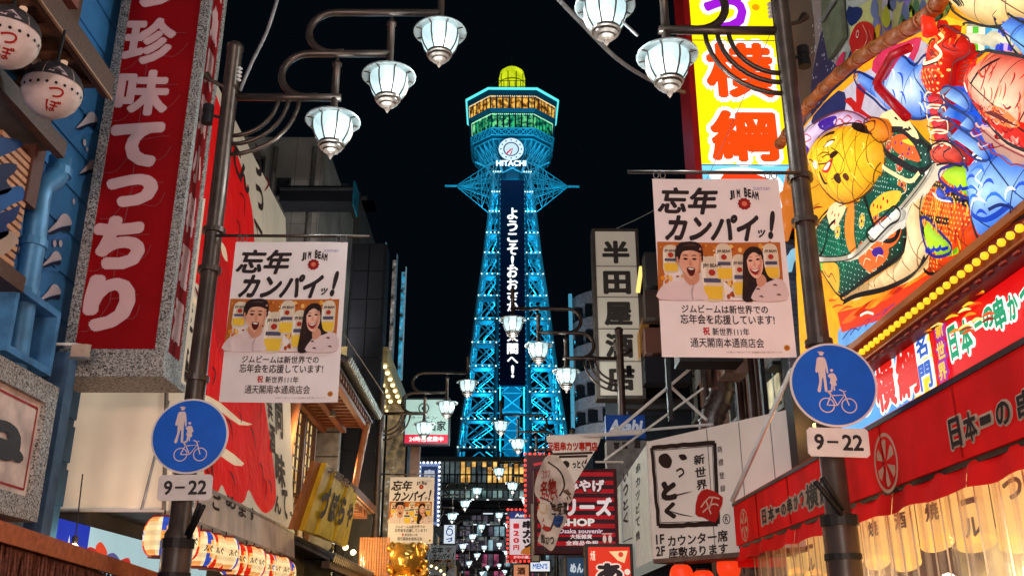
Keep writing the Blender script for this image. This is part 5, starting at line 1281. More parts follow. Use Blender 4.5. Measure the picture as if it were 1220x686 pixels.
# ================================================================ right side of the street
# ---- glowing yellow vertical sign
def yellow_sign():
    Y = 10.2; P = face(Y); a0, a1 = P.uv(829, 120)[0], P.uv(944, 120)[0]; b0, b1 = P.uv(880, 262)[1], 10.6
    t = thing('vertical_sign', 'tall glowing yellow sign with big red letters outlined in white in a red frame', 'sign', P.pt((a0+a1)/2, b0))
    rf = M('red_frame', (.42, .012, .012), .35, 0, .15, 2)
    a1 = P.uv(933, 110)[0]; a0 = P.uv(829, 110)[0]
    MB().pbox(P, a0, b0, a1, b1, -.55, -.02).build('box', rf, t)
    frame_bars(P, a0, b0, a1, b1, .075, -.56, .02, rf, t)
    A = Art(P, .004, .003)
    A.rect(a0, b0, a1, b1, (246, 226, 10)); yb = P.uv(880, 196)[1]
    A.grad(a0, b0, a1, yb, (60, 160, 220), (120, 205, 240), 1)
    def let(ch, x0, y0, x1, y1, c, o=(255, 250, 245), w_=.05):
        A.ptext(ch, x0-5, y0-5, x1+5, y1+5, o, 2, w_+.07); A.ptext(ch, x0, y0, x1, y1, c, 4, w_)
    let('横', 840, 52, 922, 118, (236, 68, 12), w_=.042); let('綱', 846, 132, 926, 194, (236, 68, 12), w_=.042)
    let('つ', 850, -8, 884, 42, (140, 20, 190), w_=.08) if False else let('づ', 838, -14, 892, 40, (150, 24, 200), w_=.05)
    A.disc(*P.uv(900, 10), .05, (240, 150, 10), 3, 16)
    A.ppoly([(846, 212), (850, 204), (880, 200), (905, 203), (925, 210), (934, 225), (938, 262), (900, 262)], (245, 248, 250), 2, 3)
    A.ppoly([(858, 214), (880, 206), (905, 210), (920, 222), (925, 262), (880, 262)], (225, 60, 20), 3, 3)
    A.done('lit_face', ART(1.15, .4, .7, .06, 1.5, 'backlit_yellow'), t)
    # seams where the face sheets meet
    for y in (50, 198): 
        b = P.uv(880, y)[1]; MB().pbox(P, a0, b-.006, a1, b+.004, .026, .03).build('seam', m_steel, t)
    return a1
yellow_sign()
# ---- shop front: wall, awning, sign board, bulb fascia
XA = 2.6
Yend = at(870, 600, X=XA).y
wallr = M('brown_wall', (.12, .085, .07), .7, 0, .25, 1)
def awning():
    t = thing('red_awning', 'long bright red awning with outlined black brush letters and wheel crests', 'awning', (XA, Yend, 2.5))
    Y0 = 1.5
    zt = (at(870, 600, X=XA).z+at(1216, 418, X=XA).z)/2; zbf = (at(884, 655, X=XA).z+at(1216, 505, X=XA).z)/2; zb = (at(880, 674, X=XA).z+at(1216, 548, X=XA).z)/2
    P = rwall(XA); rc = M('awning_red', (.66, .004, .003), .85, 0, .22, 1.6, .35, 4, emit=.22)  # slight emission stands in for shop light through the awning
    W_ = 1.12
    yy = Yend; k = 0
    while yy > Y0:
        a = yy-W_; MB().pbox(P, -yy+.006, zbf, -a-.006, zt, -.03, 0).build('cloth_panel', rc, t)
        # valance with a soft wave
        g = MB(); n = 14
        def f(i, j): y = yy-(W_-.01)*i/n; return Vector((XA+.03+.012*math.sin(y*14)-(.03*j), y, zbf-.015-(zbf-.015-zb)*j-.01*j*math.sin(y*9)))
        g.add([f(i, j) for j in (0, .5, 1) for i in range(n+1)], [(j*(n+1)+i, (j+1)*(n+1)+i, (j+1)*(n+1)+i+1, j*(n+1)+i+1) for j in range(2) for i in range(n)])
        g.build('valance', rc, t, True)
        MB().tube([(XA-.004, yy-.01, zbf+.01), (XA-.004, yy-.01, zt)], .006, 5).build('stitched_seam', M('seam_red', (.3, .004, .003), .9) if 'seam_red' not in bpy.data.materials else bpy.data.materials['seam_red'], t)
        MB().tube([(XA+.09, yy-.01, zbf-.03), (XA+.07, yy-.01, zt+.02)], .014, 6).build('awning_rib', m_steel, t); yy = a; k += 1
    MB().box(XA-.012, XA+.012, Y0, Yend, zt-.012, zt+.02).build('top_rail', m_dark, t); MB().box(XA+.02, XA+.06, Y0, Yend, zbf-.035, zbf+.0).build('valance_rail', m_dark, t)
    MB().obox((XA, Y0, zt+.01), (.7, 0, .25), (0, Yend-Y0, 0), (0, 0, .02)).build('top_cloth', rc, t)
    MB().add([(XA, Yend+.004, zbf), (XA, Yend+.004, zt), (XA+.7, Yend+.004, zt+.25), (XA+.7, Yend+.004, zbf)], [(0, 1, 2, 3)]).build('end_cloth', rc, t)
    MB().box(XA+.03, XA+.6, Yend-.06, Yend-.02, zbf-.22, zbf).build('end_valance', rc, t)
    A = Art(P, .003, .004)
    def L(ch, x0, y0, x1, y1, w_=.035):
        A.ptext(ch, x0-2.5, y0-2.5, x1+2.5, y1+2.5, (196, 160, 136), 0, w_+.06); A.ptext(ch, x0, y0, x1, y1, (34, 26, 24), 2, w_)
    def wheel(px, py, r):
        a, b = P.uv(px, py); c = (214, 160, 130)
        A.ring(a, b, r*.88, r, c, 0)
        for k in range(6):
            q = math.pi/3*k+.5; A.poly([(a+r*.1*math.cos(q), b+r*.1*math.sin(q)), (a+r*.75*math.cos(q-.28), b+r*.75*math.sin(q-.28)), (a+r*.8*math.cos(q), b+r*.8*math.sin(q)), (a+r*.75*math.cos(q+.28), b+r*.75*math.sin(q+.28))], c, 0)
    wheel(887, 625, .17); wheel(1056, 551, .2)
    sm = ['日', '本', '一', 'の', '串', 'か', 'つ']
    for i, (ch, x0, x1) in enumerate(zip(sm, (909, 916, 925, 932, 939, 947, 954), (914, 923.5, 930, 937.5, 945, 952, 959))):
        y = 612-(x0-909)*.46; L(ch, x0, y-6+(4 if ch in 'の' else 0), x1, y+12, .04)
    L('横', 961, 574, 976, 606); L('綱', 977, 566, 992, 600)
    for i, (ch, x0, x1) in enumerate(zip(sm, (1133, 1150, 1169, 1188, 1213, 1240, 1266), (1147, 1166, 1183, 1206, 1236, 1262, 1290))):
        y = 512-(x0-1133)*.42; L(ch, x0, y-16+(4 if ch == 'の' else 0), x1, y+22-(4 if ch == 'の' else 0))
    A.done('lettering', ART(0.12, .6, .9, .08, 3, 'awning_print'), t)  # letters share the awning's stand-in emission
    return zt, zbf, zb
zAt, zAf, zAb = awning()
XW = 3.25
t = thing('skewer_shop_building', 'shop building behind the red awning with a tiled front and glowing doorway', 'building', (XW, 6, 0))
MB().box(XW+.05, XW+5, 0, 9.6, 3.0, 14).build('wall', wallr, t)
MB().box(XW+1.6, XW+5, 0, 9.6, 0, 3).build('back_wall', m_woodd, t)
MB().box(XW-.1, XW+1.7, 0, 9.5, 2.98, 3.1).build('ceiling', m_woodd, t)
tb = M('grey_tile', (.10, .11, .15), .35, 0, .2, 3)
pw = face(9.62)
for i, (y0) in enumerate(range(286, 470, 6)):
    a0, b1 = pw.uv(938, y0)[0], pw.uv(960, y0)[1]; a1 = pw.uv(984, y0)[0]; b0 = pw.uv(960, y0+5.4)[1]
    MB().pbox(pw, 3.02, b0, 3.7, b1, -.02, .02).build('tile', tb, t)
MB().box(3.02, 3.7, 9.64, 9.9, 3, pw.uv(960, 283)[1]).build('tiled_pier', m_navy, t)
MB().box(2.98, 3.8, 9.55, 9.95, pw.uv(960, 283)[1], pw.uv(960, 278)[1]).build('pier_cap', m_dark, t)
# sign board: backlit strip
XS = 2.95; PSn = rwall(XS)
zs1 = (at(1030, 412+8, X=XS).z+at(1216, 300, X=XS).z)/2; zs0 = (at(1030, 515, X=XS).z+at(1216, 412, X=XS).z)/2
ts = thing('sign_board', 'long backlit blue and red sign board with outlined letters over the awning', 'sign', (XS, 7, zs0))
ySe = at(1003, 500, X=XS).y; ya = 2.0
zs1 = at(1213, 307, X=XS).z; zs0 = zAt-.02
MB().box(XS+.01, XS+.3, ya, ySe, zs0, zs1).build('box', m_dark, ts)
A = Art(PSn, .003, .004)
x_ = lambda px: PSn.uv(px, 450)[0]
A.rect(-ySe, zs0, -ya, zs1, (214, 14, 16)); ub = x_(1118); A.grad(-ySe, zs0, ub, zs1, (90, 175, 235), (40, 120, 205), 1, True)
A.poly([(ub, zs0), (ub, zs1), (ub-.17, zs1), (ub-.5, zs0)], (244, 214, 40), 2)
A.rect(ub-.01, zs0, ub+.015, zs1, (200, 20, 16), 3)
def LT(ch, x0, y0, x1, y1, c, w_=.04, o=(250, 248, 240), ow=.07):
    A.ptext(ch, x0-2.5, y0-3, x1+2.5, y1+3, o, 3, w_+ow); A.ptext(ch, x0, y0, x1, y1, c, 5, w_)
LT('づ', 1028, 462, 1042, 494, (60, 60, 170)); LT('横', 1045, 426, 1070, 490, (218, 28, 22), .042); LT('綱', 1070, 408, 1097, 476, (218, 28, 22), .042)
LT('名', 1094, 397, 1108, 427, (44, 96, 190)); LT('門', 1098, 430, 1114, 465, (44, 96, 190))
for i, ch in enumerate('新世界'): LT(ch, 1117+i*2.2, 381+i*25, 1127+i*2.2, 403+i*25, (246, 196, 50), .03, (150, 50, 160))
for ch, x0, y0, x1, y1 in (('日', 1134, 386, 1144, 430), ('本', 1147, 378, 1162, 424), ('一', 1164, 376, 1174, 396), ('の', 1174, 364, 1188, 392), ('串', 1187, 352, 1202, 394), ('か', 1204, 348, 1217, 382), ('つ', 1219, 340, 1236, 370), ('横', 1240, 320, 1260, 372)):
    LT(ch, x0, y0, x1, y1, (14, 150, 104), .045)
A.done('lit_face', ART(1.0, .4, .7, .08, 1.5, 'backlit_strip'), ts)
# bulb fascia
XFb = 2.82; zf0 = at(1216, 283, X=XFb).z; yfe = at(1014, 421, X=XFb).y; zf0 = (zf0+at(1014, 421, X=XFb).z)/2
t = thing('bulb_fascia', 'orange fascia carrying a row of round yellow bulbs below the sculpted billboard', 'fascia', (XFb, 7, zf0))
og = M('orange_fascia', (.55, .16, .03), .4, 0, .15, 2)
MB().box(XFb, XFb+.3, 2, yfe+.05, zf0+.08, zf0+.13).build('upper_rail', og, t); MB().box(XFb+.03, XFb+.3, 2, yfe+.05, zf0-.06, zf0+.08).build('channel', M('channel_red', (.3, .03, .01), .5), t)
zq = at(1213, 304, X=XFb).z
MB().box(XFb+.0, XFb+.12, 2, yfe+.05, zf0-.075, zf0-.06).build('lower_rail', og, t)
MB().box(XFb+.02, XFb+.12, 2, yfe+.05, zq, zf0-.075).build('slotted_board', M('maroon_board', (.16, .008, .006), .5), t)  # maroon board that carries the slots
for k in range(40): y = yfe-.1-k*.15; MB().box(XFb+.005, XFb+.02, y-.06, y, (zq+zf0-.075)/2-.008, (zq+zf0-.075)/2+.006).build('slot', M('slot_red', (.4, .06, .03), .5) if k == 0 else bpy.data.materials['slot_red'], t)
yb_ = EM('yellow_bulb', (1, .62, .02), 1.15); y = yfe-.03; k = 0
while y > 2.2:
    MB().ball((XFb+.0, y, zf0), .026, 8).build('bulb', yb_, t, True); y -= .1; k += 1
# ---- glowing shop front under the awning
t = thing('curtained_front', 'glowing cream cloth strips with brush letters behind clear hanging vinyl under the red awning', 'shop front', (3.1, 6, 0))
PF = rwall(3.15); A = Art(PF, .004, .004); 
zc0, zc1 = at(1150, 640, X=3.15).z, zAt
g0 = -Yend+.1; n = 15; wd = (Yend-2.2)/n
glw = winm('interior_glow', (.10, .04, .01), (1, .62, .22), .9, 2.2)
MB().pbox(PF, g0, 0, -2.0, zc0+.3, -1.4, -1.38).build('interior', glw, t)
for k in range(n):
    a = g0+k*wd; A.grad(a+.008, zc0-.05*(k % 3), a+wd-.008, zc1, (236, 186, 96), (250, 214, 140), 0)
    for i, ch in enumerate(['たこ焼', '生ビール', '串かつ', '名物煮', 'どて焼', '日本酒'][k % 6]):
        A.text(ch, a+wd*.3, zc0+.5-i*.17, a+wd*.7, zc0+.63-i*.17, (66, 50, 38), 1, .04)
    A.disc(a+wd*.5, zc0-.05*(k % 3), wd*.5, (240, 190, 100), 0, 18, .06)
A.done('cloth_strips', ART(.95, .8, .8, .12, 3, 'lit_noren'), t)
vin, n_, l_, b_ = nodes('clear_vinyl'); b_.inputs['Base Color'].default_value = (.9, .85, .75, 1); b_.inputs['Alpha'].default_value = .22; b_.inputs['Roughness'].default_value = .12; b_.inputs['Specular IOR Level'].default_value = .8
g = MB(); 
nn = 260; ys = [Yend-.1-(Yend-2.2)*i/nn for i in range(nn+1)]
vs = []
for z in (.4, zAb+.25): vs += [(2.82+.035*math.sin(y*31)+.02*math.sin(y*73+1), y, z) for y in ys]
g.add(vs, [(i, i+nn+1, i+nn+2, i+1) for i in range(nn)]); g.build('vinyl_curtain', vin, t, True)
hl = M('vinyl_edge', (.75, .66, .5), .3, 0, .1)
rr = random.Random(6)
for k in range(26):
    y = Yend-.15-k*.235+rr.uniform(-.06, .06); MB().tube([(2.79, y, .4), (2.8, y+.01, 1.5), (2.79, y, zAb+.2)], .006, 4).build('vinyl_seam', hl, t)
for k in range(5):
    y = Yend-.9-k*1.1; MB().ball((3.05, y, zc0-.28), .06, 10).build('bulb', EM('shop_bulb', (1, .86, .6), 5) if k == 0 else bpy.data.materials['shop_bulb'], t)
for y in (3.2, 5.2, 7.2):
    d = bpy.data.lights.new('shop_light', 'POINT'); d.energy = 32; d.color = (1, .62, .32); d.shadow_soft_size = .15; link(bpy.data.objects.new('shop_light', d)).location = (2.72, y, 1.75)
# ---- slanting white sign box
def white_box():
    P0, P1 = at(764, 527, Y=11.9), at(953, 484, Y=10.0)
    zt = (P0.z+P1.z)/2; A0 = Vector((P0.x, 11.9, 0)); A1 = Vector((P1.x, 10.0, 0))
    u = (A1-A0); P = PL(A0, u); L_ = u.length
    zb = P.uv(800, 664)[1]; zt0 = P.uv(766, 527)[1]; zt1 = P.uv(950, 485)[1]
    t = thing('corner_sign_box', 'slanting white sign box with framed brush letters and a red stamp', 'sign', A0+Vector((0, 0, zb)))
    wm = M('white_sign_cloth', (.62, .53, .47), .75, 0, .08, 1, .15, 6, emit=.26)  # emission of its own stands in for light through the white cloth
    c0 = P.uv(776, 600)[0]
    MB().prism(P, [(c0, zb), (L_, zb), (L_, zt1), (c0, zt0)], -.1, 0).build('front_cloth', wm, t)
    # left cheek along the street
    C = P.pt(c0, 0, 0); PL_ = lwall(C.x)
    yy = at(732, 600, X=C.x).y
    PLs = PL((C.x, yy, 0), (0, -1, 0)); Ld = yy-C.y
    PLs = rwall(C.x)
    MB().add([(C.x, C.y, zb), (C.x, yy, zb), (C.x, yy, zt0-.1), (C.x, C.y, zt0), (C.x+.3, C.y+.2, zb), (C.x+.3, yy, zb), (C.x+.3, yy, zt0-.1), (C.x+.3, C.y+.2, zt0)], [(0, 3, 2, 1), (4, 5, 6, 7), (1, 2, 6, 5), (0, 1, 5, 4), (2, 3, 7, 6)]).build('side_cloth', M('side_cloth_pale', (.58, .6, .52), .7, 0, .08, emit=.3), t)  # side cloth emits too, in place of light through it
    MB().tube([P.pt(c0, zb, .01), P.pt(c0, zt0, .01)], .018).build('corner_tube', m_white, t)
    MB().pbox(P, c0, zb-.05, L_, zb, -.4, .015).build('bottom_rail', M('rail_rust', (.2, .13, .1), .6), t)
    for f in (.42, .63, .82): MB().pbox(P, c0+(L_-c0)*f, zb, c0+(L_-c0)*f+.007, zt0, .0, .006).build('seam', m_conc, t)
    A = Art(P, .003, .004); K = (52, 38, 34)
    x0, x1, y0, y1 = 776, 853, 530, 625
    def rect(pts, w_, col, L=1): A.pline(pts, w_, col, L)
    F_ = [(777, 533), (852, 527), (856, 624), (785, 626)]
    for i in range(4):
        p, q = F_[i], F_[(i+1) % 4]; n = 10; pts = [(p[0]+(q[0]-p[0])*k/n+random.uniform(-.5, .5), p[1]+(q[1]-p[1])*k/n+random.uniform(-.6, .6)) for k in range(n+1)]
        A.pline(pts, .055, K, 1); A.pline([(F_[i][0]*.92+815*.08, F_[i][1]*.92+578*.08), (q[0]*.92+815*.08, q[1]*.92+578*.08)], .008, K, 1)
    for pts in ([(787, 542), (795, 540), (801, 548), (798, 557), (790, 556), (785, 549)], [(809, 542), (816, 541), (819, 546), (813, 548)], ):
        A.ppoly(pts, K, 1, 4)
    A.ptext('と', 788, 572, 807, 596, K, 1, .1); A.ptext('く', 792, 598, 806, 618, K, 1, .09)
    A.pline([(806, 561), (812, 558), (815, 563), (809, 568)], .025, K, 1, 3); A.pline([(787, 594), (805, 590), (825, 585)], .018, K, 1, 3, True); A.pline([(798, 608), (810, 612), (826, 615)], .015, K, 1, 3, True)
    for i, ch in enumerate('新世界'): A.ptext(ch, 827+i*1.5, 541+i*15, 840+i*1.5, 553+i*15, K, 1, .03)
    for i, ch in enumerate('商標登録'): A.ptext(ch, 855+i*1.2, 531+i*15.5, 861+i*1.2, 539+i*15.5, K, 1, .01)
    A.ppoly([(832, 590), (843, 582), (862, 592), (858, 608), (853, 622), (838, 616), (829, 612)], (196, 34, 30), 2, 2)
    for pts in ([(836, 604), (846, 592), (858, 594)], [(838, 610), (850, 600), (857, 602)], [(842, 596), (848, 612)], [(850, 592), (846, 606)]): A.pline(pts, .018, (235, 190, 170), 3, 2)
    a, b = P.uv(866, 618); A.ring(a, b, .045, .055, K, 1, 20); A.text('R', a-.02, b-.028, a+.025, b+.028, K, 1, .02)
    A.ptext('1F', 782, 636, 792, 648, K, 1, .03); A.ptext('カウンター席', 796, 634, 868, 648, K, 1, .03); A.ptext('2F', 782, 650, 793, 662, K, 1, .03); A.ptext('座敷あります', 797, 649, 868, 662, K, 1, .03)
    A.done('print', ART(0.05, .7, .9, .06, 4, 'box_print'), t)  # print carries a trace of the cloth's stand-in emission
    A = Art(PLs, .003, .004)
    for i, ch in enumerate('いっとく'): A.ptext(ch, 743, 560+i*17, 749, 573+i*17, K, 1, .04)
    for i, ch in enumerate('新世界名物'): A.ptext(ch, 733.5, 580+i*14, 737, 590+i*14, K, 1, .02)
    for i, ch in enumerate('串カツどて焼'): A.ptext(ch, 758, 552+i*16, 763, 563+i*16, K, 1, .03)
    A.pline([(741, 556), (752, 546), (754, 640), (743, 645), (741, 556)], .02, K, 1)
    A.done('side_print', ART(0.05, .7, .9, .06, 4, 'box_print'), t)
    for k, px in enumerate((797, 790)):
        pass
    # upper return cloth, orange end
    q = P.uv(940, 500)[0]; MB().pbox(P, L_-.04, zb+.2, L_, zt1, .0, .02).build('end_post', og, t)
    return P, zb
PWB, zWB = white_box()
for k, (px, py) in enumerate(((812, 686), (868, 675), (838, 693))):
    c = at(px, py, Y=11.5); t = thing('red_lantern', 'small glowing red lantern below the white sign box, %s' % ('left one', 'right one', 'lower middle one')[k], 'lantern', c, 'red lanterns below the white sign box')
    MB().lathe(c, [(.06, -.13)]+[(.06+.08*math.cos(a), .13*math.sin(a)) for a in (-1.3, -.9, -.5, 0, .5, .9, 1.3)]+[(.06, .13)], 18).build('paper', EM('red_lantern_glow', (.95, .05, .01), .9) if k == 0 else bpy.data.materials['red_lantern_glow'], t, True)
    for z in (-.14, .13): MB().lathe(c+Vector((0, 0, z)), [(0, 0), (.075, 0), (.075, .02), (0, .02)], 14).build('ring', m_dark, t)
# ---- brown brick-red building behind, with windows, box and duct
def brown_building():
    X = 3.75
    t = thing('brown_building', 'dark reddish brown building with windows, a rising duct and a vent box behind the banner', 'building', (X, 14, 0))
    yn, yf = 9.7, 17.5
    zt = at(800, 178, X=X+.0).z
    zt = at(818, 170, Y=12.5).z
    wm = M('red_brown_render', (.22, .105, .075), .75, 0, .25, .8, .2, 10)
    MB().box(X, X+5, yn, yf, 0, zt).build('wall', wm, t)
    MB().add([(X, yf, zt), (X, yn, zt), (X+2.5, yn, zt+1.6), (X+2.5, yf, zt+1.6), (X+5, yn, zt), (X+5, yf, zt)], [(0, 1, 2, 3), (1, 4, 2), (0, 3, 5), (2, 4, 5, 3)]).build('roof', m_navy, t)
    P = rwall(X); 
    for px0, y0, px1, y1 in ((803, 452, 817, 520), (872, 430, 884, 500), (766, 340, 776, 460), (820, 440, 830, 505), (915, 430, 935, 490)):
        a0, b0, a1, b1 = rpx(P, px0, y0, px1, y1)
        wdw = MB().pbox(P, a0, b0, a1, b1, -.05, .01).build('window', m_glassd, t)
        frame_bars(P, a0, b0, a1, b1, .06, 0, .06, M('window_alu', (.4, .4, .36), .4, .5) if 'window_alu' not in bpy.data.materials else bpy.data.materials['window_alu'], wdw)
        MB().pbox(P, (a0+a1)/2-.02, b0, (a0+a1)/2+.02, b1, .012, .04).build('mullion', m_steel, wdw)
    lw = winm('bottle_window', (.12, .08, .03), (1, .85, .45), .8, 3)
    a0, b0, a1, b1 = rpx(P, 917, 447, 934, 482); MB().pbox(P, a0, b0, a1, b1, .02, .03).build('lit_window', lw, t)
    for px in (886, 902, 845, 772): 
        c0_, c1_ = at(px, 530, X=X-.08), at(px, 380, X=X-.08); MB().tube([Vector((X-.08, c0_.y, 2.5)), Vector((X-.08, c0_.y, zt-.3))], .06, 8).build('pipe', M('pipe_brown', (.12, .08, .07), .4), t)
    # duct with an elbow
    Yd = 13.0; pts = [at(845, 560, Y=Yd), at(847, 505, Y=Yd), at(850, 492, Y=Yd), at(856, 480, Y=Yd), at(860, 466, Y=Yd), at(861, 440, Y=Yd), at(862, 380, Y=Yd)]
    gd = M('galvanised_duct', (.2, .16, .15), .35, .8, .2, 3)
    MB().tube(pts, .165, 20).build('duct', gd, t, True)
    s = MB()
    for a, b in ((1, 2), (2, 3), (3, 4), (4, 5)):
        c = pts[a]; d = (pts[b]-pts[a]).normalized()*.02; MB().tube([c-d, c+d], .18, 20).build('duct_band', gd, t)
    p = at(880, 422, Y=12.4); a, b = at(862, 424, Y=12.4), at(892, 444, Y=12.4); MB().box(a.x, b.x, 12.4, 12.9, b.z, b.z+.6).build('vent_box', M('vent_box_beige', (.42, .3, .25), .6), t)
    a, b = at(833, 424, Y=12.9), at(846, 455, Y=12.9); MB().obox((a.x, 12.9, b.z), (b.x-a.x, 0, .25), (0, .4, 0), (0, 0, .25)).build('vent_hood', m_conc, t)
    for px, y0, y1, Y in ((793, 425, 500, 12.2), (905, 425, 500, 11.6)):
        MB().box(at(px, y0, Y=Y).x, at(px+5, y0, Y=Y).x, Y, Y+.1, at(px, y1, Y=Y).z, at(px, y0, Y=Y).z).build('pipe', m_dark, t)
    for px, py in ((808, 428), (918, 432), (800, 300)):
        q = at(px, py, Y=11.6); ac_unit(t, q.x, 11.9, q.z)
    for k in range(7):
        P = rwall(X); a = -(10.2+k); MB().pbox(P, a-.012, 2.5, a+.012, zt-.2, 0, .012).build('wall_joint', m_dark, t)
    # orange board and balcony near the small vertical sign
    a0, b0, a1, b1 = rpx(rwall(3.3), 757, 384, 777, 470)
    for i, (y0, y1, c) in enumerate(((300, 340, .3), (345, 378, .1), (390, 420, .4), (425, 455, .1))):
        p, q = at(768, y0, Y=16), at(796, y1, Y=16); MB().box(p.x, q.x+.4, 16, 16.4, q.z, p.z).build('facade_board', [m_conc2, wallr, wm, m_navy][i], t)
    p = at(763, 400, Y=17); q = at(772, 380, Y=17)
    MB().obox(at(763, 425, Y=17), (.25, 0, .8), (0, .3, 0), (.0, 0, .5)).build('sloping_board', wood('ochre_board', (150, 96, 40), (190, 130, 60)), t)
    MB().tube([at(760, 348, Y=16.5), at(764, 318, Y=16.5)], .04).build('tube_lamp', EM('warm_tube', (1, .75, .2), 1.2), t)
brown_building()
# ---- small vertical shop sign
def w_han(A, a0, b0, a1, b1):
    for i, ch in enumerate('半田屋酒店'): A.text(ch, a0+(a1-a0)*.16, b1-(b1-b0)*(.04+(i+.86)*.192), a1-(a1-a0)*.16, b1-(b1-b0)*(.04+(i+.1)*.192), (46, 40, 36), 1, .05)
t, P, q = lit_sign('vertical_sign', 'cream vertical sign with five black characters in a brown frame, between tower and right banner', 17.3, (712, 276, 761, 471), (190, 176, 158), .42, w_han, M('frame_brown', (.08, .06, .05), .5), .06, .35)
for k in range(1, 5): MB().pbox(P, q[0], q[3]-(q[3]-q[1])*(.03+k*.193)-.012, q[2], q[3]-(q[3]-q[1])*(.03+k*.193), .02, .03).build('joint', m_dark, t)
for f in (.12, .5, .85): MB().pbox(P, q[2], q[1]+(q[3]-q[1])*f, q[2]+1.2, q[1]+(q[3]-q[1])*f+.05, -.2, -.15).build('bracket', m_dark, t)
# ---- curved apartment tower
def apartment():
    Y = 58; c = at(737, 400, Y=Y+8); r = c.x-at(679, 400, Y=Y+8).x
    t = thing('curved_apartment', 'dark rounded apartment block with stacked curved balconies right of the tower', 'building', (c.x, Y+8, 0))
    zt = at(700, 332, Y=Y+3).z; n = 13; h = zt/n
    MB().lathe((c.x, Y+8, 0), [(r*.9, 0), (r*.9, zt), (0, zt)], 40).build('wall', M('apt_wall', (.34, .34, .36), .8, 0, .2), t)
    mb_ = M('apt_balcony', (.55, .55, .57), .7, 0, .2)
    for k in range(n):
        z = k*h; MB().lathe((c.x, Y+8, z+h*.55), [(r*.9, 0), (r, 0), (r, h*.42), (r*.97, h*.42), (r*.97, .1), (r*.9, .1)], 40).build('balcony', mb_, t)
    for k in range(4, n):
        for j in range(3):
            a = math.pi*(1.16+j*.11); p = Vector((c.x+r*.905*math.cos(a), Y+8+r*.905*math.sin(a), k*h+.1)); MB().box(p.x-.5, p.x+.5, p.y-.12, p.y+.1, p.z, p.z+h*.42).build('window', m_glassd, t)
    s = MB()
    for k in range(20): 
        z = zt*(k/20); s.tube([(c.x-r*1.02, Y+6, z), (c.x-r*1.02, Y+6, z+zt/21)], .14, 5)
    s.build('blue_edge_light', EM('apt_blue', (.08, .4, .6), .7), t)
apartment()
# ---- triangular pennant and twisted cloth banner on white struts
def struts():
    t = thing('strut_frame', 'white painted metal struts holding the pennant and awning over the street', 'frame', (1.5, 13, 4)); Y = 12.6
    T = lambda a, b, r=.022: MB().tube([at(*a, Y=Y), at(*b, Y=Y-.5)], r, 8).build('strut', m_white, t)
    T((735, 512), (845, 420)); T((800, 461), (842, 500)); T((720, 548), (838, 462), .016); T((654, 521), (764, 515), .03); T((735, 515), (850, 505), .018); T((710, 550), (742, 550), .014)
    MB().ball(at(733, 513, Y=Y), .06, 10).build('joint', m_white, t)
    t = thing('support_stay', 'pale pink stay bar running up from the white sign box behind the round sign', 'bar', at(870, 597, Y=9.5))
    MB().tube([at(872, 597, Y=9.6), at(942, 442, Y=9.0)], .024, 8).build('bar', m_white, t, True)
    MB().tube([at(942, 442, Y=9.0), at(952, 436, Y=8.9)], .024, 8).build('bar', m_white, t, True)
struts()
P = face(12.4); t = thing('triangular_pennant', 'white triangular pennant with red letters above and a black brush panel', 'pennant', at(682, 520, Y=12.4))
MB().prism(P, [P.uv(*q) for q in ((649, 519), (717, 517), (713, 530), (682, 580), (677, 576))], -.02, 0).build('cloth', M('pennant_cloth', (.7, .62, .54), .8, 0, .1, 3, emit=.12), t)
A = Art(P, .003, .004); A.ptext('元祖串カツ専門店', 652, 526, 712, 537, (200, 40, 24), 1, .05); A.pline([(655, 541), (706, 539)], .03, (60, 40, 34), 1)
A.pline([(666, 544), (700, 543), (697, 552)], .03, (60, 40, 34), 1); A.pline([(666, 544), (667, 553), (681, 573)], .03, (60, 40, 34), 1); A.disc(*P.uv(674, 553), .05, (50, 36, 30), 1, 12); A.ptext('っとく', 682, 548, 696, 558, (50, 36, 30), 1, .05)
A.done('print', ART(0, .7, .9, .06, 4, 'pennant_print'), t)
MB().tube([at(650, 519, Y=12.4), at(650, 660, Y=12.4)], .012).build('cord', m_dark, t)
t = thing('twisted_banner', 'crumpled cream cloth banner with red letters twisted under the pennant', 'banner', at(665, 600, Y=12.2))
def tw_fn(a, b, o): return Vector((a, 12.2-o+.16*math.sin(b*5.2+a*7)+.05*math.sin(a*26+b*11)+.03*math.sin(b*23-a*9), b))
P2t = face(12.2); out = [(648, 549), (658, 543), (668, 549), (676, 562), (683, 580), (681, 596), (672, 607), (676, 618), (668, 632), (662, 648), (656, 657), (646, 651), (640, 645), (645, 628), (640, 612), (644, 596), (637, 584), (640, 566)]
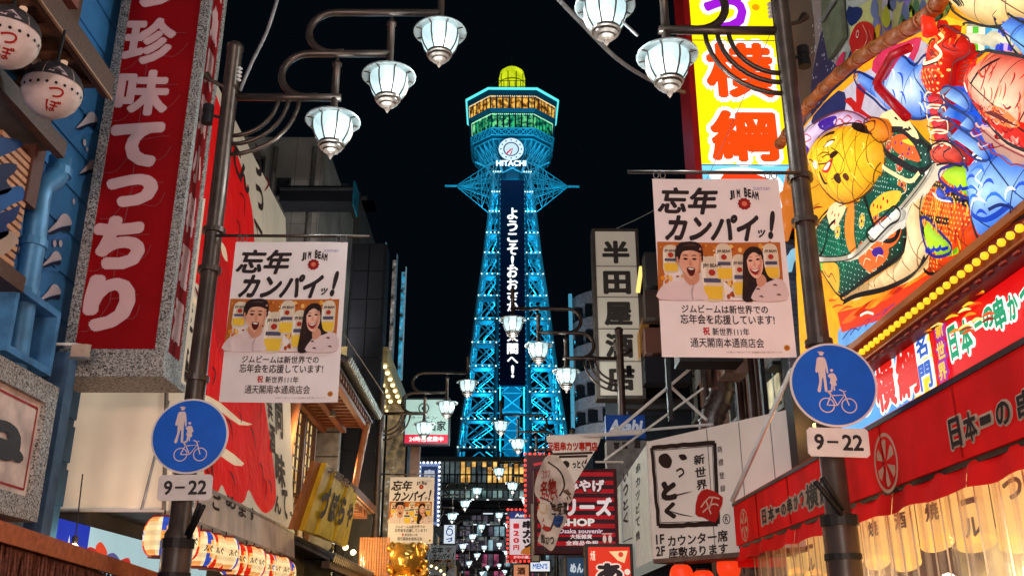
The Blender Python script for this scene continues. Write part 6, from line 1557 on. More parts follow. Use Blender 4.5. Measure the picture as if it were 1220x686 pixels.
def grid_poly(P_, outline, step, puff=None):
    from mathutils.geometry import delaunay_2d_cdt
    from mathutils.geometry import intersect_point_quad_2d
    N = len(outline); xs = [p[0] for p in outline]; ys = [p[1] for p in outline]
    def inside(x, y):
        c = False; j = N-1
        for i in range(N):
            xi, yi = outline[i]; xj, yj = outline[j]
            if (yi > y) != (yj > y) and x < (xj-xi)*(y-yi)/(yj-yi)+xi: c = not c
            j = i
        return c
    def dist(x, y):
        m = 9e9
        for i in range(N):
            ax, ay = outline[i]; bx, by = outline[(i+1) % N]; dx, dy = bx-ax, by-ay; L2 = dx*dx+dy*dy or 1e-9
            t_ = max(0, min(1, ((x-ax)*dx+(y-ay)*dy)/L2)); m = min(m, (ax+t_*dx-x)**2+(ay+t_*dy-y)**2)
        return math.sqrt(m)
    pts = [Vector(p) for p in outline]; x = min(xs)+step*.37
    while x < max(xs):
        y = min(ys)+step*.41
        while y < max(ys):
            if inside(x, y) and dist(x, y) > step*.45: pts.append(Vector((x, y)))
            y += step
        x += step
    vs, es, fs, *_ = delaunay_2d_cdt(pts, [], [list(range(N))], 1, 1e-5)
    return [tuple(v) for v in vs], [tuple(f) for f in fs], dist, inside
o_ = smooth_poly([P2t.uv(*q) for q in out], 3); vs, fs, dist, ins = grid_poly(P2t, o_, .05)
MB().add([tw_fn(a, b, 0) for a, b in vs], fs).build('cloth', M('crumpled_cloth', (.6, .5, .42), .8, 0, .15, 5, emit=.08), t, True)
A = Art(P2t, .003, .004, tw_fn); 
A.ptext('名物', 644, 572, 662, 588, (190, 50, 40), 1, .04); A.ptext('串カツ', 645, 560, 655, 570, (190, 50, 40), 1, .02); A.ptext('二度漬', 658, 598, 676, 612, (60, 44, 40), 1, .03); A.ppoly([(660, 590), (676, 584), (680, 598), (668, 606), (658, 604)], (120, 92, 74), 0, 2); A.pline([(652, 553), (664, 560), (672, 578), (666, 592)], .02, (60, 44, 40), 1, 4); A.pline([(644, 590), (656, 596), (662, 612), (656, 630)], .02, (60, 44, 40), 1, 4); A.ppoly([(642, 598), (652, 600), (650, 610), (644, 608)], (214, 178, 60), 1, 2); A.ppoly([(662, 612), (672, 614), (668, 626), (660, 624)], (60, 90, 150), 1, 2); A.pline([(660, 600), (676, 594)], .03, (60, 44, 40), 3); A.ptext('いっとく', 646, 583, 664, 594, (210, 60, 50), 3, .05); A.ppoly([(648, 615), (660, 618), (656, 632), (646, 630)], (190, 60, 50), 0, 2); A.ptext('串かつ', 644, 636, 660, 650, (60, 44, 40), 1, .04)
A.done('print', ART(0, .7, .9, .06, 4, 'pennant_print'), t)
# ---- red and black striped souvenir shop sign
def w_shop(A, a0, b0, a1, b1):
    w_, h = a1-a0, b1-b0
    for k in range(9): A.rect(a0, b0+h*k/9, a1, b0+h*(k+.5)/9, (46, 20, 28), 1)
    def O(t_, x0, y0, x1, y1, w2=.05, c=(250, 236, 236), o=None):
        if o: A.text(t_, a0+w_*x0-.02, b1-h*y1-.02, a0+w_*x1+.02, b1-h*y0+.02, o, 2, w2+.09)
        A.text(t_, a0+w_*x0, b1-h*y1, a0+w_*x1, b1-h*y0, c, 4, w2)
    O('おみやげ', .22, .1, .88, .26, .05, (250, 225, 225), (60, 20, 28)); O('シリーズ', .12, .33, .97, .57, .06); O('SHOP', .3, .6, .74, .7, .05, (255, 245, 240))
    O('Osaka souvenir', .27, .73, .84, .79, .03, (250, 220, 225), (70, 20, 60)); O('大阪雑貨', .42, .8, .7, .86, .03); O('全商品免税', .36, .88, .78, .94, .03)
    for x in (.86, .93):
        A.disc(a0+w_*x, b0+h*.14, w_*.025, (240, 210, 200), 3, 12, h*.05)
        for k in range(4): A.disc(a0+w_*(x-.025+k*.016), b0+h*.205, w_*.008, (240, 210, 200), 3, 6)
lit_sign('souvenir_shop_sign', 'red and black striped sign with white SHOP lettering behind the twisted banner', 14.6, (640, 562, 732, 655), (186, 14, 30), .5, w_shop, M('sign_maroon', (.1, .01, .015), .5), .05, .3)
def w_fan(A, a0, b0, a1, b1):
    w_, h = a1-a0, b1-b0; A.poly([(a0+w_*.5, b1-h*.12), (a0+w_*.95, b1-h*.1), (a0+w_*.86, b1-h*.42), (a0+w_*.7, b1-h*.35)], (240, 205, 150), 1); A.disc(a0+w_*.78, b1-h*.2, w_*.06, (220, 60, 40), 2)
    A.text('あ', a0+w_*.15, b0+h*.05, a0+w_*.85, b0+h*.62, (240, 220, 205), 1, .16); A.text('あ', a0+w_*.19, b0+h*.09, a0+w_*.81, b0+h*.58, (40, 30, 34), 3, .07); A.disc(a0+w_*.92, b0+h*.35, w_*.07, (235, 220, 200), 1, 12)
    A.text('大阪', a0+w_*.05, b1-h*.36, a0+w_*.17, b1-h*.1, (240, 215, 190), 1, .05)
lit_sign('fan_sign', 'glowing red sign with a folding fan and a fat outlined letter under the striped sign', 13.4, (701, 651, 751, 697), (222, 52, 30), .8, w_fan, m_dark, .04, .25)
def w_blue2(A, a0, b0, a1, b1): A.text('めん', a0+(a1-a0)*.15, b0+(b1-b0)*.3, a1-(a1-a0)*.1, b1-(b1-b0)*.25, (210, 225, 235), 1, .06)
lit_sign('small_blue_sign', 'small blue grey sign with pale letters left of the red fan sign', 14.2, (676, 664, 697, 690), (40, 70, 100), .6, w_blue2, m_dark, .03, .2)
def w_beer(A, a0, b0, a1, b1):
    A.text('Asahi', a0-(a1-a0)*.35, b0+(b1-b0)*.25, a1-(a1-a0)*.12, b1-(b1-b0)*.2, (225, 232, 240), 1, .06, .2)
def beer():
    P = face(15.2); a0, b0, a1, b1 = rpx(P, 722, 494, 769, 522); t = thing('beer_sign', 'blue sign with slanted white brewery lettering on the dark facade above the pennant', 'sign', P.pt(a0, b0))
    MB().pbox(P, a0, b0, a1, b1, -.2, 0).build('box', M('beer_blue', (.012, .07, .32), .4), t)
    A = Art(P, .003, .004); A.rect(a0+.02, b0+.02, a1-.02, b1-.02, (16, 70, 160)); w_ = a1-a0; h = b1-b0
    A.text('Asahi', a0+w_*.06, b0+h*.22, a0+w_*.94, b0+h*.8, (215, 225, 238), 1, .05, .25); A.done('face', ART(.22, .5, .8, .1, 2, 'backlit_beer'), t)
    MB().box(P.pt(a0, 0).x, P.pt(a1, 0).x, 15.22, 15.5, P.pt(0, b0).z-1.3, P.pt(0, b0).z-.03).build('lower_board', M('board_grey', (.3, .29, .27), .7), t)
    A = Art(P, .003, .006); A.ptext('営', 731, 526, 738, 535, (60, 44, 40), 0, .05); A.ptext('業', 741, 526, 748, 535, (60, 44, 40), 0, .05); A.ptext('酒', 755, 524, 763, 534, (60, 44, 40), 0, .05); A.done('lettering', ART(0, .5, .8, .1, 2, 'ink2'), t)
beer()
# ---- small tall grey wall with pipes between the vertical sign and the apartment
t = thing('dark_shop_building', 'dark narrow building with stepped ledges behind the cream vertical sign', 'building', (4, 19, 0))
a = at(748, 500, Y=18.2); MB().box(a.x, a.x+5, 18.2, 22, 0, at(760, 330, Y=18.2).z).build('wall', m_navy, t)
for k in range(6): MB().box(a.x-.08, a.x+3, 18.0, 18.2, 3.0+k*.9, 3.2+k*.9).build('ledge', m_conc2, t)
for k in range(5): MB().box(a.x+.2, a.x+.75, 18.14, 18.2, 3.3+k*.9, 3.8+k*.9).build('window', m_glassd, t)
# ---- neon bordered signs in the middle
def neon(name, label, Y, box, bg_, writer, n=16, st=.5):
    t, P, q = lit_sign(name, label, Y, box, bg_, st, writer, m_dark, .05, .2); a0, b0, a1, b1 = q
    rb = bpy.data.materials.get('red_led') or EM('red_led', (1, .03, .015), 2.2)
    w_, h = a1-a0+.08, b1-b0+.08; step = (w_+h)/n/1.2
    for k in range(int(w_/step)+1):
        for b in (b0-.04, b1+.04): MB().ball(P.pt(a0-.04+k*step, b, .04), step*.3, 6).build('led', rb, t)
    for k in range(1, int(h/step)):
        for a in (a0-.04, a1+.04): MB().ball(P.pt(a, b0-.04+k*step, .04), step*.3, 6).build('led', rb, t)
    return t
def w_kushi(A, a0, b0, a1, b1):
    w_, h = a1-a0, b1-b0; A.rect(a0, b1-h*.15, a1, b1, (36, 50, 120), 1); A.text('Asahi', a0+w_*.2, b1-h*.12, a1-w_*.2, b1-h*.04, (230, 235, 240), 2, .04)
    for i, ch in enumerate('串カツ'): A.text(ch, a0+w_*.48, b1-h*(.36+i*.2), a0+w_*.92, b1-h*(.19+i*.19), (26, 18, 26), 2, .06)
    for i, ch in enumerate('120円'): A.text(ch, a0+w_*.14, b1-h*(.36+i*.15), a0+w_*.36, b1-h*(.25+i*.15), (200, 30, 40), 2, .05)
    A.poly([(a0+w_*.4, b0+h*.12), (a0+w_*.95, b0+h*.12), (a0+w_*.9, b0+h*.3), (a0+w_*.6, b0+h*.26)], (190, 110, 40), 2, 2); A.rect(a0, b0, a1, b0+h*.1, (200, 30, 30), 1); A.text('かわの屋上', a0+w_*.15, b0+h*.02, a1-w_*.15, b0+h*.08, (255, 220, 220), 2, .03)
neon('led_bordered_sign', 'white skewer sign with 120 yen price inside a red LED border', 22, (607, 609, 639, 666), (222, 205, 214), w_kushi, 16, .6)
def w_up(A, a0, b0, a1, b1):
    for i, ch in enumerate('つぼらや'): A.text(ch, a0+(a1-a0)*.2, b1-(b1-b0)*(.1+(i+.8)*.21), a1-(a1-a0)*.2, b1-(b1-b0)*(.1+i*.21), (200, 40, 50), 1, .06)
neon('led_bordered_sign', 'dark sign in a red LED border partly behind the twisted cloth banner', 20, (628, 543, 664, 612), (60, 14, 24), w_up, 16, .5)
def w_pl(A, a0, b0, a1, b1):
    for i, ch in enumerate('忘入串'): A.text(ch, a0+(a1-a0)*.2, b1-(b1-b0)*(.1+(i+.8)*.28), a1-(a1-a0)*.2, b1-(b1-b0)*(.1+i*.28), (60, 44, 40), 1, .05)
lit_sign('paper_sign', 'narrow cream paper sign with black letters between the LED sign and the twisted banner', 18.6, (633, 600, 642, 668), (150, 130, 110), .3, w_pl, m_dark, .02, .05)
lit_sign('small_orange_sign', 'small warm orange sign under the LED bordered skewer sign', 23.5, (612, 672, 630, 700), (226, 150, 110), .6, lambda A, a0, b0, a1, b1: A.text('酒', a0+.08, b0+.3, a1-.08, b1-.06, (80, 40, 30), 1, .05), m_dark, .03, .1)
lit_sign('striped_lit_sign', 'bright white lit strip sign with coloured letters right of the LED bordered sign', 23, (632, 668, 655, 680), (236, 240, 245), .9, lambda A, a0, b0, a1, b1: A.text('MEN’S', a0+.05, b0+.05, a1-.05, b1-.05, (80, 120, 190), 1, .04), m_dark, .03, .1)
# ---- overhead cables
def cable(label, pts, r, Y0, Y1, n=6):
    P_ = [at(x, y, Y=Y0+(Y1-Y0)*i/(len(pts)-1)) for i, (x, y) in enumerate(pts)]
    t = thing('overhead_cable', label, 'cable', P_[0]); MB().tube(P_, r, 6).build('wire', M('cable_grey', (.2, .19, .19), .6) if 'cable_grey' not in bpy.data.materials else bpy.data.materials['cable_grey'], t, True)
sp = lambda pts: smooth_poly(pts, 5, False)
cable('grey cable rising from the left lamp post top to the upper edge', sp([(286, 108), (300, 75), (318, 38), (332, -6)]), .016, 7.6, 7.0)
cable('twisted cable crossing the sky to the glowing yellow sign', sp([(660, -6), (690, 25), (735, 70), (780, 98), (815, 110)]), .024, 7.5, 10)
cable('thin cable between the two upper right lamps', sp([(735, 20), (760, 43)]), .014, 6.5, 6.5)
cable('thin dark wire slanting in front of the yellow sign', sp([(922, 30), (880, 130), (842, 214)]), .004, 9, 9)
cable('thin wire above the vertical shop sign', sp([(735, 272), (780, 250), (830, 215), (900, 180)]), .006, 15, 10)
cable('thin white wire beside the timber restaurant', sp([(408, 395), (430, 428), (458, 470)]), .008, 13, 17)

c = at(972, 507, Y=9.3); t = thing('light_bulb', 'small yellow bulb glowing between the white sign box and the round sign', 'bulb', c); MB().ball(c, .03, 10).build('glass', EM('amber_bulb', (1, .7, .15), 4), t, True); MB().tube([c, c+Vector((.1, .1, .02))], .012).build('holder', m_dark, t)
d = bpy.data.lights.new('bulb_light', 'POINT'); d.energy = 14; d.color = (1, .5, .12); d.shadow_soft_size = .04; link(bpy.data.objects.new('bulb_light', d)).location = c+Vector((-.05, .05, .05))
# ================================================================ sculpted lantern billboard
XP = 2.9
bb = thing('sculpted_billboard', 'huge backlit paper relief of a smiling man with lobster, red fish and blue waves', 'billboard', (XP, 7, zf0+.3))
PBd = rwall(XP)
def mixc(a, b, t): return tuple(x+(y-x)*t for x, y in zip(a, b))
rel_mat = ART(1.5, .6, .12, .22, 9, 'painted_lantern_paper', 1.2)
class Relief:
    def __init__(s, name, outline, cin, cout, puff=.08, base=.02, step=.075, sm=3, grid=None, tint=None, gang=.5, gcol=(70, 48, 30), wide=1.0):
        s.base, s.puff = base, puff; s.P = rwall(XP-base-puff*.5)
        o = [s.P.uv(*q) for q in outline]
        if sm: o = smooth_poly(o, sm)
        s.o = o; vs, fs, s.dist, s.inside = grid_poly(s.P, o, step)
        s.R = max(max(s.dist(*v) for v in vs), .02)*wide
        cin, cout = lin(cin), lin(cout); s.art = Art(PBd, .0012, .004, lambda a, b, of: PBd.pt(a, b, s.h(a, b)+of))
        m = MB(); n = len(vs)
        m.add([PBd.pt(a, b, s.h(a, b)) for a, b in vs], [])
        # faces with colours per corner
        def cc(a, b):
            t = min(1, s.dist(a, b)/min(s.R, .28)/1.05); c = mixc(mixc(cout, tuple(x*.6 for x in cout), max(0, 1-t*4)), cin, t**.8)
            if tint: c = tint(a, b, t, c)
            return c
        cs = [cc(a, b) for a, b in vs]
        for f in fs: m.f.append(f); m.c.append(tuple(cs[i] for i in f))
        # skirt to the board
        no = len(o); k0 = len(m.v); m.v += [tuple(PBd.pt(a, b, 0)) for a, b in o]
        ring = [PBd.pt(a, b, s.h(a, b)) for a, b in o]; k1 = len(m.v); m.v += [tuple(p) for p in ring]
        for i in range(no): m.f.append((k0+i, k0+(i+1) % no, k1+(i+1) % no, k1+i)); m.c.append(cout)
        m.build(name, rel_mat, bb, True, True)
        if grid:
            xs = [p[0] for p in o]; ys = [p[1] for p in o]; cx_, cy_ = (min(xs)+max(xs))/2, (min(ys)+max(ys))/2; D = max(max(xs)-min(xs), max(ys)-min(ys))*.75
            for ang in (gang, gang+math.pi/2):
                k = -int(D/grid)
                while k*grid < D:
                    run = []
                    for j in range(61):
                        t = -D+2*D*j/60; w_ = .05*math.sin(t*3+k)+.12*(k*grid)*math.cos(t*1.6)
                        x = cx_+t*math.cos(ang)-(k*grid+w_)*math.sin(ang); y = cy_+t*math.sin(ang)+(k*grid+w_)*math.cos(ang)
                        if s.inside(x, y): run.append((x, y))
                        else:
                            if len(run) > 1: s.art.line(run, .009, gcol, 1)
                            run = []
                    if len(run) > 1: s.art.line(run, .009, gcol, 1)
                    k += 1
    def h(s, a, b):
        d = min(1, s.dist(a, b)/s.R) if s.R else 0
        return s.base+s.puff*math.sqrt(max(0, 1-(1-d)**2))
    def uv(s, p): return s.P.uv(*p)
    def line(s, pts, w_, col=(30, 22, 24), L=2, sm=5, taper=False): s.art.line(smooth_poly([s.uv(p) for p in pts], sm, False), w_, col, L, 0, taper); return s
    def edge(s, w_=.02, col=(30, 22, 24), L=2): s.art.line(s.o+[s.o[0]], w_, col, L); return s
    def poly(s, pts, col, L=2, sm=3):
        o = smooth_poly([s.uv(p) for p in pts], sm) if sm else [s.uv(p) for p in pts]
        vs, fs, d, i = grid_poly(s.P, o, .06); c = lin(col); s.art.add([s.art.q(a, b, L) for a, b in vs], fs, c); return s
    def dots(s, pts, n, r, col, L=4, seed=1):
        rr = random.Random(seed); o = [s.uv(p) for p in pts]; xs = [p[0] for p in o]; ys = [p[1] for p in o]; _, _, d, ins = None, None, None, None
        def inside(x, y):
            c = False; j = len(o)-1
            for i in range(len(o)):
                if (o[i][1] > y) != (o[j][1] > y) and x < (o[j][0]-o[i][0])*(y-o[i][1])/(o[j][1]-o[i][1])+o[i][0]: c = not c
                j = i
            return c
        st = math.sqrt((max(xs)-min(xs))*(max(ys)-min(ys))/max(n, 1)); x = min(xs); k = 0
        while x < max(xs):
            y = min(ys)+(st/2 if k % 2 else 0)
            while y < max(ys):
                if inside(x, y) and s.inside(x, y): s.art.disc(x+rr.uniform(-.1, .1)*st, y+rr.uniform(-.1, .1)*st, r, col, L, 6)
                y += st
            x += st*.86; k += 1
        return s
    def hatch(s, n, col, ln=12, w_=.012, seed=1, ang=None, curl=0, L=3):
        "brush strokes scattered inside the outline"
        rr = random.Random(seed); xs = [p[0] for p in s.o]; ys = [p[1] for p in s.o]; k = 0; tries = 0
        while k < n and tries < n*20:
            tries += 1; x, y = rr.uniform(min(xs), max(xs)), rr.uniform(min(ys), max(ys))
            if not s.inside(x, y) or s.dist(x, y) < .03: continue
            a = (rr.uniform(0, 6.28) if ang is None else ang+rr.uniform(-.25, .25)); l = ln*.008*rr.uniform(.6, 1.4); pts = []
            for j in range(7):
                f = j/6; pts.append((x+l*f*math.cos(a+curl*f*f), y+l*f*math.sin(a+curl*f*f)))
            if s.inside(*pts[-1]): s.art.line(pts, w_, col if isinstance(col[0], int) else col[k % len(col)], L, 0, True); k += 1
        return s
    def done(s, name='painted_lines'):
        if s.art.v: s.art.done(name, rel_mat, bb)
# flat painted backdrop
A = Art(PBd, .003, .004); U = PBd.uv
back = [(944, 172), (960, 148), (992, 110), (1028, 78), (1062, 56), (1098, 38), (1130, 18), (1150, -30), (1330, -60), (1330, 200), (1221, 262), (1005, 412), (1000, 420), (955, 430), (948, 300)]
MB().prism(PBd, [U(*q) for q in back], -.28, 0).build('light_box', M('board_brown', (.2, .1, .04), .6), bb)
A.ppoly(back, (238, 168, 40), 0)
A.ppoly([(944, 172), (965, 145), (1028, 88), (1068, 66), (1098, 48), (1120, 60), (1090, 120), (1050, 150), (1000, 150), (955, 180)], (196, 186, 196), 1)
A.ppoly([(1100, 45), (1130, 20), (1160, 30), (1120, 70)], (230, 200, 60), 2)
A.ppoly([(970, 138), (1000, 108), (1010, 120), (1000, 148), (972, 150)], (40, 50, 96), 2, 2)
A.ppoly([(1022, 100), (1034, 106), (1028, 130), (1042, 140), (1030, 146), (1016, 128), (1008, 120), (1016, 116), (1022, 122)], (186, 34, 30), 3, 2)
A.ppoly([(1050, 62), (1080, 50), (1100, 45), (1088, 78), (1070, 100), (1040, 84)], (206, 60, 96), 2, 2)
A.ppoly([(1058, 66), (1070, 62), (1066, 76)], (240, 220, 230), 3, 2); A.ppoly([(1078, 58), (1090, 54), (1082, 72)], (240, 220, 230), 3, 2)
A.ppoly([(1000, 420), (955, 430), (950, 330), (960, 300), (1000, 380)], (240, 176, 24), 2)
rr = random.Random(3)
for k in range(9): A.pline([(950+k*1.5, 200+k*22), (962, 205+k*22), (976+k, 198+k*22)], .008, (120, 80, 20), 3, 3)
A.ppoly([(1000, 408), (1004, 386), (1030, 380), (1060, 372), (1110, 340), (1100, 352), (1040, 392), (1010, 412)], (120, 170, 220), 3, 2)
for k in range(6): A.pline([(1006+k*9, 404-k*5), (1016+k*9, 392-k*5), (1024+k*9, 392-k*6)], .012, (30, 70, 150), 4, 3)
# red and orange flames along the foot
A.ppoly([(1000, 372), (1050, 360), (1120, 320), (1180, 280), (1221, 245), (1221, 262), (1120, 335), (1060, 378), (1005, 396)], (226, 70, 20), 4)
for k in range(150):
    x, y = rr.uniform(950, 1180), rr.uniform(250, 400)
    A.pline([(x, y), (x+8, y-5), (x+16, y-5)], .02, rr.choice([(250, 200, 60), (226, 90, 20), (244, 150, 30), (150, 50, 16), (255, 232, 140)]), .5, 3, True)
for k in range(16):
    x = 1005+k*14; y = 385-k*8.6; A.ppoly([(x, y), (x+14, y-14), (x+30, y-22), (x+22, y-12), (x+12, y-2)], [(246, 120, 30), (190, 30, 14), (250, 160, 50)][k % 3], 5, 2)
A.pline([(1028, 376), (1036, 372), (1044, 374)], .02, (250, 230, 210), 6, 3)
A.done('painted_backdrop', rel_mat, bb)
BK = (34, 24, 26)
# blue hands and waves
def bluetint(a, b, t, c):
    k = .5+.5*math.sin(a*9+b*7+3*math.sin(b*5)); return mixc(c, (.05, .22, .75), .55*k**2*(1-t*.5))
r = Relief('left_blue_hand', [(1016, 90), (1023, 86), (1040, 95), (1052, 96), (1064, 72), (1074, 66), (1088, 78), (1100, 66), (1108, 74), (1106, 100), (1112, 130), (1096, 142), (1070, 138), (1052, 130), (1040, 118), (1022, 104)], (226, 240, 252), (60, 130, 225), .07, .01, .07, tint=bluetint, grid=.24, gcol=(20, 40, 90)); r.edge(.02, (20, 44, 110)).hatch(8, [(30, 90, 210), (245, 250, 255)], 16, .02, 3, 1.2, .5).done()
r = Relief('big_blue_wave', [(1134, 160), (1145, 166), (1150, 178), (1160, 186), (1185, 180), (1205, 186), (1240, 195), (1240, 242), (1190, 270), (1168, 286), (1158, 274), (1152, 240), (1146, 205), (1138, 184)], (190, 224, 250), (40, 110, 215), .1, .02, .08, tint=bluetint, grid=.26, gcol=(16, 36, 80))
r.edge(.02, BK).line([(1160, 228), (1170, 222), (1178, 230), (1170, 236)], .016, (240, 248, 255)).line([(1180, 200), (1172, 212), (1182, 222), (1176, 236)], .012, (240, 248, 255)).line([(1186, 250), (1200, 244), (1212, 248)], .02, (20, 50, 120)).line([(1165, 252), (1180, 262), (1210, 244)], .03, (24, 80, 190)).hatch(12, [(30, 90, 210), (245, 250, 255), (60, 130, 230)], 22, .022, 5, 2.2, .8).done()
for pts, nm in (([(1124, 106), (1133, 103), (1148, 112), (1156, 126), (1150, 134), (1136, 126), (1125, 118)], 'finger'), ([(1121, 132), (1128, 125), (1144, 132), (1160, 142), (1163, 154), (1150, 156), (1136, 144), (1124, 140)], 'finger'), ([(1131, 160), (1140, 150), (1152, 158), (1170, 172), (1180, 190), (1164, 190), (1148, 176), (1134, 168)], 'finger')):
    r = Relief(nm, pts, (176, 214, 250), (40, 100, 220), .07, .07, .06, tint=bluetint); r.edge(.014, (24, 50, 120))
    x, y = pts[0]; r.poly([(x+1, y+1), (x+8, y-3), (x+11, y+4), (x+3, y+8)], (120, 140, 170), 3).done()
# cream belly, rainbow sash and blue arm in the upper corner
r = Relief('cream_belly', [(1126, -40), (1128, 5), (1138, 18), (1155, 27), (1176, 32), (1200, 28), (1240, 16), (1240, -40)], (255, 232, 180), (238, 190, 110), .12, .02, .09, grid=.26, gcol=(120, 80, 50))
for k in range(4): r.line([(1142+k*4, -4), (1150+k*3, 4), (1153+k*2, 8)], .014)
r.edge(.015).done()
cols = [(244, 196, 20), (246, 240, 200), (90, 190, 20), (250, 246, 200), (60, 160, 200), (150, 200, 225), (20, 70, 200), (20, 60, 190), (200, 170, 220), (80, 60, 190)]
r = Relief('rainbow_sash', [(1146, 30), (1160, 28), (1190, 34), (1210, 30), (1218, 60), (1212, 70), (1190, 62), (1160, 62), (1150, 66), (1150, 50)], (230, 220, 190), (200, 190, 160), .06, .03, .07)
for k, c in enumerate(cols): x = 1149+k*6.6; r.poly([(x, 31+k*.6), (x+5.6, 31+k*.6), (x+3.0, 62), (x-2.4, 60)], c, 3, 0)
r.edge(.012).done()
r = Relief('blue_arm', [(1184, 10), (1196, 6), (1200, 16), (1216, 26), (1240, 40), (1240, 90), (1222, 74), (1206, 58), (1196, 40), (1186, 28)], (150, 205, 248), (24, 80, 210), .08, .05, .07, tint=bluetint, grid=.2, gcol=(16, 36, 80)); r.edge(.014).done()
# big orange robe with lime gourds
r = Relief('orange_robe', [(1108, 218), (1125, 196), (1146, 192), (1156, 215), (1160, 262), (1176, 284), (1150, 302), (1112, 326), (1098, 318), (1104, 296), (1094, 262), (1096, 236)], (246, 120, 20), (226, 60, 14), .07, .02, .08, grid=.22, gcol=(130, 50, 10))
r.dots([(1108, 218), (1156, 215), (1160, 262), (1112, 326), (1094, 262)], 320, .008, (250, 190, 90))
r.hatch(50, [(190, 30, 10), (252, 190, 60)], 14, .016, 9, .8, .4).line([(1104, 218), (1125, 222), (1140, 232), (1156, 244)], .05, BK, 3).line([(1098, 254), (1112, 260), (1138, 264)], .045, BK, 3).edge(.024, BK).done()
for pts in ([(1120, 204), (1132, 198), (1150, 196), (1156, 214), (1156, 236), (1138, 228), (1122, 216)], [(1098, 262), (1106, 260), (1124, 280), (1134, 292), (1132, 302), (1116, 306), (1106, 298), (1100, 280)]):
    r = Relief('gourd', pts, (206, 236, 40), (150, 205, 30), .06, .06, .06); r.edge(.022, (50, 40, 130))
    cx_ = sum(p[0] for p in pts)/len(pts); cy_ = sum(p[1] for p in pts)/len(pts)
    for k in range(4): r.line([(cx_-10+k*7, cy_+10-k*1), (cx_-8+k*7, cy_+15-k), (cx_-3+k*7, cy_+13-k)], .022, (30, 50, 180), 3)
    r.done()
r = Relief('blue_swirl', [(1112, 226), (1118, 222), (1128, 232), (1142, 236), (1138, 242), (1124, 242), (1114, 236)], (90, 120, 230), (20, 30, 120), .04, .08, .05); r.line([(1116, 230), (1124, 238), (1136, 240)], .012, (240, 240, 250)).done()
# kimono
kim = [(1036, 150), (1052, 150), (1060, 140), (1075, 146), (1092, 166), (1104, 176), (1112, 196), (1104, 206), (1098, 222), (1084, 240), (1076, 270), (1072, 300), (1050, 318), (1022, 336), (1008, 350), (998, 352), (988, 340), (974, 318), (962, 308), (958, 290), (970, 268), (985, 250), (1004, 240), (1030, 225), (1046, 200), (1050, 175)]
r = Relief('kimono', kim, (20, 110, 84), (8, 70, 58), .07, .03, .08)
r.dots(kim, 900, .0065, (190, 230, 210), 3).hatch(40, [(6, 40, 34), (40, 150, 110)], 14, .02, 12, 1.0, .6, 2.5)
CM = (250, 226, 170)
rm = random.Random(77)
for k in range(34):
    x, y = rm.uniform(964, 1108), rm.uniform(160, 345); a_, b_ = r.uv((x, y))
    if not r.inside(a_, b_) or r.dist(a_, b_) < .05: continue
    c_ = rm.choice([(244, 130, 40), (236, 90, 40), (250, 200, 70)])
    for q in range(5): r.art.disc(a_+.035*math.cos(q*1.257), b_+.035*math.sin(q*1.257), .022, c_, 2.6, 8)
    r.art.disc(a_, b_, .014, (90, 30, 120), 3.4, 6); r.art.ring(a_, b_, .058, .064, (250, 230, 190), 2.4, 12)
r.poly([(1050, 140), (1066, 130), (1082, 140), (1094, 158), (1090, 166), (1076, 154), (1060, 152)], CM, 4).line([(1052, 150), (1062, 154), (1078, 156), (1094, 172)], .045, BK, 6)
r.poly([(1066, 166), (1078, 160), (1092, 176), (1100, 192), (1088, 190), (1072, 180)], (244, 110, 26), 4).poly([(1078, 168), (1086, 166), (1090, 174)], (220, 210, 60), 5).dots([(1066, 166), (1092, 176), (1088, 190), (1072, 180)], 12, .012, (90, 40, 150), 6)
r.line([(1052, 172), (1064, 184), (1080, 194), (1098, 204), (1110, 200)], .05, BK, 6).line([(1052, 196), (1070, 206), (1088, 216), (1098, 206)], .03, CM, 7)
r.poly([(1040, 206), (1060, 214), (1080, 224), (1074, 234), (1050, 244), (1030, 236)], (14, 92, 76), 5).dots([(1040, 206), (1080, 224), (1050, 244)], 90, .007, (200, 235, 215), 6)
r.poly([(1044, 244), (1060, 230), (1078, 228), (1072, 244), (1058, 252), (1046, 258)], (244, 200, 70), 7).dots([(1044, 244), (1078, 228), (1058, 252)], 14, .016, (200, 30, 30), 8)
r.poly([(985, 250), (998, 240), (1010, 246), (1006, 262), (998, 275), (990, 262)], (250, 220, 170), 5).dots([(985, 250), (1010, 246), (998, 275)], 16, .016, (200, 30, 30), 6)
r.poly([(1014, 238), (1022, 250), (1024, 280), (1026, 300), (1018, 300), (1012, 270)], (244, 150, 60), 5)
r.poly([(1052, 262), (1066, 258), (1074, 270), (1070, 290), (1058, 296), (1048, 288)], (246, 120, 50), 7).poly([(1034, 292), (1048, 290), (1062, 296), (1054, 312), (1036, 322), (1028, 310)], (246, 120, 50), 7)
for x, y in ((1056, 268), (1064, 280), (1040, 300), (1050, 308), (1036, 312), (1060, 288)): r.line([(x-4, y+4), (x, y-4), (x+5, y-2)], .008, (255, 225, 190), 8)
r.poly([(1044, 298), (1054, 294), (1056, 302), (1046, 306)], (80, 40, 150), 8)
r.line([(1032, 232), (1042, 250), (1050, 272), (1058, 286), (1070, 284), (1074, 262)], .035, BK, 9).line([(962, 300), (980, 306), (990, 290), (992, 272), (1000, 262)], .03, BK, 8)
r.poly([(980, 318), (992, 312), (1004, 316), (1004, 336), (998, 348), (988, 340)], (226, 180, 60), 6).line([(984, 322), (990, 330), (996, 326), (1000, 336)], .014, (160, 60, 20), 7)
r.poly([(966, 308), (982, 306), (984, 318), (974, 322)], (120, 200, 60), 6).line([(966, 312), (974, 308), (980, 316)], .012, (30, 60, 150), 7)
r.edge(.02, BK).done()
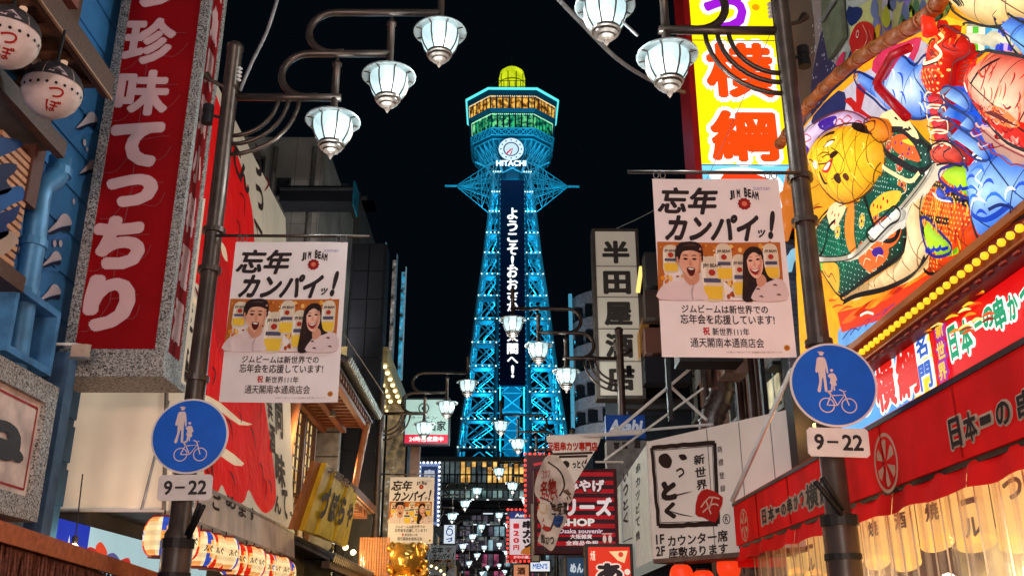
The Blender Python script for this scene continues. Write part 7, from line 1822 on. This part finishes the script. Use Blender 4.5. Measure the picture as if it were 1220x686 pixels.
# cream fold sweeping under the kimono
r = Relief('cream_fold', [(1110, 200), (1104, 218), (1096, 240), (1096, 262), (1106, 290), (1104, 306), (1082, 330), (1050, 344), (1022, 350), (1008, 358), (1000, 354), (1012, 346), (1030, 334), (1052, 320), (1074, 302), (1080, 280), (1078, 256), (1086, 238), (1098, 222)], (255, 232, 190), (246, 200, 140), .07, .05, .07, grid=.2, gcol=(150, 110, 70))
r.line([(1104, 306), (1088, 328), (1056, 344), (1022, 352), (1006, 360)], .045, BK, 4).line([(1030, 334), (1052, 320), (1074, 302), (1080, 280)], .02, BK, 4).line([(1096, 240), (1096, 262), (1106, 290)], .02, BK, 4).edge(.018, BK).done()
# sash rope and knot
r = Relief('sash_rope', [(958, 306), (964, 304), (990, 306), (1012, 302), (1034, 280), (1060, 256), (1092, 218), (1108, 196), (1111, 200), (1096, 224), (1066, 260), (1040, 286), (1016, 308), (990, 312), (964, 312)], (255, 250, 235), (230, 215, 190), .03, .12, .05); r.edge(.01, BK).done()
r = Relief('sash_knot', [(1034, 276), (1044, 266), (1056, 256), (1066, 246), (1074, 252), (1072, 262), (1062, 268), (1052, 278), (1042, 288), (1036, 284)], (255, 250, 240), (225, 215, 200), .06, .13, .05); r.edge(.018, BK).line([(1046, 272), (1052, 264), (1056, 272)], .01, (40, 50, 120)).line([(1058, 262), (1062, 254), (1066, 262)], .01, (40, 50, 120)).done()
# head
r = Relief('headband', [(954, 190), (954, 168), (962, 152), (984, 138), (1008, 132), (1030, 142), (1040, 154), (1020, 158), (990, 156), (970, 172), (962, 196)], (236, 226, 240), (200, 150, 190), .06, .02, .06)
for pts in ([(978, 145), (998, 138), (1000, 148), (984, 156)], [(958, 180), (962, 170), (966, 178), (962, 190)]): r.poly(pts, (80, 40, 150), 3)
for x, y in ((964, 164), (1012, 142), (1024, 148), (960, 186), (1004, 146)): r.line([(x-5, y+3), (x, y-4), (x+6, y), (x+1, y+5), (x-5, y+3)], .01, (200, 60, 60), 4)
r.edge(.012, (120, 60, 60)).done()
r = Relief('face', [(963, 176), (976, 158), (1000, 148), (1020, 148), (1036, 158), (1046, 172), (1049, 192), (1044, 212), (1030, 228), (1012, 240), (996, 242), (980, 230), (968, 212), (962, 194)], (255, 214, 60), (246, 170, 30), .14, .05, .065, grid=.17, gang=.3, gcol=(120, 84, 20))
r.poly([(1010, 146), (1028, 148), (1040, 158), (1034, 160), (1018, 154)], (50, 30, 26), 4)
r.line([(981, 170), (986, 162), (996, 158), (998, 160)], .03, (60, 30, 20), 5, taper=True).poly([(991, 175), (996, 168), (1001, 168), (998, 173)], (255, 250, 230), 5).line([(990, 176), (996, 168), (1003, 167)], .012, BK, 6)
r.line([(973, 190), (978, 192), (981, 198), (980, 206)], .012, (90, 50, 20), 5).poly([(978, 194), (983, 192), (984, 200), (980, 201)], (255, 250, 230), 5)
r.line([(990, 188), (998, 184), (1004, 190), (998, 194), (986, 196)], .012, (120, 60, 20), 5).line([(985, 186), (990, 182), (998, 182)], .01, (120, 60, 20), 5)
r.poly([(990, 204), (996, 194), (1003, 189), (1002, 198), (997, 206)], (222, 70, 50), 5).poly([(992, 202), (998, 194), (1001, 194), (997, 202)], (255, 230, 220), 6)
r.poly([(1000, 184), (1005, 180), (1010, 182), (1006, 187), (1002, 189)], (70, 36, 20), 6).poly([(986, 204), (988, 206), (992, 217), (996, 218), (990, 220), (987, 213)], (70, 36, 20), 6)
r.poly([(1004, 210), (1010, 206), (1012, 214), (1009, 219), (1005, 216)], (80, 44, 26), 6).poly([(1014, 210), (1018, 206), (1021, 211), (1018, 216)], (110, 60, 30), 6)
r.hatch(30, [(236, 150, 30), (255, 232, 120)], 10, .012, 14, 1.1, .8, 3).line([(1000, 176), (1010, 182), (1018, 194), (1014, 206), (1000, 214)], .008, (120, 80, 20), 5).edge(.014, (90, 50, 20)).done()
r = Relief('ear', [(1028, 146), (1036, 140), (1048, 142), (1056, 150), (1058, 164), (1050, 170), (1042, 166), (1034, 156)], (250, 160, 40), (236, 130, 30), .07, .08, .05); r.edge(.012, (110, 50, 20)).line([(1034, 148), (1044, 144), (1048, 152), (1042, 158)], .012, (110, 50, 20)).done()
r = Relief('neck_and_hand', [(996, 242), (1012, 240), (1030, 228), (1046, 208), (1052, 216), (1040, 232), (1022, 244), (1010, 250), (1000, 252)], (255, 190, 50), (226, 120, 30), .05, .04, .06); r.line([(1004, 246), (1026, 236), (1046, 214)], .01, (150, 60, 20)).line([(1008, 250), (1032, 238), (1050, 218)], .01, (150, 60, 20)).done()
# lobster
r = Relief('lobster_body', [(1108, 24), (1114, 34), (1122, 30), (1136, 38), (1150, 46), (1152, 60), (1146, 68), (1132, 76), (1128, 100), (1122, 114), (1106, 116), (1098, 100), (1098, 82), (1104, 66), (1104, 50), (1112, 44), (1106, 36)], (250, 70, 20), (196, 16, 12), .11, .06, .06)
r.hatch(40, [(130, 6, 8), (255, 140, 60)], 10, .014, 4, 1.4, .5).dots([(1104, 66), (1132, 76), (1122, 114), (1098, 100)], 70, .009, (255, 200, 120)).line([(1102, 70), (1112, 76), (1124, 72), (1130, 62), (1124, 54)], .022, (255, 240, 200), 5).line([(1102, 72), (1112, 79), (1126, 74)], .01, BK, 6).line([(1124, 40), (1130, 46), (1126, 52)], .016, (255, 230, 160), 5).line([(1136, 42), (1132, 54), (1144, 62)], .01, (120, 10, 10), 5).edge(.014, (110, 8, 10)).done()
for k in range(5):
    y = 112+k*15; x = 1104+k*2.2; r = Relief('lobster_segment', [(x, y), (x+10, y-2), (x+20, y+1), (x+22, y+10), (x+20, y+16), (x+8, y+17), (x, y+15)], (246, 40, 60), (170, 6, 24), .06, .07, .06); r.edge(.012, (255, 225, 190)).line([(x+2, y+8), (x+10, y+11), (x+20, y+8)], .008, (90, 6, 14)).done()
r = Relief('lobster_tail', [(1106, 178), (1124, 168), (1140, 176), (1148, 188), (1146, 198), (1130, 194), (1112, 196)], (250, 110, 80), (200, 20, 20), .06, .08, .06); r.line([(1126, 170), (1118, 184), (1122, 196)], .014).line([(1136, 176), (1130, 186), (1134, 196)], .014).edge(.014).done()
for i in range(7):
    y = 76+i*5.5; r = Relief('lobster_leg', [(1126, y), (1150+i, y-6), (1151+i, y-2.5), (1127, y+3.5)], (250, 150, 50), (210, 50, 20), .03, .05, .05, sm=0); r.done()
m = MB(); q = [PBd.uv(*p) for p in ((1112, 58), (1092, 66), (1072, 100), (1074, 104), (1110, 140))]; m.tube([PBd.pt(a, b, .17) for a, b in q], .034, 8); m.build('antenna', M('antenna_red', (.42, .004, .01), .4, emit=.35), bb, True)
m = MB(); q = [PBd.uv(*p) for p in ((1134, 40), (1131, 28), (1127, 14))]; m.tube([PBd.pt(a, b, .14) for a, b in q], [.05, .045, .02], 8); m.build('horn', M('antenna_red2', (.8, .03, .01), .4, emit=.7), bb, True)
# red sea bream
sb = [(1150, 92), (1158, 72), (1168, 62), (1182, 62), (1240, 84), (1240, 190), (1218, 180), (1196, 170), (1178, 152), (1162, 132), (1152, 112)]
def bream(a, b, t, c): return c
r = Relief('sea_bream', sb, (255, 214, 180), (238, 40, 14), .13, .08, .075, grid=.22, gcol=(60, 24, 20), wide=.9)
r.poly([(1152, 92), (1160, 74), (1166, 68), (1172, 76), (1166, 96), (1166, 118), (1160, 122)], (232, 30, 12), 3).poly([(1162, 124), (1176, 124), (1200, 140), (1240, 150), (1240, 186), (1218, 178), (1196, 168), (1178, 150)], (226, 44, 16), 3)
rr = random.Random(4)
for k in range(60):
    x, y = rr.uniform(1168, 1222), rr.uniform(122, 176)
    if y < 118+(x-1160)*.5: continue_ = 1
    r.line([(x-4, y-2), (x, y+3), (x+5, y)], .008, (255, 190, 170) if k % 2 else (150, 10, 30), 5)
r.poly([(1152, 101), (1155, 98), (1158, 104), (1156, 110), (1153, 108)], (255, 240, 220), 5).line([(1154, 102), (1155, 106)], .012, BK, 6)
r.poly([(1182, 134), (1196, 126), (1216, 132), (1230, 150), (1214, 152), (1196, 144)], (250, 140, 70), 5)
for k in range(5): r.line([(1188, 134), (1200+k*4, 134+k*3), (1208+k*5, 138+k*3)], .008, (120, 20, 10), 6)
r.hatch(30, [(214, 60, 30), (250, 150, 110), (170, 20, 20)], 12, .014, 8, .5, .6, 4).line([(1172, 100), (1182, 82), (1194, 70)], .02, BK, 5).line([(1178, 84), (1186, 92), (1190, 76)], .014, (200, 70, 40), 5).edge(.02, BK).done()
r = Relief('fin_fringe', [(1164, 150), (1176, 158), (1196, 174), (1240, 196), (1240, 206), (1216, 196), (1206, 196), (1194, 186), (1184, 182), (1178, 172), (1170, 168)], (255, 236, 225), (246, 190, 170), .03, .07, .06); r.edge(.01, (160, 60, 60)).done()
# bamboo rim
pts = [PBd.uv(*p) for p in smooth_poly([(943, 172), (958, 152), (980, 124), (1006, 98), (1040, 70), (1070, 52), (1100, 36), (1128, 18), (1150, -8)], 3, False)]
for i in range(0, len(pts)-1, 2):
    a, b = pts[i], pts[min(i+2, len(pts)-1)]; MB().tube([PBd.pt(*a, .12), PBd.pt(*b, .12)], [.052, .052], 10).build('bamboo_length', wood('bamboo', (150, 72, 24), (200, 110, 44)) if i == 0 else bpy.data.materials['bamboo'], bb, True)
    d = Vector((0, 0, 0)); MB().tube([PBd.pt(*a, .12)-d, PBd.pt(a[0]+(b[0]-a[0])*.1, a[1]+(b[1]-a[1])*.1, .12)], .06, 10).build('bamboo_node', bpy.data.materials['bamboo'], bb)
# crab leg and blue hook poking out at the left edge
t = thing('blue_claw', 'pale blue lit claw shape beside the tiled pier behind the right lamp post', 'ornament', at(945, 310, Y=9.4)); P = face(9.4)
MB().tube([P.pt(*P.uv(*q), 0) for q in smooth_poly([(938, 322), (942, 308), (952, 302), (968, 300)], 4, False)], [.05]*6+[.07]*7, 10).build('claw', ART(.7, .5, .6, .1, 4) if 0 else EM('claw_blue', (.35, .7, .9), .7), t, True)
t = thing('orange_crab_leg', 'lit orange segmented crab leg rising beside the yellow sign', 'ornament', at(940, 240, Y=9.5)); P = face(9.5)
for i, (a, b) in enumerate((((946, 205), (938, 232)), ((938, 230), (940, 252)), ((940, 250), (933, 285)))):
    MB().tube([P.pt(*P.uv(*a), 0), P.pt(*P.uv(*b), 0)], [.085, .06], 10).build('leg_segment', EM('crab_orange', (.95, .25, .03), .6) if i == 0 else bpy.data.materials['crab_orange'], t, True)
MB().box(at(925, 270, Y=9.7).x, at(948, 270, Y=9.7).x, 9.7, 10.0, at(935, 278, Y=9.7).z, at(935, 262, Y=9.7).z).build('red_base', M('crab_base', (.5, .01, .01), .4), t)
# ---- mural wall above the billboard
t = thing('mural_wall', 'painted wall with navy dots, a red fish and yellow green washes above the bamboo rim', 'wall', (3.2, 8, 6)); PM = rwall(3.16)
m0 = PM.uv(977, 80)[0]; MB().pbox(PM, m0, 4.2, -1.5, 11, -.12, 0).build('wall', M('mural_base', (.3, .3, .26), .7, 0, .3), t)
A = Art(PM, .003, .004)
A.ppoly([(968, -20), (995, -20), (1000, 60), (985, 140), (960, 150), (972, 60)], (150, 130, 130), 0)
A.ppoly([(974, 60), (984, 30), (990, 70), (1006, 82), (1014, 60), (1022, 90), (1000, 120), (975, 150), (965, 120)], (22, 36, 84), 1, 2)
rr = random.Random(21)
for k in range(130): A.disc(*PM.uv(rr.uniform(968, 1022), rr.uniform(20, 140)), rr.uniform(.008, .02), (190, 190, 200), 2, 6)
A.ppoly([(1012, -20), (1170, -20), (1150, 20), (1060, 70), (1030, 90), (1014, 60)], (196, 190, 120), 1)
cols = [(206, 214, 60), (120, 150, 60), (140, 120, 190), (210, 210, 220), (240, 220, 70), (110, 120, 160), (90, 130, 90)]
for k in range(34):
    x, y = rr.uniform(1035, 1130), rr.uniform(-10, 52); A.ppoly([(x, y-12), (x+5, y-6), (x+6, y+8), (x+1, y+14), (x-4, y+4)], rr.choice(cols), 2+(k % 3)*.3, 3)
A.ppoly([(1013, 8), (1028, 10), (1028, 20), (1016, 32), (1010, 20)], (24, 40, 90), 3, 2)
A.ppoly([(1014, 48), (1022, 30), (1034, 26), (1044, 34), (1046, 56), (1042, 74), (1030, 84), (1020, 76), (1016, 60)], (196, 22, 22), 4, 3)
A.ring(*PM.uv(1024, 41), .025, .035, (240, 220, 200), 5, 14); A.pline([(1030, 30), (1036, 44), (1030, 58), (1022, 60)], .012, (240, 160, 130), 5, 3); A.pline([(1038, 36), (1042, 54), (1034, 70)], .01, (240, 120, 100), 5, 3)
A.ppoly([(1044, 34), (1052, 30), (1050, 44), (1054, 56), (1048, 70), (1042, 74)], (214, 160, 30), 4, 2)
A.ppoly([(1012, -8), (1040, -6), (1030, 6), (1014, 8)], (170, 170, 160), 4, 3); A.ppoly([(1003, 66), (1008, 62), (1007, 72), (1004, 84), (998, 78)], (220, 40, 90), 4, 3)
A.done('mural_paint', ART(0, .6, 1, .25, 5, 'mural_paint_mat'), t)
MB().prism(PM, [PM.uv(*q) for q in ((985, -20), (1006, -20), (1012, 45), (994, 72), (986, 30))], .02, .06).build('olive_shutter', M('olive_shutter', (.1, .11, .07), .6), t)
MB().tube([PM.pt(*PM.uv(1006, 0), .09), PM.pt(*PM.uv(990, 26), .09)], .02).build('stay', m_conc, t)
t = thing('beige_pillar', 'beige pillar end between the right lamp post and the bamboo rim', 'pillar', (3.3, 9.7, 4)); a, b = at(948, 120, Y=9.7), at(974, 120, Y=9.7)
MB().box(at(949, 120, Y=9.65).x, 3.9, 9.65, 9.9, 3, at(960, 79, Y=9.7).z).build('shaft', M('beige_render', (.3, .26, .15), .7), t)
t = thing('red_beam', 'short bright red beam end left of the mural', 'beam', at(960, 40, Y=9.5)); a, b = at(944, 30, Y=9.5), at(980, 50, Y=9.5)
MB().box(a.x, b.x, 9.4, 9.7, b.z, a.z).build('beam', M('beam_red', (.7, .01, .01), .4), t); MB().tube([at(946, 56, Y=9.5), at(960, 56, Y=9.5)], .02).build('pin', m_steel, t); MB().ball(at(962, 56, Y=9.5), .05, 10).build('knob', m_steel, t)
# ---- lanterns added unseen behind the viewpoint as warm fill light
for i, (x, y, z, e) in enumerate(((-2.0, -1.4, 3.2, 560), (1.6, -1.8, 3.2, 640), (-.6, -4.5, 3.6, 640))):
    t = thing('fill_lantern', 'large warm paper lantern hanging over the street, %s of the viewpoint' % ('left', 'right', 'further back')[i], 'lantern', (x, y, z))
    MB().lathe((x, y, z), [(.1, -.3), (.22, -.22), (.27, 0), (.22, .22), (.1, .3)], 18).build('paper', EM('fill_lantern_paper', (1, .45, .2), 2) if i == 0 else bpy.data.materials['fill_lantern_paper'], t, True)
    MB().tube([(x, y, z+.3), (x, y, z+2)], .01).build('cord', m_dark, t)
    d = bpy.data.lights.new('fill_lantern_light', 'POINT'); d.energy = e; d.color = (1, .70, .60); d.shadow_soft_size = .28; link(bpy.data.objects.new('fill_lantern_light', d)).location = (x, y+.05, z-.4)
